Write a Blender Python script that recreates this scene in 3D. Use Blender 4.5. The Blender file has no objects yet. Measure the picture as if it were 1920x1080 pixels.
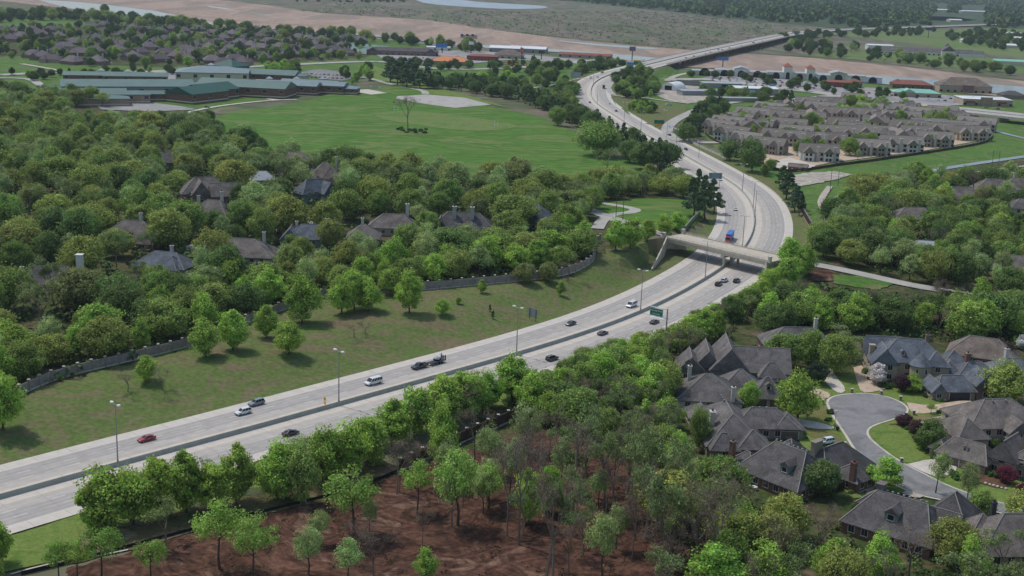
HAZE = True
import bpy, math, random
import numpy as np
from mathutils import Vector, Matrix, geometry, noise
rnd = random.Random(11)
rng = np.random.default_rng(11)
SC = bpy.context.scene
COL = SC.collection
R = math.radians

# ------------------------------------------------------------------ camera
F_PX, PITCH, ROLL, CAM_H = 2400.0, math.atan(610/2400), R(2.0), 126.0
FW = Vector((0, math.cos(PITCH), -math.sin(PITCH)))
_rx = Vector((1, 0, 0)); _up = _rx.cross(FW)
RT = _rx*math.cos(ROLL) + _up*math.sin(ROLL)
UP = -_rx*math.sin(ROLL) + _up*math.cos(ROLL)
cam_d = bpy.data.cameras.new('camera'); cam = bpy.data.objects.new('camera', cam_d); COL.objects.link(cam)
cam.matrix_world = Matrix(((RT.x, UP.x, -FW.x, 0), (RT.y, UP.y, -FW.y, 0), (RT.z, UP.z, -FW.z, CAM_H), (0, 0, 0, 1)))
cam_d.sensor_width = 36; cam_d.lens = 36*F_PX/1920; cam_d.clip_start = 1; cam_d.clip_end = 60000
SC.camera = cam

def G(px, py, z=0.0):
    d = FW + RT*((px-960)/F_PX) - UP*((py-540)/F_PX)
    t = (z-CAM_H)/d.z
    return (d.x*t, d.y*t)
def PX(x, y, z=0.0):
    p = Vector((x, y, z-CAM_H)); w = p.dot(FW)
    return 960+F_PX*p.dot(RT)/w, 540-F_PX*p.dot(UP)/w, F_PX/w      # px, py, pixels per metre

def chaikin(pts, n=2):
    for _ in range(n):
        q = [pts[0]]
        for a, b in zip(pts, pts[1:]):
            q += [tuple(.75*u+.25*v for u, v in zip(a, b)), tuple(.25*u+.75*v for u, v in zip(a, b))]
        pts = q+[pts[-1]]
    return pts
def resample(pts, step):
    P = np.array(pts, float); d = np.r_[0, np.cumsum(np.linalg.norm(np.diff(P[:, :2], axis=0), axis=1))]
    s = np.linspace(0, d[-1], max(2, int(d[-1]/step)+1))
    return np.stack([np.interp(s, d, P[:, k]) for k in range(P.shape[1])], 1), s
def smooth(e0, e1, x):
    t = np.clip((x-e0)/(e1-e0), 0, 1); return t*t*(3-2*t)

# ------------------------------------------------------------------ freeway centre line (median barrier base), px + height
CL_PX = [(-160,980,0),(0,934,0),(218,874.5,0),(340,842,0),(640,759.6,0),(720,736,0),(930,678,0),(1050,643,0),(1150,609,0),(1230,577,0),(1295,541,0),
 (1355,506,0),(1381,485,0),(1401,462,0),(1412,440,0),(1416.5,415,0),(1414,392,0),(1402,368,0),(1384,351,0),(1358,335,0),(1320,313,0),(1275,288,0),(1230,264,.5),(1183,238,1),
 (1150,216,1.5),(1127,202,2),(1111,188,2.5),(1107,175,3),(1109,163,3.5),(1117,153,4),(1134,144,4.5),(1158,136,5.5),(1195,127,7),(1215,121.5,8),
 (1283,105,10),(1367,87,10),(1417,76.5,10),(1457,68,9),(1500,61,6),(1560,56,4),(1640,53,3),(1760,49,3),(1900,44,3)]
cl = [G(x, y, z)+(z,) for x, y, z in CL_PX]
cl, _ = resample(cl, 6); cl = [tuple(p) for p in cl]
C0 = np.array(cl); K = np.ones(13)/13
pad = lambda a: np.r_[2*a[0]-a[6:0:-1], a, 2*a[-1]-a[-2:-8:-1]]
C0 = np.stack([np.convolve(pad(C0[:, k]), K, 'valid') for k in range(3)], 1)
CL, CS = resample(C0, 5)
T_ = np.gradient(CL[:, :2], axis=0); T_ /= np.linalg.norm(T_, axis=1)[:, None]
NR = np.stack([T_[:, 1], -T_[:, 0]], 1)                 # to the right when heading away from the viewer
def s_near(x, y): return float(CS[np.argmin((CL[:, 0]-x)**2+(CL[:, 1]-y)**2)])
S_OV = s_near(91.5, 547); S_BR0 = s_near(*G(1222, 119.5, 8)); S_BR1 = s_near(*G(1490, 63, 7))
HALF = 19.6

def at(s, off):
    i = np.interp(s, CS, np.arange(len(CS))); k = int(i); k2 = min(k+1, len(CS)-1); f = i-k
    p = CL[k]*(1-f)+CL[k2]*f; n = NR[k]*(1-f)+NR[k2]*f; t = T_[k]*(1-f)+T_[k2]*f
    return p[0]+n[0]*off, p[1]+n[1]*off, p[2], math.atan2(t[1], t[0])

def height_np(X, Y):
    X = np.asarray(X, float).ravel(); Y = np.asarray(Y, float).ravel(); out = np.zeros(len(X))
    near = (Y < 3200) & (np.abs(X) < 2500)
    for c in np.array_split(np.nonzero(near)[0], max(1, near.sum()//20000)):
        d2 = (X[c][:, None]-CL[None, ::2, 0])**2+(Y[c][:, None]-CL[None, ::2, 1])**2
        i = np.argmin(d2, 1)*2; i = np.minimum(i, len(CL)-1)
        dx, dy = X[c]-CL[i, 0], Y[c]-CL[i, 1]
        off = dx*NR[i, 0]+dy*NR[i, 1]; dist = np.sqrt(d2.min(1)); s = CS[i]+dx*T_[i, 0]+dy*T_[i, 1]
        zr = np.interp(s, CS, CL[:, 2]); ds = s-S_OV
        pl = np.interp(ds, [-330, -200, -60, -12, 12, 60, 160, 300], [3.2, 4.0, 6.0, 7.0, 7.0, 5.5, 2.5, 0.])*np.interp(dist, [0, 250, 600], [1, 1, .6])
        pr = np.interp(ds, [-120, -45, -12, 12, 60, 160, 230], [0, 2.5, 6.9, 6.9, 3.5, 2.0, 0.])*np.interp(dist, [0, 35, 140], [1, 1, 0])
        base = np.where(off < 0, pl, pr)
        onbr = (s > S_BR0+5)
        e0 = np.where(off < 0, np.interp(ds, [-75, -45, -30, 8, 14, 34], [.5, 5, 12.5, 12.5, 6, .5]), np.interp(ds, [-45, -20, 10, 30], [.5, 2, 2, .5])); e1 = np.where(off < 0, np.interp(ds, [-75, -45, -30, 8, 14, 34], [30, 20, 15.5, 15.5, 12, 24]), np.interp(ds, [-60, -20, 10, 40], [22, 7, 7, 22]))
        t = smooth(HALF+e0, HALF+e1, dist)
        h = np.where(onbr, np.where(s > S_BR1-4, zr*(1-smooth(HALF, HALF+30, dist)), 0), zr*(1-t)+base*t)
        cut = (dist < HALF-.4) & ~((s > S_BR0+5) & (s < S_BR1-4))
        h = np.where(cut, h-.22, h)
        # steep wall-side under the overpass
        out[c] = h
    return out
# regular lattice: every ground sheet and every thing takes its height from it
GX = np.unique(np.r_[np.arange(-40000, -2400, 3000), np.arange(-2400, -460, 60), np.arange(-460, 520, 5), np.arange(520, 2000, 60), np.arange(2000, 40000, 3000)])
GY = np.unique(np.r_[np.arange(60, 200, 20), np.arange(200, 1100, 5), np.arange(1100, 2700, 20), np.arange(2700, 4500, 150), np.arange(4500, 50000, 2500)])
_gx, _gy = np.meshgrid(GX, GY, indexing='ij')
GH = height_np(_gx, _gy).reshape(_gx.shape)
def Hh(x, y):
    i = int(np.clip(np.searchsorted(GX, x)-1, 0, len(GX)-2)); j = int(np.clip(np.searchsorted(GY, y)-1, 0, len(GY)-2))
    u = (x-GX[i])/(GX[i+1]-GX[i]); v = (y-GY[j])/(GY[j+1]-GY[j])
    return float(GH[i, j]*(1-u)*(1-v)+GH[i+1, j]*u*(1-v)+GH[i, j+1]*(1-u)*v+GH[i+1, j+1]*u*v)
def T(px, py):
    z = 0.0
    for _ in range(7):
        x, y = G(px, py, z); z = .6*Hh(x, y)+.4*z
    return x, y, Hh(x, y)

# ------------------------------------------------------------------ materials
def mat(name, build=None):
    m = bpy.data.materials.new(name); m.use_nodes = True; nt = m.node_tree
    return m, nt, nt.nodes['Principled BSDF']
def lin(c): return tuple(((v/255)/12.92 if v/255 <= .04045 else ((v/255+.055)/1.055)**2.4) for v in c)
def N(nt, t, **kw):
    n = nt.nodes.new(t)
    for k, v in kw.items(): setattr(n, k, v)
    return n
def plain(name, rgb, rough=.7, metal=0, spec=.3, var=0.12, scale=1.5):
    """painted or worn solid surface: base colour with a slow noise over it"""
    m, nt, b = mat(name); c = lin(rgb)
    b.inputs['Roughness'].default_value = rough; b.inputs['Metallic'].default_value = metal; b.inputs['Specular IOR Level'].default_value = spec
    g = N(nt, 'ShaderNodeNewGeometry'); no = N(nt, 'ShaderNodeTexNoise'); no.inputs['Scale'].default_value = scale; no.inputs['Detail'].default_value = 4
    nt.links.new(g.outputs['Position'], no.inputs['Vector'])
    r = N(nt, 'ShaderNodeValToRGB'); e = r.color_ramp.elements
    e[0].position, e[1].position = .3, .7
    e[0].color = tuple(v*(1-var) for v in c)+(1,); e[1].color = tuple(min(1, v*(1+var)) for v in c)+(1,)
    nt.links.new(no.outputs['Fac'], r.inputs['Fac']); nt.links.new(r.outputs['Color'], b.inputs['Base Color'])
    return m
def ground(name, cols, scale=.03, fine=.4, fine_amt=.35, rough=.95, stretch=None, dist=.6, bump=0, sharp=(.35, .65), tracks=0):
    """natural ground: several colours mixed by world-space noise, with a finer mottling"""
    m, nt, b = mat(name); b.inputs['Roughness'].default_value = rough; b.inputs['Specular IOR Level'].default_value = .1
    g = N(nt, 'ShaderNodeNewGeometry'); src = g.outputs['Position']
    if stretch:
        mp = N(nt, 'ShaderNodeMapping'); mp.inputs['Rotation'].default_value = (0, 0, stretch[0]); mp.inputs['Scale'].default_value = stretch[1]
        nt.links.new(src, mp.inputs['Vector']); src = mp.outputs['Vector']
    n1 = N(nt, 'ShaderNodeTexNoise'); n1.inputs['Scale'].default_value = scale; n1.inputs['Detail'].default_value = 6; n1.inputs['Distortion'].default_value = dist
    n2 = N(nt, 'ShaderNodeTexNoise'); n2.inputs['Scale'].default_value = fine; n2.inputs['Detail'].default_value = 5
    nt.links.new(src, n1.inputs['Vector']); nt.links.new(src, n2.inputs['Vector'])
    r = N(nt, 'ShaderNodeValToRGB'); e = r.color_ramp.elements
    k = len(cols)
    while len(e) < k: e.new(.5)
    for i, c in enumerate(cols):
        e[i].position = sharp[0]+(sharp[1]-sharp[0])*i/(k-1); e[i].color = lin(c)+(1,)
    nt.links.new(n1.outputs['Fac'], r.inputs['Fac'])
    r2 = N(nt, 'ShaderNodeMapRange'); r2.inputs['From Min'].default_value = .3; r2.inputs['From Max'].default_value = .7
    r2.inputs['To Min'].default_value = 1-fine_amt; r2.inputs['To Max'].default_value = 1+fine_amt
    nt.links.new(n2.outputs['Fac'], r2.inputs['Value'])
    mx = N(nt, 'ShaderNodeMix', data_type='RGBA', blend_type='MULTIPLY'); mx.inputs['Factor'].default_value = 1
    nt.links.new(r.outputs['Color'], mx.inputs['A']); nt.links.new(r2.outputs['Result'], mx.inputs['B'])
    res, hgt = mx.outputs['Result'], n2.outputs['Fac']
    if tracks:      # swirling vehicle tracks: a noise stretched along a slowly turning direction
        wn = N(nt, 'ShaderNodeTexNoise'); wn.inputs['Scale'].default_value = .022; wn.inputs['Detail'].default_value = 2; nt.links.new(g.outputs['Position'], wn.inputs['Vector'])
        sc = N(nt, 'ShaderNodeVectorMath', operation='SCALE'); sc.inputs['Scale'].default_value = 85; nt.links.new(wn.outputs['Color'], sc.inputs[0])
        ad = N(nt, 'ShaderNodeVectorMath', operation='ADD'); nt.links.new(g.outputs['Position'], ad.inputs[0]); nt.links.new(sc.outputs[0], ad.inputs[1])
        mp2 = N(nt, 'ShaderNodeMapping'); mp2.inputs['Rotation'].default_value = (0, 0, R(30)); mp2.inputs['Scale'].default_value = (.12, 1.1, .1); nt.links.new(ad.outputs[0], mp2.inputs['Vector'])
        wv = N(nt, 'ShaderNodeTexNoise'); wv.inputs['Scale'].default_value = tracks; wv.inputs['Detail'].default_value = 5; nt.links.new(mp2.outputs[0], wv.inputs['Vector'])
        mw = N(nt, 'ShaderNodeMapRange'); mw.inputs['From Min'].default_value = .32; mw.inputs['From Max'].default_value = .68; mw.inputs['To Min'].default_value = .66; mw.inputs['To Max'].default_value = 1.3; nt.links.new(wv.outputs['Fac'], mw.inputs['Value'])
        m3 = N(nt, 'ShaderNodeMix', data_type='RGBA', blend_type='MULTIPLY'); m3.inputs['Factor'].default_value = 1; nt.links.new(res, m3.inputs['A']); nt.links.new(mw.outputs['Result'], m3.inputs['B']); res = m3.outputs['Result']; hgt = wv.outputs['Fac']
    nt.links.new(res, b.inputs['Base Color'])
    if bump:
        bp = N(nt, 'ShaderNodeBump'); bp.inputs['Strength'].default_value = 1; bp.inputs['Distance'].default_value = bump
        nt.links.new(hgt, bp.inputs['Height']); nt.links.new(bp.outputs['Normal'], b.inputs['Normal'])
    return m
def foliage_mat(name, transl=.36):
    m, nt, b = mat(name)
    oi = N(nt, 'ShaderNodeObjectInfo'); g = N(nt, 'ShaderNodeNewGeometry')
    mr = N(nt, 'ShaderNodeMapRange'); mr.inputs['To Min'].default_value = .6; mr.inputs['To Max'].default_value = 1.4
    nt.links.new(g.outputs['Random Per Island'], mr.inputs['Value'])
    hs = N(nt, 'ShaderNodeHueSaturation')
    mh = N(nt, 'ShaderNodeMapRange'); mh.inputs['To Min'].default_value = .475; mh.inputs['To Max'].default_value = .52
    nt.links.new(g.outputs['Random Per Island'], mh.inputs['Value']); nt.links.new(mh.outputs['Result'], hs.inputs['Hue'])
    hs.inputs['Saturation'].default_value = .9
    cn = N(nt, 'ShaderNodeTexNoise'); cn.inputs['Scale'].default_value = .42; cn.inputs['Detail'].default_value = 3; nt.links.new(g.outputs['Position'], cn.inputs['Vector'])
    cm = N(nt, 'ShaderNodeMapRange'); cm.inputs['From Min'].default_value = .32; cm.inputs['From Max'].default_value = .68; cm.inputs['To Min'].default_value = .66; cm.inputs['To Max'].default_value = 1.34; nt.links.new(cn.outputs['Fac'], cm.inputs['Value'])
    vm = N(nt, 'ShaderNodeMath', operation='MULTIPLY'); nt.links.new(mr.outputs['Result'], vm.inputs[0]); nt.links.new(cm.outputs['Result'], vm.inputs[1])
    nt.links.new(oi.outputs['Color'], hs.inputs['Color']); nt.links.new(vm.outputs[0], hs.inputs['Value'])
    b.inputs['Roughness'].default_value = .75; b.inputs['Specular IOR Level'].default_value = .15
    nt.links.new(hs.outputs['Color'], b.inputs['Base Color'])
    tr = N(nt, 'ShaderNodeBsdfTranslucent'); nt.links.new(hs.outputs['Color'], tr.inputs['Color'])
    mx = N(nt, 'ShaderNodeMixShader'); mx.inputs['Fac'].default_value = transl
    nt.links.new(b.outputs['BSDF'], mx.inputs[1]); nt.links.new(tr.outputs['BSDF'], mx.inputs[2])
    nt.links.new(mx.outputs['Shader'], nt.nodes['Material Output'].inputs['Surface'])
    return m
def tint_mat(name, rough=.35, spec=.5, coat=.5, var=.05):
    """paint whose colour is the object's own colour (vehicles, walls, roofs of repeats)"""
    m, nt, b = mat(name); oi = N(nt, 'ShaderNodeObjectInfo')
    g = N(nt, 'ShaderNodeNewGeometry'); no = N(nt, 'ShaderNodeTexNoise'); no.inputs['Scale'].default_value = .9; no.inputs['Detail'].default_value = 5
    nt.links.new(g.outputs['Position'], no.inputs['Vector'])
    mr = N(nt, 'ShaderNodeMapRange'); mr.inputs['From Min'].default_value = .3; mr.inputs['From Max'].default_value = .7
    mr.inputs['To Min'].default_value = 1-var; mr.inputs['To Max'].default_value = 1+var; nt.links.new(no.outputs['Fac'], mr.inputs['Value'])
    mx = N(nt, 'ShaderNodeMix', data_type='RGBA', blend_type='MULTIPLY'); mx.inputs['Factor'].default_value = 1
    nt.links.new(oi.outputs['Color'], mx.inputs['A']); nt.links.new(mr.outputs['Result'], mx.inputs['B']); nt.links.new(mx.outputs['Result'], b.inputs['Base Color'])
    b.inputs['Roughness'].default_value = rough; b.inputs['Specular IOR Level'].default_value = spec; b.inputs['Coat Weight'].default_value = coat
    return m
def masonry(name, a, bcol, mortar, scale=1.0, rough=.85, bw=.5, rh=.25):
    """brick / stone / shingle courses on whichever way the face points"""
    m, nt, b = mat(name); b.inputs['Roughness'].default_value = rough; b.inputs['Specular IOR Level'].default_value = .2
    tc = N(nt, 'ShaderNodeTexCoord'); br = N(nt, 'ShaderNodeTexBrick')
    br.inputs['Scale'].default_value = scale; br.inputs['Brick Width'].default_value = bw; br.inputs['Row Height'].default_value = rh; br.inputs['Mortar Size'].default_value = .03
    br.inputs['Color1'].default_value = lin(a)+(1,); br.inputs['Color2'].default_value = lin(bcol)+(1,); br.inputs['Mortar'].default_value = lin(mortar)+(1,)
    sep = N(nt, 'ShaderNodeSeparateXYZ'); add = N(nt, 'ShaderNodeMath', operation='ADD'); cmb = N(nt, 'ShaderNodeCombineXYZ')
    nt.links.new(tc.outputs['Object'], sep.inputs[0]); nt.links.new(sep.outputs['X'], add.inputs[0]); nt.links.new(sep.outputs['Y'], add.inputs[1])
    nt.links.new(add.outputs[0], cmb.inputs['X']); nt.links.new(sep.outputs['Z'], cmb.inputs['Y']); nt.links.new(cmb.outputs[0], br.inputs['Vector'])
    no = N(nt, 'ShaderNodeTexNoise'); no.inputs['Scale'].default_value = .7; no.inputs['Detail'].default_value = 6; nt.links.new(tc.outputs['Object'], no.inputs['Vector'])
    mr = N(nt, 'ShaderNodeMapRange'); mr.inputs['From Min'].default_value = .3; mr.inputs['From Max'].default_value = .7; mr.inputs['To Min'].default_value = .78; mr.inputs['To Max'].default_value = 1.22
    nt.links.new(no.outputs['Fac'], mr.inputs['Value'])
    mx = N(nt, 'ShaderNodeMix', data_type='RGBA', blend_type='MULTIPLY'); mx.inputs['Factor'].default_value = 1
    nt.links.new(br.outputs['Color'], mx.inputs['A']); nt.links.new(mr.outputs['Result'], mx.inputs['B']); nt.links.new(mx.outputs['Result'], b.inputs['Base Color'])
    return m
def water_mat(name, rgb, rough=.15):
    m, nt, b = mat(name); b.inputs['Roughness'].default_value = rough; b.inputs['IOR'].default_value = 1.33
    g = N(nt, 'ShaderNodeNewGeometry'); no = N(nt, 'ShaderNodeTexNoise'); no.inputs['Scale'].default_value = .02; no.inputs['Detail'].default_value = 5
    nt.links.new(g.outputs['Position'], no.inputs['Vector']); r = N(nt, 'ShaderNodeValToRGB'); e = r.color_ramp.elements; c = lin(rgb)
    e[0].position, e[1].position = .35, .65; e[0].color = tuple(v*.8 for v in c)+(1,); e[1].color = tuple(v*1.15 for v in c)+(1,)
    nt.links.new(no.outputs['Fac'], r.inputs['Fac']); nt.links.new(r.outputs['Color'], b.inputs['Base Color'])
    n2 = N(nt, 'ShaderNodeTexNoise'); n2.inputs['Scale'].default_value = .6; nt.links.new(g.outputs['Position'], n2.inputs['Vector'])
    bp = N(nt, 'ShaderNodeBump'); bp.inputs['Strength'].default_value = .3; bp.inputs['Distance'].default_value = .3
    nt.links.new(n2.outputs['Fac'], bp.inputs['Height']); nt.links.new(bp.outputs['Normal'], b.inputs['Normal'])
    return m

# ------------------------------------------------------------------ mesh building
class MB:
    def __init__(s): s.v, s.f, s.m = [], [], []
    def add(s, vs, fs, mi=0):
        o = len(s.v); s.v += [tuple(p) for p in vs]; s.f += [tuple(i+o for i in f) for f in fs]; s.m += [mi]*len(fs)
    def box(s, cx, cy, z0, lx, ly, lz, a=0, mi=0, top=None):
        """box standing on z0; top=(sx,sy) scales the upper face"""
        tx, ty = top or (1, 1); c, n = math.cos(a), math.sin(a); vs = []
        for z, kx, ky in ((z0, 1, 1), (z0+lz, tx, ty)):
            for ux, uy in ((-1, -1), (1, -1), (1, 1), (-1, 1)):
                x, y = ux*lx/2*kx, uy*ly/2*ky; vs.append((cx+x*c-y*n, cy+x*n+y*c, z))
        s.add(vs, [(3, 2, 1, 0), (4, 5, 6, 7), (0, 1, 5, 4), (1, 2, 6, 5), (2, 3, 7, 6), (3, 0, 4, 7)], mi)
    def tube(s, p0, p1, r0, r1, n=6, mi=0, cap=True):
        p0, p1 = Vector(p0), Vector(p1); d = (p1-p0)
        if d.length < 1e-6: return
        d.normalize(); a = d.orthogonal().normalized(); b = d.cross(a); vs = []
        for p, r in ((p0, r0), (p1, r1)):
            for k in range(n):
                t = 2*math.pi*k/n; vs.append(p+a*(math.cos(t)*r)+b*(math.sin(t)*r))
        fs = [(k, (k+1) % n, n+(k+1) % n, n+k) for k in range(n)]
        if cap: fs += [tuple(range(n-1, -1, -1)), tuple(range(n, 2*n))]
        s.add(vs, fs, mi)
    def ball(s, c, rx, ry, rz, n=8, m=5, mi=0):
        vs = [(c[0], c[1], c[2]-rz)]
        for j in range(1, m):
            ph = math.pi*j/m-math.pi/2
            for k in range(n):
                t = 2*math.pi*k/n; vs.append((c[0]+rx*math.cos(ph)*math.cos(t), c[1]+ry*math.cos(ph)*math.sin(t), c[2]+rz*math.sin(ph)))
        vs.append((c[0], c[1], c[2]+rz)); e = len(vs)-1
        fs = [(0, 1+(k+1) % n, 1+k) for k in range(n)]+[(e, e-n+k, e-n+(k+1) % n) for k in range(n)]
        for j in range(m-2):
            for k in range(n): fs.append((1+j*n+k, 1+j*n+(k+1) % n, 1+(j+1)*n+(k+1) % n, 1+(j+1)*n+k))
        s.add(vs, fs, mi)
    def loft(s, secs, mi=0, caps=True):
        n = len(secs[0]); vs = [p for q in secs for p in q]; fs = []
        for i in range(len(secs)-1):
            for k in range(n): fs.append((i*n+k, i*n+(k+1) % n, (i+1)*n+(k+1) % n, (i+1)*n+k))
        if caps: fs += [tuple(range(n-1, -1, -1)), tuple(range((len(secs)-1)*n, len(secs)*n))]
        s.add(vs, fs, mi)
    def mesh(s, name, mats):
        me = bpy.data.meshes.new(name); me.from_pydata(s.v, [], s.f)
        for m in mats if isinstance(mats, (list, tuple)) else [mats]: me.materials.append(m)
        if any(s.m): me.polygons.foreach_set('material_index', s.m)
        me.update(); return me
    def build(s, name, mats, parent=None, loc=None, rz=0, smooth_=False):
        o = bpy.data.objects.new(name, s.mesh(name, mats)); COL.objects.link(o)
        if smooth_: o.data.polygons.foreach_set('use_smooth', [True]*len(o.data.polygons))
        if parent is not None: o.parent = parent
        if loc is not None: o.location = loc
        if rz: o.rotation_euler = (0, 0, rz)
        return o
def tag(o, label=None, cat=None, group=None, kind=None):
    if label: o['label'] = label
    if cat: o['category'] = cat
    if group: o['group'] = group
    if kind: o['kind'] = kind
    return o
def empty(name, loc, rz=0, label=None, cat=None, group=None):
    o = bpy.data.objects.new(name, None); COL.objects.link(o); o.location = loc; o.rotation_euler = (0, 0, rz); o.empty_display_size = .5
    return tag(o, label, cat, group)
def link_copy(o, parent=None):
    c = o.copy(); COL.objects.link(c); c.parent = parent
    for ch in KIDS.get(o.name, ()): link_copy(ch, c)
    return c
KIDS = {}
def note_kids():
    KIDS.clear()
    for o in SC.objects:
        if o.parent: KIDS.setdefault(o.parent.name, []).append(o)

def sheet(name, pts, m, lift=.1, jit=0, step=None, world=False, kind='structure', smoothn=0, drape=True, label=None, cat=None):
    """flat ground cover: outline in photograph pixels dropped on the terrain, then draped over it"""
    P = pts if world else [T(*p)[:2] for p in pts]
    if smoothn: P = chaikin(list(P)+[P[0]], smoothn)[:-1]
    if jit:
        Q = []
        for a, b in zip(P, P[1:]+P[:1]):
            L = math.dist(a, b); k = max(1, int(L/(jit*2.5)))
            for i in range(min(k, 60)):
                f = i/min(k, 60); x, y = a[0]+(b[0]-a[0])*f, a[1]+(b[1]-a[1])*f
                Q.append((x+rnd.uniform(-1, 1)*jit, y+rnd.uniform(-1, 1)*jit))
        P = Q
    P = [Vector(p[:2]) for p in P]
    xs = [p.x for p in P]; ys = [p.y for p in P]
    V = list(P)
    if drape and step:
        gx = np.arange(min(xs)+step/2, max(xs), step); gy = np.arange(min(ys)+step/2, max(ys), step)
        for x in gx:
            cross = []
            for a, b in zip(P, P[1:]+P[:1]):
                if (a.x > x) != (b.x > x): cross.append(a.y+(x-a.x)*(b.y-a.y)/(b.x-a.x))
            cross.sort()
            for c0, c1 in zip(cross[::2], cross[1::2]):
                for y in gy:
                    if c0+.3 < y < c1-.3: V.append(Vector((x, y)))
    n = len(P)
    vs, es, fs, _a, _b, _c = geometry.delaunay_2d_cdt(V, [(i, (i+1) % n) for i in range(n)], [], 1, 1e-4)
    mb = MB(); mb.add([(p.x, p.y, Hh(p.x, p.y)+lift) for p in vs], [tuple(f) for f in fs])
    o = mb.build(name, m)
    # faces up
    if len(o.data.polygons) and o.data.polygons[0].normal.z < 0: o.data.flip_normals()
    return tag(o, label, cat, kind=kind)
def strip(name, path, w, m, lift=.15, px=True, kind='structure', step=6, label=None, cat=None, smoothn=2):
    """road, path or kerb: a band of width w along a path"""
    P = [T(*p)[:2] for p in path] if px else path
    P = chaikin(list(P), smoothn); P, _s = resample(P, step)
    t = np.gradient(P, axis=0); t /= np.linalg.norm(t, axis=1)[:, None]; n = np.stack([t[:, 1], -t[:, 0]], 1)
    mb = MB(); k = max(1, int(round(w/5))); vs = []
    for p, q in zip(P, n):
        for i in range(k+1):
            x, y = p+q*(w*(i/k-.5)); vs.append((x, y, Hh(x, y)+lift))
    mb.add(vs, [(a*(k+1)+i, a*(k+1)+i+1, (a+1)*(k+1)+i+1, (a+1)*(k+1)+i) for a in range(len(P)-1) for i in range(k)])
    return tag(mb.build(name, m), label, cat, kind=kind)
# ------------------------------------------------------------------ shared materials
M = {}
M['scrub'] = ground('scrub_ground', [(104,104,84),(92,104,70),(122,112,96),(84,98,64),(118,104,92)], .006, .05, .3, dist=.8)
M['wood_floor'] = ground('woodland_floor', [(70,82,44),(92,86,62),(60,78,38),(104,92,72)], .05, .5, .4)
M['verge'] = ground('verge_grass', [(102,114,66),(114,110,78),(94,114,58),(108,112,72),(118,108,82)], .03, .7, .24, dist=1.8)
M['field'] = ground('field_grass', [(80,118,44),(92,124,54),(72,112,38),(110,126,70),(84,118,48)], .012, .2, .22, dist=2.2, stretch=(R(-20), (.6, 1.6, 1)))
M['mown'] = ground('worn_turf', [(100,124,60),(114,128,74),(90,122,54)], .04, .4, .2)
M['lawn'] = ground('garden_lawn', [(104,126,60),(116,132,68),(94,120,52)], .15, 1.2, .2)
M['drylawn'] = ground('dry_lawn', [(122,114,74),(106,110,62),(128,116,82)], .2, 1.2, .2)
M['bank'] = ground('channel_grass', [(84,118,52),(98,122,62),(76,112,46),(112,120,76)], .03, .4, .2)
M['farmland'] = ground('pasture', [(100,124,66),(112,126,78),(88,114,58)], .004, .05, .15)
M['sand'] = ground('river_sand', [(162,140,124),(172,150,134),(152,134,120),(144,132,118)], .012, .08, .12, stretch=(.6, (1, .25, 1)))
M['brush'] = ground('brush_plain', [(112,110,92),(96,106,76),(126,114,104),(90,100,72),(116,104,96)], .008, .04, .22, stretch=(.6, (1, .3, 1)))
M['dirt'] = ground('turned_soil', [(90,62,50),(70,50,41),(104,75,61),(80,57,47),(124,96,80)], .06, .7, .32, dist=2, bump=.5, tracks=.8)
M['litter'] = ground('leaf_litter', [(128,112,92),(110,96,72),(96,98,60),(136,120,100)], .12, .8, .25)
M['pale_soil'] = ground('bare_gravel', [(178,170,158),(160,150,138),(190,182,170),(150,148,130)], .08, .5, .15)
M['mulch'] = ground('garden_mulch', [(92,70,54),(110,84,64),(78,60,46)], .4, 2, .3)
M['asphalt'] = ground('asphalt', [(132,131,130),(142,141,140),(122,121,120)], .12, 1.2, .1)
M['asphalt_far'] = ground('parking_asphalt', [(152,150,148),(164,160,156),(138,138,140)], .03, .3, .1)
M['concrete'] = ground('concrete_paving', [(196,188,174),(206,198,186),(184,176,164)], .15, 1.5, .08)
M['paver'] = ground('tan_paving', [(188,168,146),(198,178,156),(176,154,134)], .3, 2, .1)
M['lightroad'] = ground('pale_road', [(172,168,162),(182,178,170),(160,157,152)], .08, .8, .08)
M['path'] = ground('path_concrete', [(186,176,164),(176,166,154),(196,186,174)], .2, 1, .08)
M['barrier'] = plain('barrier_concrete', (168,170,162), .9, var=.1, scale=.4)
M['bridge_concrete'] = plain('bridge_concrete', (196,188,172), .9, var=.12, scale=.5)
M['deck'] = plain('deck_concrete', (194,184,168), .9, var=.1, scale=.4)
M['girder'] = plain('girder_steel', (112,92,78), .7, var=.2, scale=.3)
M['wallpanel'] = masonry('screen_wall', (158,150,145), (148,141,136), (130,124,120), 1, bw=.9, rh=.3)
M['wallcap'] = plain('wall_coping', (196,190,180), .85)
M['brownpanel'] = masonry('brown_wall', (92,74,62), (84,68,58), (64,52,44), 1, bw=.9, rh=.3)
M['white_paint'] = plain('white_road_paint', (215,213,207), .8, var=.12, scale=3)
M['yellow_paint'] = plain('worn_yellow_paint', (190,164,120), .8, var=.12, scale=2)
M['black_paint'] = plain('contrast_paint', (112,110,110), .9, var=.2, scale=3)
M['water'] = water_mat('river_water', (122,140,156)); M['creek'] = water_mat('creek_water', (138,152,156), .25); M['lake'] = water_mat('lake_water', (150,164,174), .3)
M['galv'] = plain('galvanised_steel', (150,152,154), .5, .6); M['lamphead'] = plain('lamp_white', (226,228,228), .4)
M['wood'] = plain('weathered_pole', (92,80,70), .9, var=.25, scale=2); M['black'] = plain('black_plastic', (28,28,30), .6); M['dark'] = plain('dark_steel', (62,62,66), .6)

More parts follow.
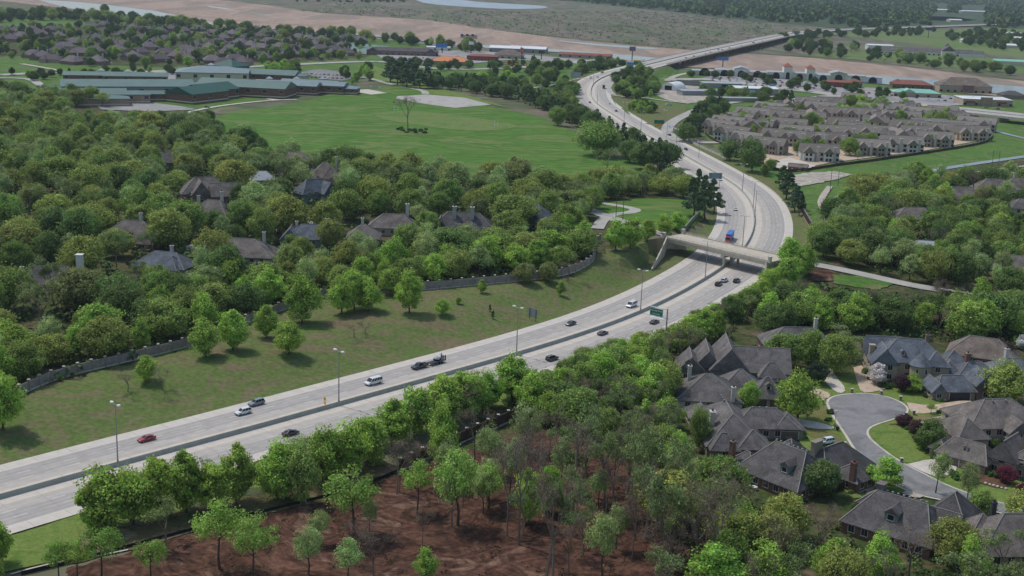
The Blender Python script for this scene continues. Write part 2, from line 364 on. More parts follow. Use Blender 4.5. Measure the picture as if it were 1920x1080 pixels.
# ------------------------------------------------------------------ terrain
nx, ny = len(GX), len(GY)
mb = MB(); mb.v = np.stack([_gx.ravel(), _gy.ravel(), GH.ravel()-.12], 1).tolist()
ii, jj = np.meshgrid(np.arange(nx-1), np.arange(ny-1), indexing='ij'); a = (ii*ny+jj).ravel()
mb.f = np.stack([a, a+ny, a+ny+1, a+1], 1).tolist(); mb.m = [0]*len(mb.f)
def X(*ab): return [tuple(p) for p in ab]
def polymask(px_poly):
    P = np.array([T(*p)[:2] for p in px_poly]); x, y = np.meshgrid((GX[:-1]+GX[1:])/2, (GY[:-1]+GY[1:])/2, indexing='ij'); c = np.zeros(x.shape, bool)
    for (x0, y0), (x1, y1) in zip(P, np.roll(P, -1, 0)):
        if y0 == y1: continue
        c ^= ((y0 > y) != (y1 > y)) & (x < (x1-x0)*(y-y0)/(y1-y0)+x0)
    return c
_mi = np.zeros((nx-1, ny-1), int)
for pl in (X((-300,170),(-300,60),(0,20),(230,38),(420,52),(640,68),(760,78),(900,97),(1010,104),(1200,124),(1165,140),(1080,160),(1066,190),(1150,240),(1000,190),(860,150),(740,120),(700,140),(680,150),(400,205),(100,185)),
  X((1215,135),(1300,128),(1480,140),(1600,152),(1800,176),(1960,192),(2300,240),(2300,330),(1960,300),(1760,340),(1560,372),(1500,410),(1560,470),(1500,472),(1480,400),(1440,340),(1330,265),(1240,215),(1180,170))): _mi[polymask(pl)] = 2
for pl in (X((-300,1300),(-300,180),(0,165),(130,180),(380,222),(560,282),(760,322),(1000,330),(1240,332),(1330,420),(1255,440),(1120,478),(1060,518),(790,544),(600,556),(430,622),(36,742),(-200,800)),
  X((1452,510),(1500,478),(1600,360),(1700,330),(1960,290),(2500,300),(2500,1300),(1150,1300),(780,880),(1000,700),(1100,672),(1260,605),(1390,545))): _mi[polymask(pl)] = 1
_cx, _cy = np.meshgrid((GX[:-1]+GX[1:])/2, (GY[:-1]+GY[1:])/2, indexing='ij'); _nr = (_cy < 1500) & (np.abs(_cx) < 900); _d = np.full(_cx.shape, 1e9); _o = np.zeros(_cx.shape); _s = np.zeros(_cx.shape)
for k in range(0, len(CL), 2):
    if CS[k] > S_BR0: break
    dd = np.hypot(_cx-CL[k, 0], _cy-CL[k, 1]); b = dd < _d; _d[b] = dd[b]; _o[b] = ((_cx-CL[k, 0])*NR[k, 0]+(_cy-CL[k, 1])*NR[k, 1])[b]; _s[b] = CS[k]
_mi[_nr & (_o < 0) & (_s < S_OV-4) & (-_o < 85) & (_mi != 1)] = 3
_mi[_nr & (_o < 0) & (_s < S_OV+150) & (-_o < 24)] = 3; _mi[_nr & (_o < 0) & (_s >= S_OV+150) & (-_o < 30) & (_mi != 1)] = 3
_mi[_nr & (_o > 0) & (_o < 32) & (_s < S_OV-6)] = 4; _mi[_nr & (_o > 0) & (_o < 40) & (_s >= S_OV-6) & (_s < S_OV+210)] = 3; _mi[_nr & (_o > 0) & (_o < 32) & (_s >= S_OV+210)] = 3
_mi[polymask(X((-60,104),(-60,60),(0,52),(230,46),(420,56),(640,74),(700,84),(690,108),(560,116),(400,122),(300,126),(180,122),(90,106)))] = 1
_mi[polymask(X((110,1072),(260,1030),(400,990),(600,940),(745,890),(870,850),(1010,800),(1090,800),(1180,850),(1270,890),(1330,960),(1400,1040),(1450,1200),(900,1250),(60,1200)))] = 5
mb.m = _mi.ravel().tolist()
tag(mb.build('ground', [M['scrub'], M['wood_floor'], M['bank'], M['verge'], M['lawn'], M['dirt']]), kind='structure')

# broad zones, lowest first
sheet('forest_floor', X((1020,-3),(1180,14),(1300,27),(1420,41),(1500,47),(1600,55),(1760,48),(1960,57),(2160,40),(2160,-20),(1500,-40),(1100,-30)), ground('forest_floor', [(66,84,58),(78,94,66)], .01, .05, .3), .5, drape=False)
sheet('far_plain', X((-300,8),(130,5),(380,3),(640,25),(1000,64),(1290,92),(1420,100),(1600,112),(1920,150),(2400,190),(2400,-4),(1500,-40),(960,-45),(300,-70),(-300,-70)), M['brush'], .25, drape=False)
sheet('pasture', X((1520,62),(1600,70),(1700,80),(1800,95),(1920,110),(2300,140),(2300,60),(1900,52),(1700,58),(1560,55)), M['farmland'], .45, drape=False)
sheet('pasture', X((1500,104),(1560,98),(1640,92),(1760,98),(1920,118),(1920,140),(1800,130),(1680,118),(1580,110)), M['farmland'], .5, drape=False)
sheet('pasture', X((1730,30),(1790,32),(1830,38),(1800,41),(1740,38)), M['farmland'], .5, drape=False)
sheet('river_bed', X((-300,10),(0,2),(120,16),(230,33),(330,44),(520,56),(640,63),(760,73),(860,87),(960,93),(1040,98),(1130,108),(1200,118),(1290,127),(1350,129),(1480,138),(1560,146),(1620,152),(1700,162),(1800,174),(1920,186),(2400,236),
  (2400,188),(1920,153),(1840,145),(1750,132),(1650,122),(1560,113),(1480,106),(1400,101),(1290,94),(1200,87),(1100,77),(1000,66),(900,53),(800,38),(700,31),(600,25),(500,10),(370,-4),(200,-20),(-300,-50)), M['sand'], .55, drape=False, jit=4)
sheet('river_water', X((60,-3),(115,-3),(180,8),(260,14),(330,30),(385,40),(420,47),(380,47),(300,42),(230,33),(150,20),(100,9)), M['water'], .85, drape=False, smoothn=1)
sheet('river_water', X((385,11),(420,15),(450,22),(490,27),(517,32),(490,34),(450,31),(425,24),(400,17)), M['water'], .85, drape=False, smoothn=1)
sheet('river_water', X((430,50),(560,57),(700,66),(860,84),(1000,90),(1090,97),(1130,101),(1220,108),(1290,116),(1270,122),(1200,117),(1120,106),(1030,97),(900,91),(780,76),(640,64),(500,55)), M['water'], .85, drape=False, smoothn=1)
sheet('river_water', X((1490,136),(1560,138),(1640,143),(1720,148),(1800,154),(1870,160),(1920,164),(2200,190),(2200,210),(1920,179),(1800,173),(1740,168),(1680,161),(1600,154),(1530,149)), M['water'], .85, drape=False, smoothn=1)
sheet('sand_spit', X((0,-2),(180,2),(380,12),(480,26),(560,40),(640,46),(760,60),(640,52),(500,44),(400,35),(300,22),(150,3)), M['sand'], 1.0, drape=False, smoothn=1)
sheet('river_water', X((1030,75),(1130,84),(1240,92),(1230,94),(1130,88),(1060,80)), M['water'], .85, drape=False, smoothn=1)
sheet('lake', X((775,-1),(800,8),(880,14),(960,18),(1030,16),(1020,11),(960,8),(880,3),(830,-6),(790,-6)), M['lake'], .9, drape=False, smoothn=1)

# town side ground
sheet('playing_field', X((385,228),(430,210),(540,197),(640,172),(660,178),(740,160),(780,166),(860,182),(930,202),(1010,218),(1060,240),(1120,262),(1150,292),(1215,315),(1255,332),(1180,345),(1000,345),(800,335),(640,312),(520,285),(430,258)), M['field'], .22, step=18, jit=2)
sheet('worn_turf', X((695,213),(760,208),(860,216),(960,232),(975,240),(890,248),(800,238),(720,226)), M['mown'], .34, drape=False, smoothn=2)
sheet('worn_turf', X((690,150),(720,158),(790,172),(900,192),(960,204),(880,180),(800,160),(740,135),(690,122),(670,135)), M['lawn'], .3, drape=False)
strip('mown_path', X((600,236),(720,252),(860,270),(1000,288),(1060,290)), 3.5, M['mown'], .36)
sheet('school_pad', X((745,181),(800,178),(872,184),(921,197),(852,203),(800,196),(742,186)), M['lightroad'], .4, drape=False)
sheet('school_pad', X((650,170),(690,168),(726,175),(696,178)), M['concrete'], .4, drape=False)
strip('service_path', X((690,147),(702,150),(740,160),(775,166),(796,171),(798,177)), 7, M['lightroad'], .42)
strip('school_path', X((310,222),(390,202),(470,192),(520,188),(556,187)), 4.5, M['concrete'], .4)
strip('school_path', X((500,186),(520,188)), 7, M['concrete'], .42)
sheet('school_carpark', X((560,135),(600,130),(660,138),(690,146),(640,152),(600,148)), M['asphalt'], .4, drape=False)
sheet('school_carpark', X((240,138),(330,130),(345,138),(345,150),(260,150)), M['asphalt_far'], .4, drape=False)
sheet('school_carpark', X((175,195),(260,190),(340,200),(370,206),(280,210),(190,206)), M['asphalt_far'], .4, drape=False)
strip('school_road', X((-60,150),(0,146),(60,148),(75,160),(90,165)), 9, M['lightroad'], .4)
strip('avenue', X((0,141),(60,138),(110,136),(180,138),(300,134),(420,128),(560,121),(640,117),(720,115),(800,128),(860,131),(960,128),(1010,124),(1060,118),(1130,112),(1160,111)), 17, M['lightroad'], .45)
strip('side_road', X((40,120),(110,132),(125,137)), 7, M['path'], .42)
strip('river_road', X((200,44),(330,60),(430,62),(560,66),(660,70),(730,74),(800,82),(880,90),(1000,98)), 8, M['lightroad'], .4)
sheet('tennis_court', X((640,84),(660,80),(730,88),(720,96),(690,102),(640,100)), plain('court_surface', (120,142,132), .9), .42, drape=False)
sheet('shop_carpark', X((700,100),(760,92),(840,94),(900,96),(1000,104),(1090,112),(1180,118),(1150,126),(1060,118),(960,112),(880,120),(760,120),(720,112)), M['asphalt_far'], .35, drape=False)
sheet('shop_carpark', X((1310,148),(1345,140),(1480,150),(1560,160),(1680,168),(1800,182),(1830,196),(1760,200),(1640,190),(1560,178),(1440,166)), M['asphalt_far'], .35, drape=False)
sheet('yard', X((1225,176),(1240,165),(1290,160),(1330,165),(1350,178),(1330,188),(1290,195),(1250,188)), M['pale_soil'], .3, drape=False, jit=1.5)
strip('boulevard', X((1250,150),(1330,148),(1420,160),(1480,166),(1560,178),(1640,189),(1740,198),(1830,206),(1960,220),(2100,240)), 22, M['lightroad'], .45)
strip('boulevard', X((1470,190),(1500,186),(1540,182),(1580,179)), 14, M['lightroad'], .47)
strip('service_path', X((1150,180),(1200,182),(1250,190),(1290,194)), 5, M['path'], .4)
strip('river_drive', X((1250,152),(1270,140),(1330,132)), 8, M['path'], .4)
sheet('apartment_court', X((1330,240),(1350,215),(1450,195),(1560,178),(1700,200),(1800,215),(1860,245),(1850,262),(1720,285),(1560,305),(1470,322),(1440,312),(1390,285)), M['paver'], .3, drape=False)
sheet('apartment_lot', X((1436,308),(1480,296),(1530,312),(1500,322),(1465,320)), M['concrete'], .42, drape=False)
sheet('bare_ground', X((1484,330),(1520,324),(1560,322),(1598,327),(1580,334),(1545,342),(1500,350),(1478,342)), M['pale_soil'], .34, drape=False, jit=1.2)
strip('creek', X((1616,348),(1650,340),(1700,330),(1760,318),(1830,307),(1900,297),(1960,288)), 6.5, M['creek'], .3)
strip('creek', X((1850,240),(1880,250),(1930,262)), 5, M['creek'], .3)
strip('creek', X((1560,378),(1590,362),(1616,348)), 5, M['creek'], .3)
strip('channel_lining', X((1620,352),(1660,344),(1710,336),(1750,333),(1840,322),(1900,314),(1960,308)), 3.5, M['path'], .34)
strip('footpath', X((1556,350),(1540,372),(1538,385),(1551,405),(1554,418),(1546,432),(1544,446),(1556,456)), 3.6, M['path'], .4, step=3)
sheet('verge_lawn', X((1494,358),(1540,350),(1560,352),(1548,375),(1562,420),(1552,440),(1540,450),(1512,405)), M['bank'], .2, step=8)

# freeway verges
sheet('verge_grass', X((1145,182),(1180,185),(1250,195),(1290,200),(1284,212),(1262,222),(1243,240),(1200,232),(1160,205)), M['verge'], .2, step=15)
sheet('verge_lawn', X((-20,1016),(60,995),(140,978),(150,1010),(140,1045),(60,1062),(-20,1080)), M['lawn'], .15, step=8)
sheet('leaf_litter', X((90,1062),(160,1010),(330,960),(520,920),(700,860),(760,880),(600,940),(400,990),(160,1052)), M['litter'], .12, step=8, jit=1)
sheet('turned_soil', X((120,1066),(260,1030),(400,990),(600,940),(745,890),(860,853),(900,880),(700,960),(400,1060),(200,1110)), M['dirt'], -.05, step=5, jit=.8)
sheet('bare_ground', X((1515,508),(1545,505),(1570,512),(1560,526),(1525,528)), M['dirt'], .2, step=5, jit=1)
sheet('clearing_grass', X((1560,515),(1640,520),(1680,532),(1650,545),(1600,540),(1560,530)), M['bank'], .2, step=8, jit=1)
sheet('golf_lawn', X((1080,400),(1130,382),(1200,372),(1290,376),(1320,400),(1300,425),(1240,432),(1180,420),(1130,405)), M['field'], .2, step=8)

# freeway surface with uv: u = metres across, v = metres along
def road_mesh(name, m, cols, s0, s1, lift, st=5):
    ss = np.arange(s0, s1+.1, st); me = bpy.data.meshes.new(name); vs = []; uv = []
    for s in ss:
        for c in cols:
            x, y, z, _ = at(s, c); vs.append((x, y, z+lift)); uv.append((c, s))
    k = len(cols); fs = [(a*k+i, a*k+i+1, (a+1)*k+i+1, (a+1)*k+i) for a in range(len(ss)-1) for i in range(k-1)]
    me.from_pydata(vs, [], fs); ul = me.uv_layers.new(name='uv'); li = np.empty(len(me.loops), int); me.loops.foreach_get('vertex_index', li)
    ul.data.foreach_set('uv', np.array(uv)[li].ravel()); me.materials.append(m); me.update()
    o = bpy.data.objects.new(name, me); COL.objects.link(o)
    if me.polygons[0].normal.z < 0: me.flip_normals()
    return o
def freeway_mat():
    m, nt, b = mat('freeway_concrete'); b.inputs['Roughness'].default_value = .9; b.inputs['Specular IOR Level'].default_value = .2
    uv = N(nt, 'ShaderNodeUVMap'); uv.uv_map = 'uv'; sep = N(nt, 'ShaderNodeSeparateXYZ'); nt.links.new(uv.outputs[0], sep.inputs[0])
    def mth(op, a, bb=None):
        n = N(nt, 'ShaderNodeMath', operation=op)
        for i, v in enumerate((a, bb)):
            if v is None: continue
            if isinstance(v, (int, float)): n.inputs[i].default_value = v
            else: nt.links.new(v, n.inputs[i])
        return n.outputs[0]
    u = mth('ABSOLUTE', sep.outputs['X'])
    lane = mth('MULTIPLY', mth('GREATER_THAN', u, 4.3), mth('LESS_THAN', u, 15.4))
    tyre = mth('ABSOLUTE', mth('SINE', mth('MULTIPLY', mth('SUBTRACT', u, 4.4), math.pi*2/3.66)))
    mp = N(nt, 'ShaderNodeMapping'); mp.inputs['Scale'].default_value = (.5, .03, 1); nt.links.new(uv.outputs[0], mp.inputs['Vector'])
    no = N(nt, 'ShaderNodeTexNoise'); no.inputs['Scale'].default_value = 1; no.inputs['Detail'].default_value = 7; nt.links.new(mp.outputs[0], no.inputs['Vector'])
    n3 = N(nt, 'ShaderNodeTexNoise'); n3.inputs['Scale'].default_value = .35; n3.inputs['Detail'].default_value = 5; nt.links.new(uv.outputs[0], n3.inputs['Vector'])
    outer = mth('ADD', .72, mth('MULTIPLY', mth('GREATER_THAN', u, 8.0), .38))
    wear = mth('MULTIPLY', lane, mth('MULTIPLY', mth('MULTIPLY', outer, mth('ADD', .68, mth('MULTIPLY', tyre, .32))), mth('ADD', .45, mth('MULTIPLY', no.outputs['Fac'], .75))))
    r = N(nt, 'ShaderNodeMix', data_type='RGBA'); r.inputs['A'].default_value = lin((204,196,184))+(1,); r.inputs['B'].default_value = lin((164,159,154))+(1,)
    cl_ = mth('MINIMUM', wear, 1); nt.links.new(cl_, r.inputs['Factor'])
    joint = mth('LESS_THAN', mth('MODULO', sep.outputs['Y'], 9.2), .3)
    shade = mth('SUBTRACT', mth('ADD', .8, mth('MULTIPLY', n3.outputs['Fac'], .4)), mth('MULTIPLY', mth('MULTIPLY', joint, .17), mth('SUBTRACT', 1, mth('MULTIPLY', lane, .6))))
    mx = N(nt, 'ShaderNodeMix', data_type='RGBA', blend_type='MULTIPLY'); mx.inputs['Factor'].default_value = 1
    nt.links.new(r.outputs['Result'], mx.inputs['A']); nt.links.new(shade, mx.inputs['B']); nt.links.new(mx.outputs['Result'], b.inputs['Base Color'])
    return m
M['freeway'] = freeway_mat()
tag(road_mesh('freeway_road', M['freeway'], [-HALF, -15.4, -9, -4.3, 0, 4.3, 9, 15.4, HALF], 0, CS[-1]-1, .02), kind='structure')
mb = MB()
def band(mb, s0, s1, o, w, lift=.032, mi=0):
    vs = []; n = max(1, int((s1-s0)/8))
    for i in range(n+1):
        for e in (-w/2, w/2):
            x, y, z, _ = at(s0+(s1-s0)*i/n, o+e); vs.append((x, y, z+lift))
    mb.add(vs, [(2*i, 2*i+1, 2*i+3, 2*i+2) for i in range(n)], mi)
for sg in (-1, 1):
    band(mb, 0, CS[-1]-5, sg*15.6, .22); band(mb, 0, S_BR1, sg*4.1, .22, mi=1)
    for k in (1, 2):
        o = sg*(4.35+3.68*k); s = 3.0+k
        while s < min(CS[-1]-10, S_BR1):
            band(mb, s, s+3.4, o, .2); band(mb, s+3.5, s+6.2, o, .13, mi=2); s += 12.2
tag(mb.build('lane_markings', [M['white_paint'], M['yellow_paint'], M['black_paint']]), kind='structure')

# median barrier
def sweep(mb, s0, s1, prof, st=5, off=0, mi=0, zfun=None):
    secs = []
    for s in np.arange(s0, s1+.1, st):
        q = []
        for o, z in prof:
            x, y, zz, _ = at(s, off+o); q.append((x, y, zz+z))
        secs.append(q)
    mb.loft(secs, mi)
mb = MB(); sweep(mb, 0, CS[-1]-30, [(.45, -.2), (.42, .12), (.2, .45), (.14, 1.25), (-.14, 1.25), (-.2, .45), (-.42, .12), (-.45, -.2)])
tag(mb.build('median_barrier', M['barrier']), 'long grey concrete safety barrier down the middle of the freeway', 'barrier')
mb = MB(); q = [G(x, y) for x, y in ((1330,315),(1352,326),(1380,345),(1400,360))]
mb = MB(); sweep(mb, S_OV+175, S_OV+255, [(.3, 0), (.12, .8), (-.12, .8), (-.3, 0)], off=18.9)
tag(mb.build('edge_barrier', M['bridge_concrete']), 'short pale concrete barrier on the outer edge of the freeway curve', 'barrier')

# ramp joining from the right, ramp leaving on the left
strip('ramp_road', X((1345,268),(1290,268),(1262,262),(1252,250),(1250,240),(1262,228),(1285,216),(1310,205),(1350,196),(1420,186),(1480,178)), 9.5, M['lightroad'], .5)
strip('ramp_road', X((1075,172),(1085,158),(1110,145),(1060,154),(1000,165),(930,172)), 6, M['path'], .35)
strip('ramp_road', X((1150,178),(1140,168),(1140,156),(1160,146)), 6, M['lightroad'], .3)

# ------------------------------------------------------------------ road overpass
DZ = 7.25
pa, pb = Vector(G(1271, 443.5, DZ)), Vector(G(1452, 485, DZ)); dv = (pb-pa).normalized(); da = math.atan2(dv.y, dv.x); dn = Vector((-dv.y, dv.x))
OV = empty('road_overpass', (pa.x, pa.y, 0), 0, 'tan concrete road bridge crossing over the freeway on one central pier', 'bridge')
def lp(a, o, z): p = dv*a+dn*o; return (p.x, p.y, z)
LN = (pb-pa).length; W2 = 6.8
def obox(mb, a0, a1, o0, o1, z0, z1, mi=0):
    vs = [lp(a, o, z) for z in (z0, z1) for a, o in ((a0, o0), (a1, o0), (a1, o1), (a0, o1))]
    mb.add(vs, [(3, 2, 1, 0), (4, 5, 6, 7), (0, 1, 5, 4), (1, 2, 6, 5), (2, 3, 7, 6), (3, 0, 4, 7)], mi)
mb = MB(); obox(mb, -3, LN+3, -W2, W2, DZ-.35, DZ); mb.build('deck', M['deck'], OV)
mb = MB(); obox(mb, -3, LN+3, -W2+1.4, -W2+1.6, DZ, DZ+.02); obox(mb, -3, LN+3, -.1, .1, DZ, DZ+.02); mb.build('deck_line', M['yellow_paint'], OV)
for o in (-W2+.5, -2.2, 2.2, W2-.5):
    mb = MB(); obox(mb, -.5, LN+.5, o-.3, o+.3, DZ-1.9, DZ-.36); mb.build('girder', M['bridge_concrete'], OV)
for o in (-W2, W2):
    mb = MB(); obox(mb, -3, LN+3, o-.18, o+.18, DZ-.42, DZ+.55)
    for k in range(int(LN/2.4)+2): obox(mb, -2.5+k*2.4, -2.42+k*2.4, o-.05, o+.05, DZ+.55, DZ+1.25)
    obox(mb, -2.6, LN+2.6, o-.04, o+.04, DZ+1.2, DZ+1.3); obox(mb, -2.6, LN+2.6, o-.03, o+.03, DZ+.86, DZ+.92)
    mb.build('parapet', M['bridge_concrete'], OV)
    for a0 in (-2.6, LN+2.6):
        mb = MB(); obox(mb, a0-.6, a0+.6, o-.6, o+.6, DZ-.4, DZ+2.0); obox(mb, a0-.8, a0+.8, o-.8, o+.8, DZ+2.0, DZ+2.3); mb.build('end_pillar', M['wallcap'], OV)
pm = Vector(at(S_OV, 0)[:2])-pa; am = pm.dot(dv)
mb = MB(); obox(mb, am-.9, am+.9, -W2+.3, W2-.3, DZ-3.1, DZ-1.92); mb.build('pier_cap', M['bridge_concrete'], OV)
for o in (-5, 0, 5):
    mb = MB(); p = lp(am, o, 0); mb.tube((p[0], p[1], -.5), (p[0], p[1], DZ-3.1), .62, .62, 12); mb.build('pier_column', M['bridge_concrete'], OV)
mb = MB(); obox(mb, -1.2, -.2, -W2, W2, -.5, DZ-.44)
e = G(1222, 506, .3); q = lp(-.7, -W2, 0); e = (e[0]-pa.x, e[1]-pa.y)
wn = Vector((e[1]-q[1], -(e[0]-q[0]))).normalized()*.28
top = [(0, DZ+.6), (.5, DZ*.53), (1, .9)]
vs = []
for f, z in top:
    x, y = q[0]+(e[0]-q[0])*f, q[1]+(e[1]-q[1])*f
    vs += [(x+wn.x, y+wn.y, -1), (x-wn.x, y-wn.y, -1), (x-wn.x, y-wn.y, z), (x+wn.x, y+wn.y, z)]
mb.loft([vs[:4], vs[4:8], vs[8:]]); mb.build('abutment', M['bridge_concrete'], OV)
mb = MB(); obox(mb, LN+.2, LN+1.2, -W2, W2, -.5, DZ-.44)
e2 = G(1436, 523, .3); q = lp(LN+.7, -W2, 0); e2 = (e2[0]-pa.x, e2[1]-pa.y); wn = Vector((e2[1]-q[1], -(e2[0]-q[0]))).normalized()*.28; vs = []
for f, z in [(0, DZ+.2), (.6, 4.2), (1, 2.6)]:
    x, y = q[0]+(e2[0]-q[0])*f, q[1]+(e2[1]-q[1])*f
    vs += [(x+wn.x, y+wn.y, -1), (x-wn.x, y-wn.y, -1), (x-wn.x, y-wn.y, z), (x+wn.x, y+wn.y, z)]
mb.loft([vs[:4], vs[4:8], vs[8:]]); mb.build('abutment', M['bridge_concrete'], OV)
pe = pa-dv*2.5; pf = pb+dv*2.5
strip('cross_road', [tuple(pa-dv*3), tuple(pa-dv*20+dn*2), tuple(pa-dv*50+dn*10), tuple(pa-dv*100+dn*30)], 8.5, M['lightroad'], .3, px=False, step=4)
strip('cross_road', [tuple(pb+dv*2), tuple(pb+dv*10)]+[T(*p)[:2] for p in ((1530,497),(1570,505),(1640,520),(1700,534),(1770,546),(1850,560),(1960,580))], 8, M['lightroad'], .3, px=False, step=4)

# ------------------------------------------------------------------ river bridge
RB = empty('river_bridge', (0, 0, 0), 0, 'long freeway bridge on many brown piers across the sandy river', 'bridge')
s0, s1 = S_BR0, S_BR1
mb = MB(); sweep(mb, s0, s1, [(-17.6, -.02), (-17.6, -.7), (17.6, -.7), (17.6, -.02)], 10); mb.build('deck', M['deck'], RB)
for o in (-17.6, 17.6):
    mb = MB(); sweep(mb, s0, s1, [(-.2, -.7), (.2, -.7), (.2, 1.0), (-.2, 1.0)], 10, off=o); mb.build('parapet', M['bridge_concrete'], RB)
for o in (-16, -8, 0, 8, 16):
    mb = MB(); sweep(mb, s0+1, s1-1, [(-.4, -2.6), (.4, -2.6), (.4, -.72), (-.4, -.72)], 10, off=o); mb.build('girder', M['girder'], RB)
s = s0+14
while s < s1-8:
    mb = MB(); x, y, z, a = at(s, 0)
    mb.box(x, y, z-4.0, 1.6, 33, 1.38, a)
    for o in (-15, -8, 0, 8, 15):
        x, y, z, a = at(s, o); mb.tube((x, y, -1), (x, y, z-4.0), .75, .75, 8)
    mb.build('pier', M['girder'], RB); s += 26

# ------------------------------------------------------------------ boundary walls
def wall(name, label, path, h, pm, step=4.6, cap=True, px=True, post=.55, th=.22, cat='wall', postm=None):
    P = [T(*p)[:2] for p in path] if px else path
    P = chaikin(P, 2); P, _ = resample(P, step)
    E = empty(name, (P[0][0], P[0][1], Hh(*P[0])), 0, label, cat); o0 = E.location.copy()
    for i, (a, b) in enumerate(zip(P, P[1:])):
        za, zb = Hh(*a), Hh(*b); d = (b-a)/np.linalg.norm(b-a); n = np.array([-d[1], d[0]])*th/2; z0 = min(za, zb)-.4; z1 = (za+zb)/2+h
        mb = MB(); c = [a+n, a-n, b-n, b+n]; mb.add([(p[0]-o0.x, p[1]-o0.y, z-o0.z) for z in (z0, z1) for p in c], [(3, 2, 1, 0), (4, 5, 6, 7), (0, 1, 5, 4), (1, 2, 6, 5), (2, 3, 7, 6), (3, 0, 4, 7)])
        if cap:
            n2 = n*2.0; c = [a+n2, a-n2, b-n2, b+n2]; zc = (za+zb)/2
            mb.add([(p[0]-o0.x, p[1]-o0.y, z-o0.z) for z in (zc-.1, zc+.32) for p in c], [(3, 2, 1, 0), (4, 5, 6, 7), (0, 1, 5, 4), (1, 2, 6, 5), (2, 3, 7, 6), (3, 0, 4, 7)], 1)
        mb.build('panel', [pm, M['wallcap']], E)
    for p in P:
        z = Hh(*p); mb = MB(); mb.box(p[0]-o0.x, p[1]-o0.y, z-o0.z-.4, post, post, h+.75); mb.box(p[0]-o0.x, p[1]-o0.y, z-o0.z+h+.35, post*1.5, post*1.5, .22, mi=1)
        mb.build('post', [postm or pm, M['wallcap']], E)
    return E
wall('screen_wall', 'long grey panelled screen wall curving along the top of the grassy bank', X((36,742),(70,725),(115,708),(205,686),(300,664),(360,648),(450,612),(505,590),(560,572),(610,556),(660,552),(790,544),(900,534),(1000,526),(1058,517),(1090,505),(1112,492),(1117,478),(1110,462),(1125,452)), 2.9, M['wallpanel'])
wall('screen_wall', 'brown screen wall with pale coping between the roadside trees and the bare soil', X((750,884),(815,852),(870,828),(930,802),(990,776),(1055,752),(1100,735)), 3.2, M['brownpanel'], cap=True)
wall('screen_wall', 'brown screen wall bending beside the winding footpath past the overpass', X((1493,372),(1500,392),(1512,415),(1526,438),(1545,455),(1553,462),(1546,470),(1520,474),(1497,478)), 3.4, M['brownpanel'], step=3.4)
wall('board_fence', 'short grey board fence on the bank above the freeway past the overpass', X((1285,432),(1298,416),(1312,404)), 1.8, M['wallpanel'], cap=False, cat='fence', step=3)
wall('board_fence', 'brown board fence along the road behind the right-hand woods', X((1765,552),(1830,562),(1880,570),(1940,580)), 1.9, M['brownpanel'], cap=False, cat='fence', step=3)
wall('board_fence', 'dark board fence beside the drive below the grey roof', X((1640,450),(1660,446),(1690,448)), 2.2, M['brownpanel'], cap=False, cat='fence', step=3)
wall('apartment_fence', 'low dark fence round the green edge of the apartment estate', X((1330,232),(1318,246),(1330,260),(1380,285),(1420,305),(1460,322),(1500,322),(1560,312),(1640,302),(1720,290),(1800,278),(1850,268),(1862,258),(1858,250)), 1.6, M['brownpanel'], cap=False, cat='fence', step=6.5)
wall('block_wall', 'pale block wall beside the freeway curve next to the apartments', X((1262,240),(1280,258),(1310,275),(1350,292),(1362,300)), 1.4, M['wallcap'], cap=False, step=6)
# silt fence along the soil
P = chaikin([T(*p)[:2] for p in ((40,1078),(150,1052),(260,1022),(400,985),(520,955),(600,936),(680,912),(745,886))], 2); P, _ = resample(P, 3)
E = empty('silt_fence', (P[0][0], P[0][1], Hh(*P[0])), 0, 'low black silt fence along the edge of the bare soil', 'fence'); mb = MB(); o0 = E.location
for a, b in zip(P, P[1:]):
    vs = []
    for p in (a, b): vs += [(p[0]-o0.x, p[1]-o0.y, Hh(*p)-.1-o0.z), (p[0]-o0.x, p[1]-o0.y, Hh(*p)+.85-o0.z)]
    n = (b-a)/np.linalg.norm(b-a); n = (-n[1]*.02, n[0]*.02)
    vs += [(x+n[0], y+n[1], z) for x, y, z in vs]
    mb.add(vs, [(0, 2, 3, 1), (4, 5, 7, 6), (1, 3, 7, 5)])
mb.build('fabric', M['black'], E); 
for p in P[::2]:
    mb = MB(); mb.box(p[0]-o0.x, p[1]-o0.y, Hh(*p)-.2-o0.z, .08, .08, 1.25); mb.build('stake', M['wood'], E)
# pale kerb line of the verge, bottom corner
strip('verge_kerb', X((20,1078),(90,1058),(160,1048),(240,1032)), .5, M['concrete'], .22, step=4)

# ------------------------------------------------------------------ residential close
cds = X((1548,757),(1552,747),(1570,741),(1600,738),(1632,738),(1664,744),(1690,754),(1704,765),(1704,774),(1692,783),(1668,790),(1648,796),(1632,803),(1628,812),(1632,822),(1650,838),(1674,856),(1700,872),(1740,892),(1780,912),(1830,930),(1880,944),(1980,968),(1980,990),(1880,965),(1800,945),(1740,935),(1700,922),(1668,906),(1640,890),(1616,868),(1598,842),(1582,815),(1566,792),(1556,775))
sheet('close_lawn', X((1462,720),(1530,700),(1620,700),(1720,715),(1780,760),(1790,800),(1780,860),(1920,900),(2000,930),(2000,990),(1820,950),(1690,925),(1600,935),(1560,900),(1500,830),(1480,780)), M['lawn'], .1, step=10)
sheet('close_kerb', cds, M['concrete'], .2, smoothn=2, step=10)
cw = [Vector(T(*p)[:2]) for p in cds]
def inset(P, d):
    out = []; n = len(P); area = sum(P[i].x*P[(i+1) % n].y-P[(i+1) % n].x*P[i].y for i in range(n)); sg = 1 if area > 0 else -1
    for i in range(n):
        t = (P[(i+1) % n]-P[i-1]).normalized(); out.append(P[i]+Vector((-t.y, t.x))*d*sg)
    return out
sheet('close_street', [tuple(p) for p in inset(cw, .75)], M['asphalt'], .3, smoothn=2, step=10, world=True)
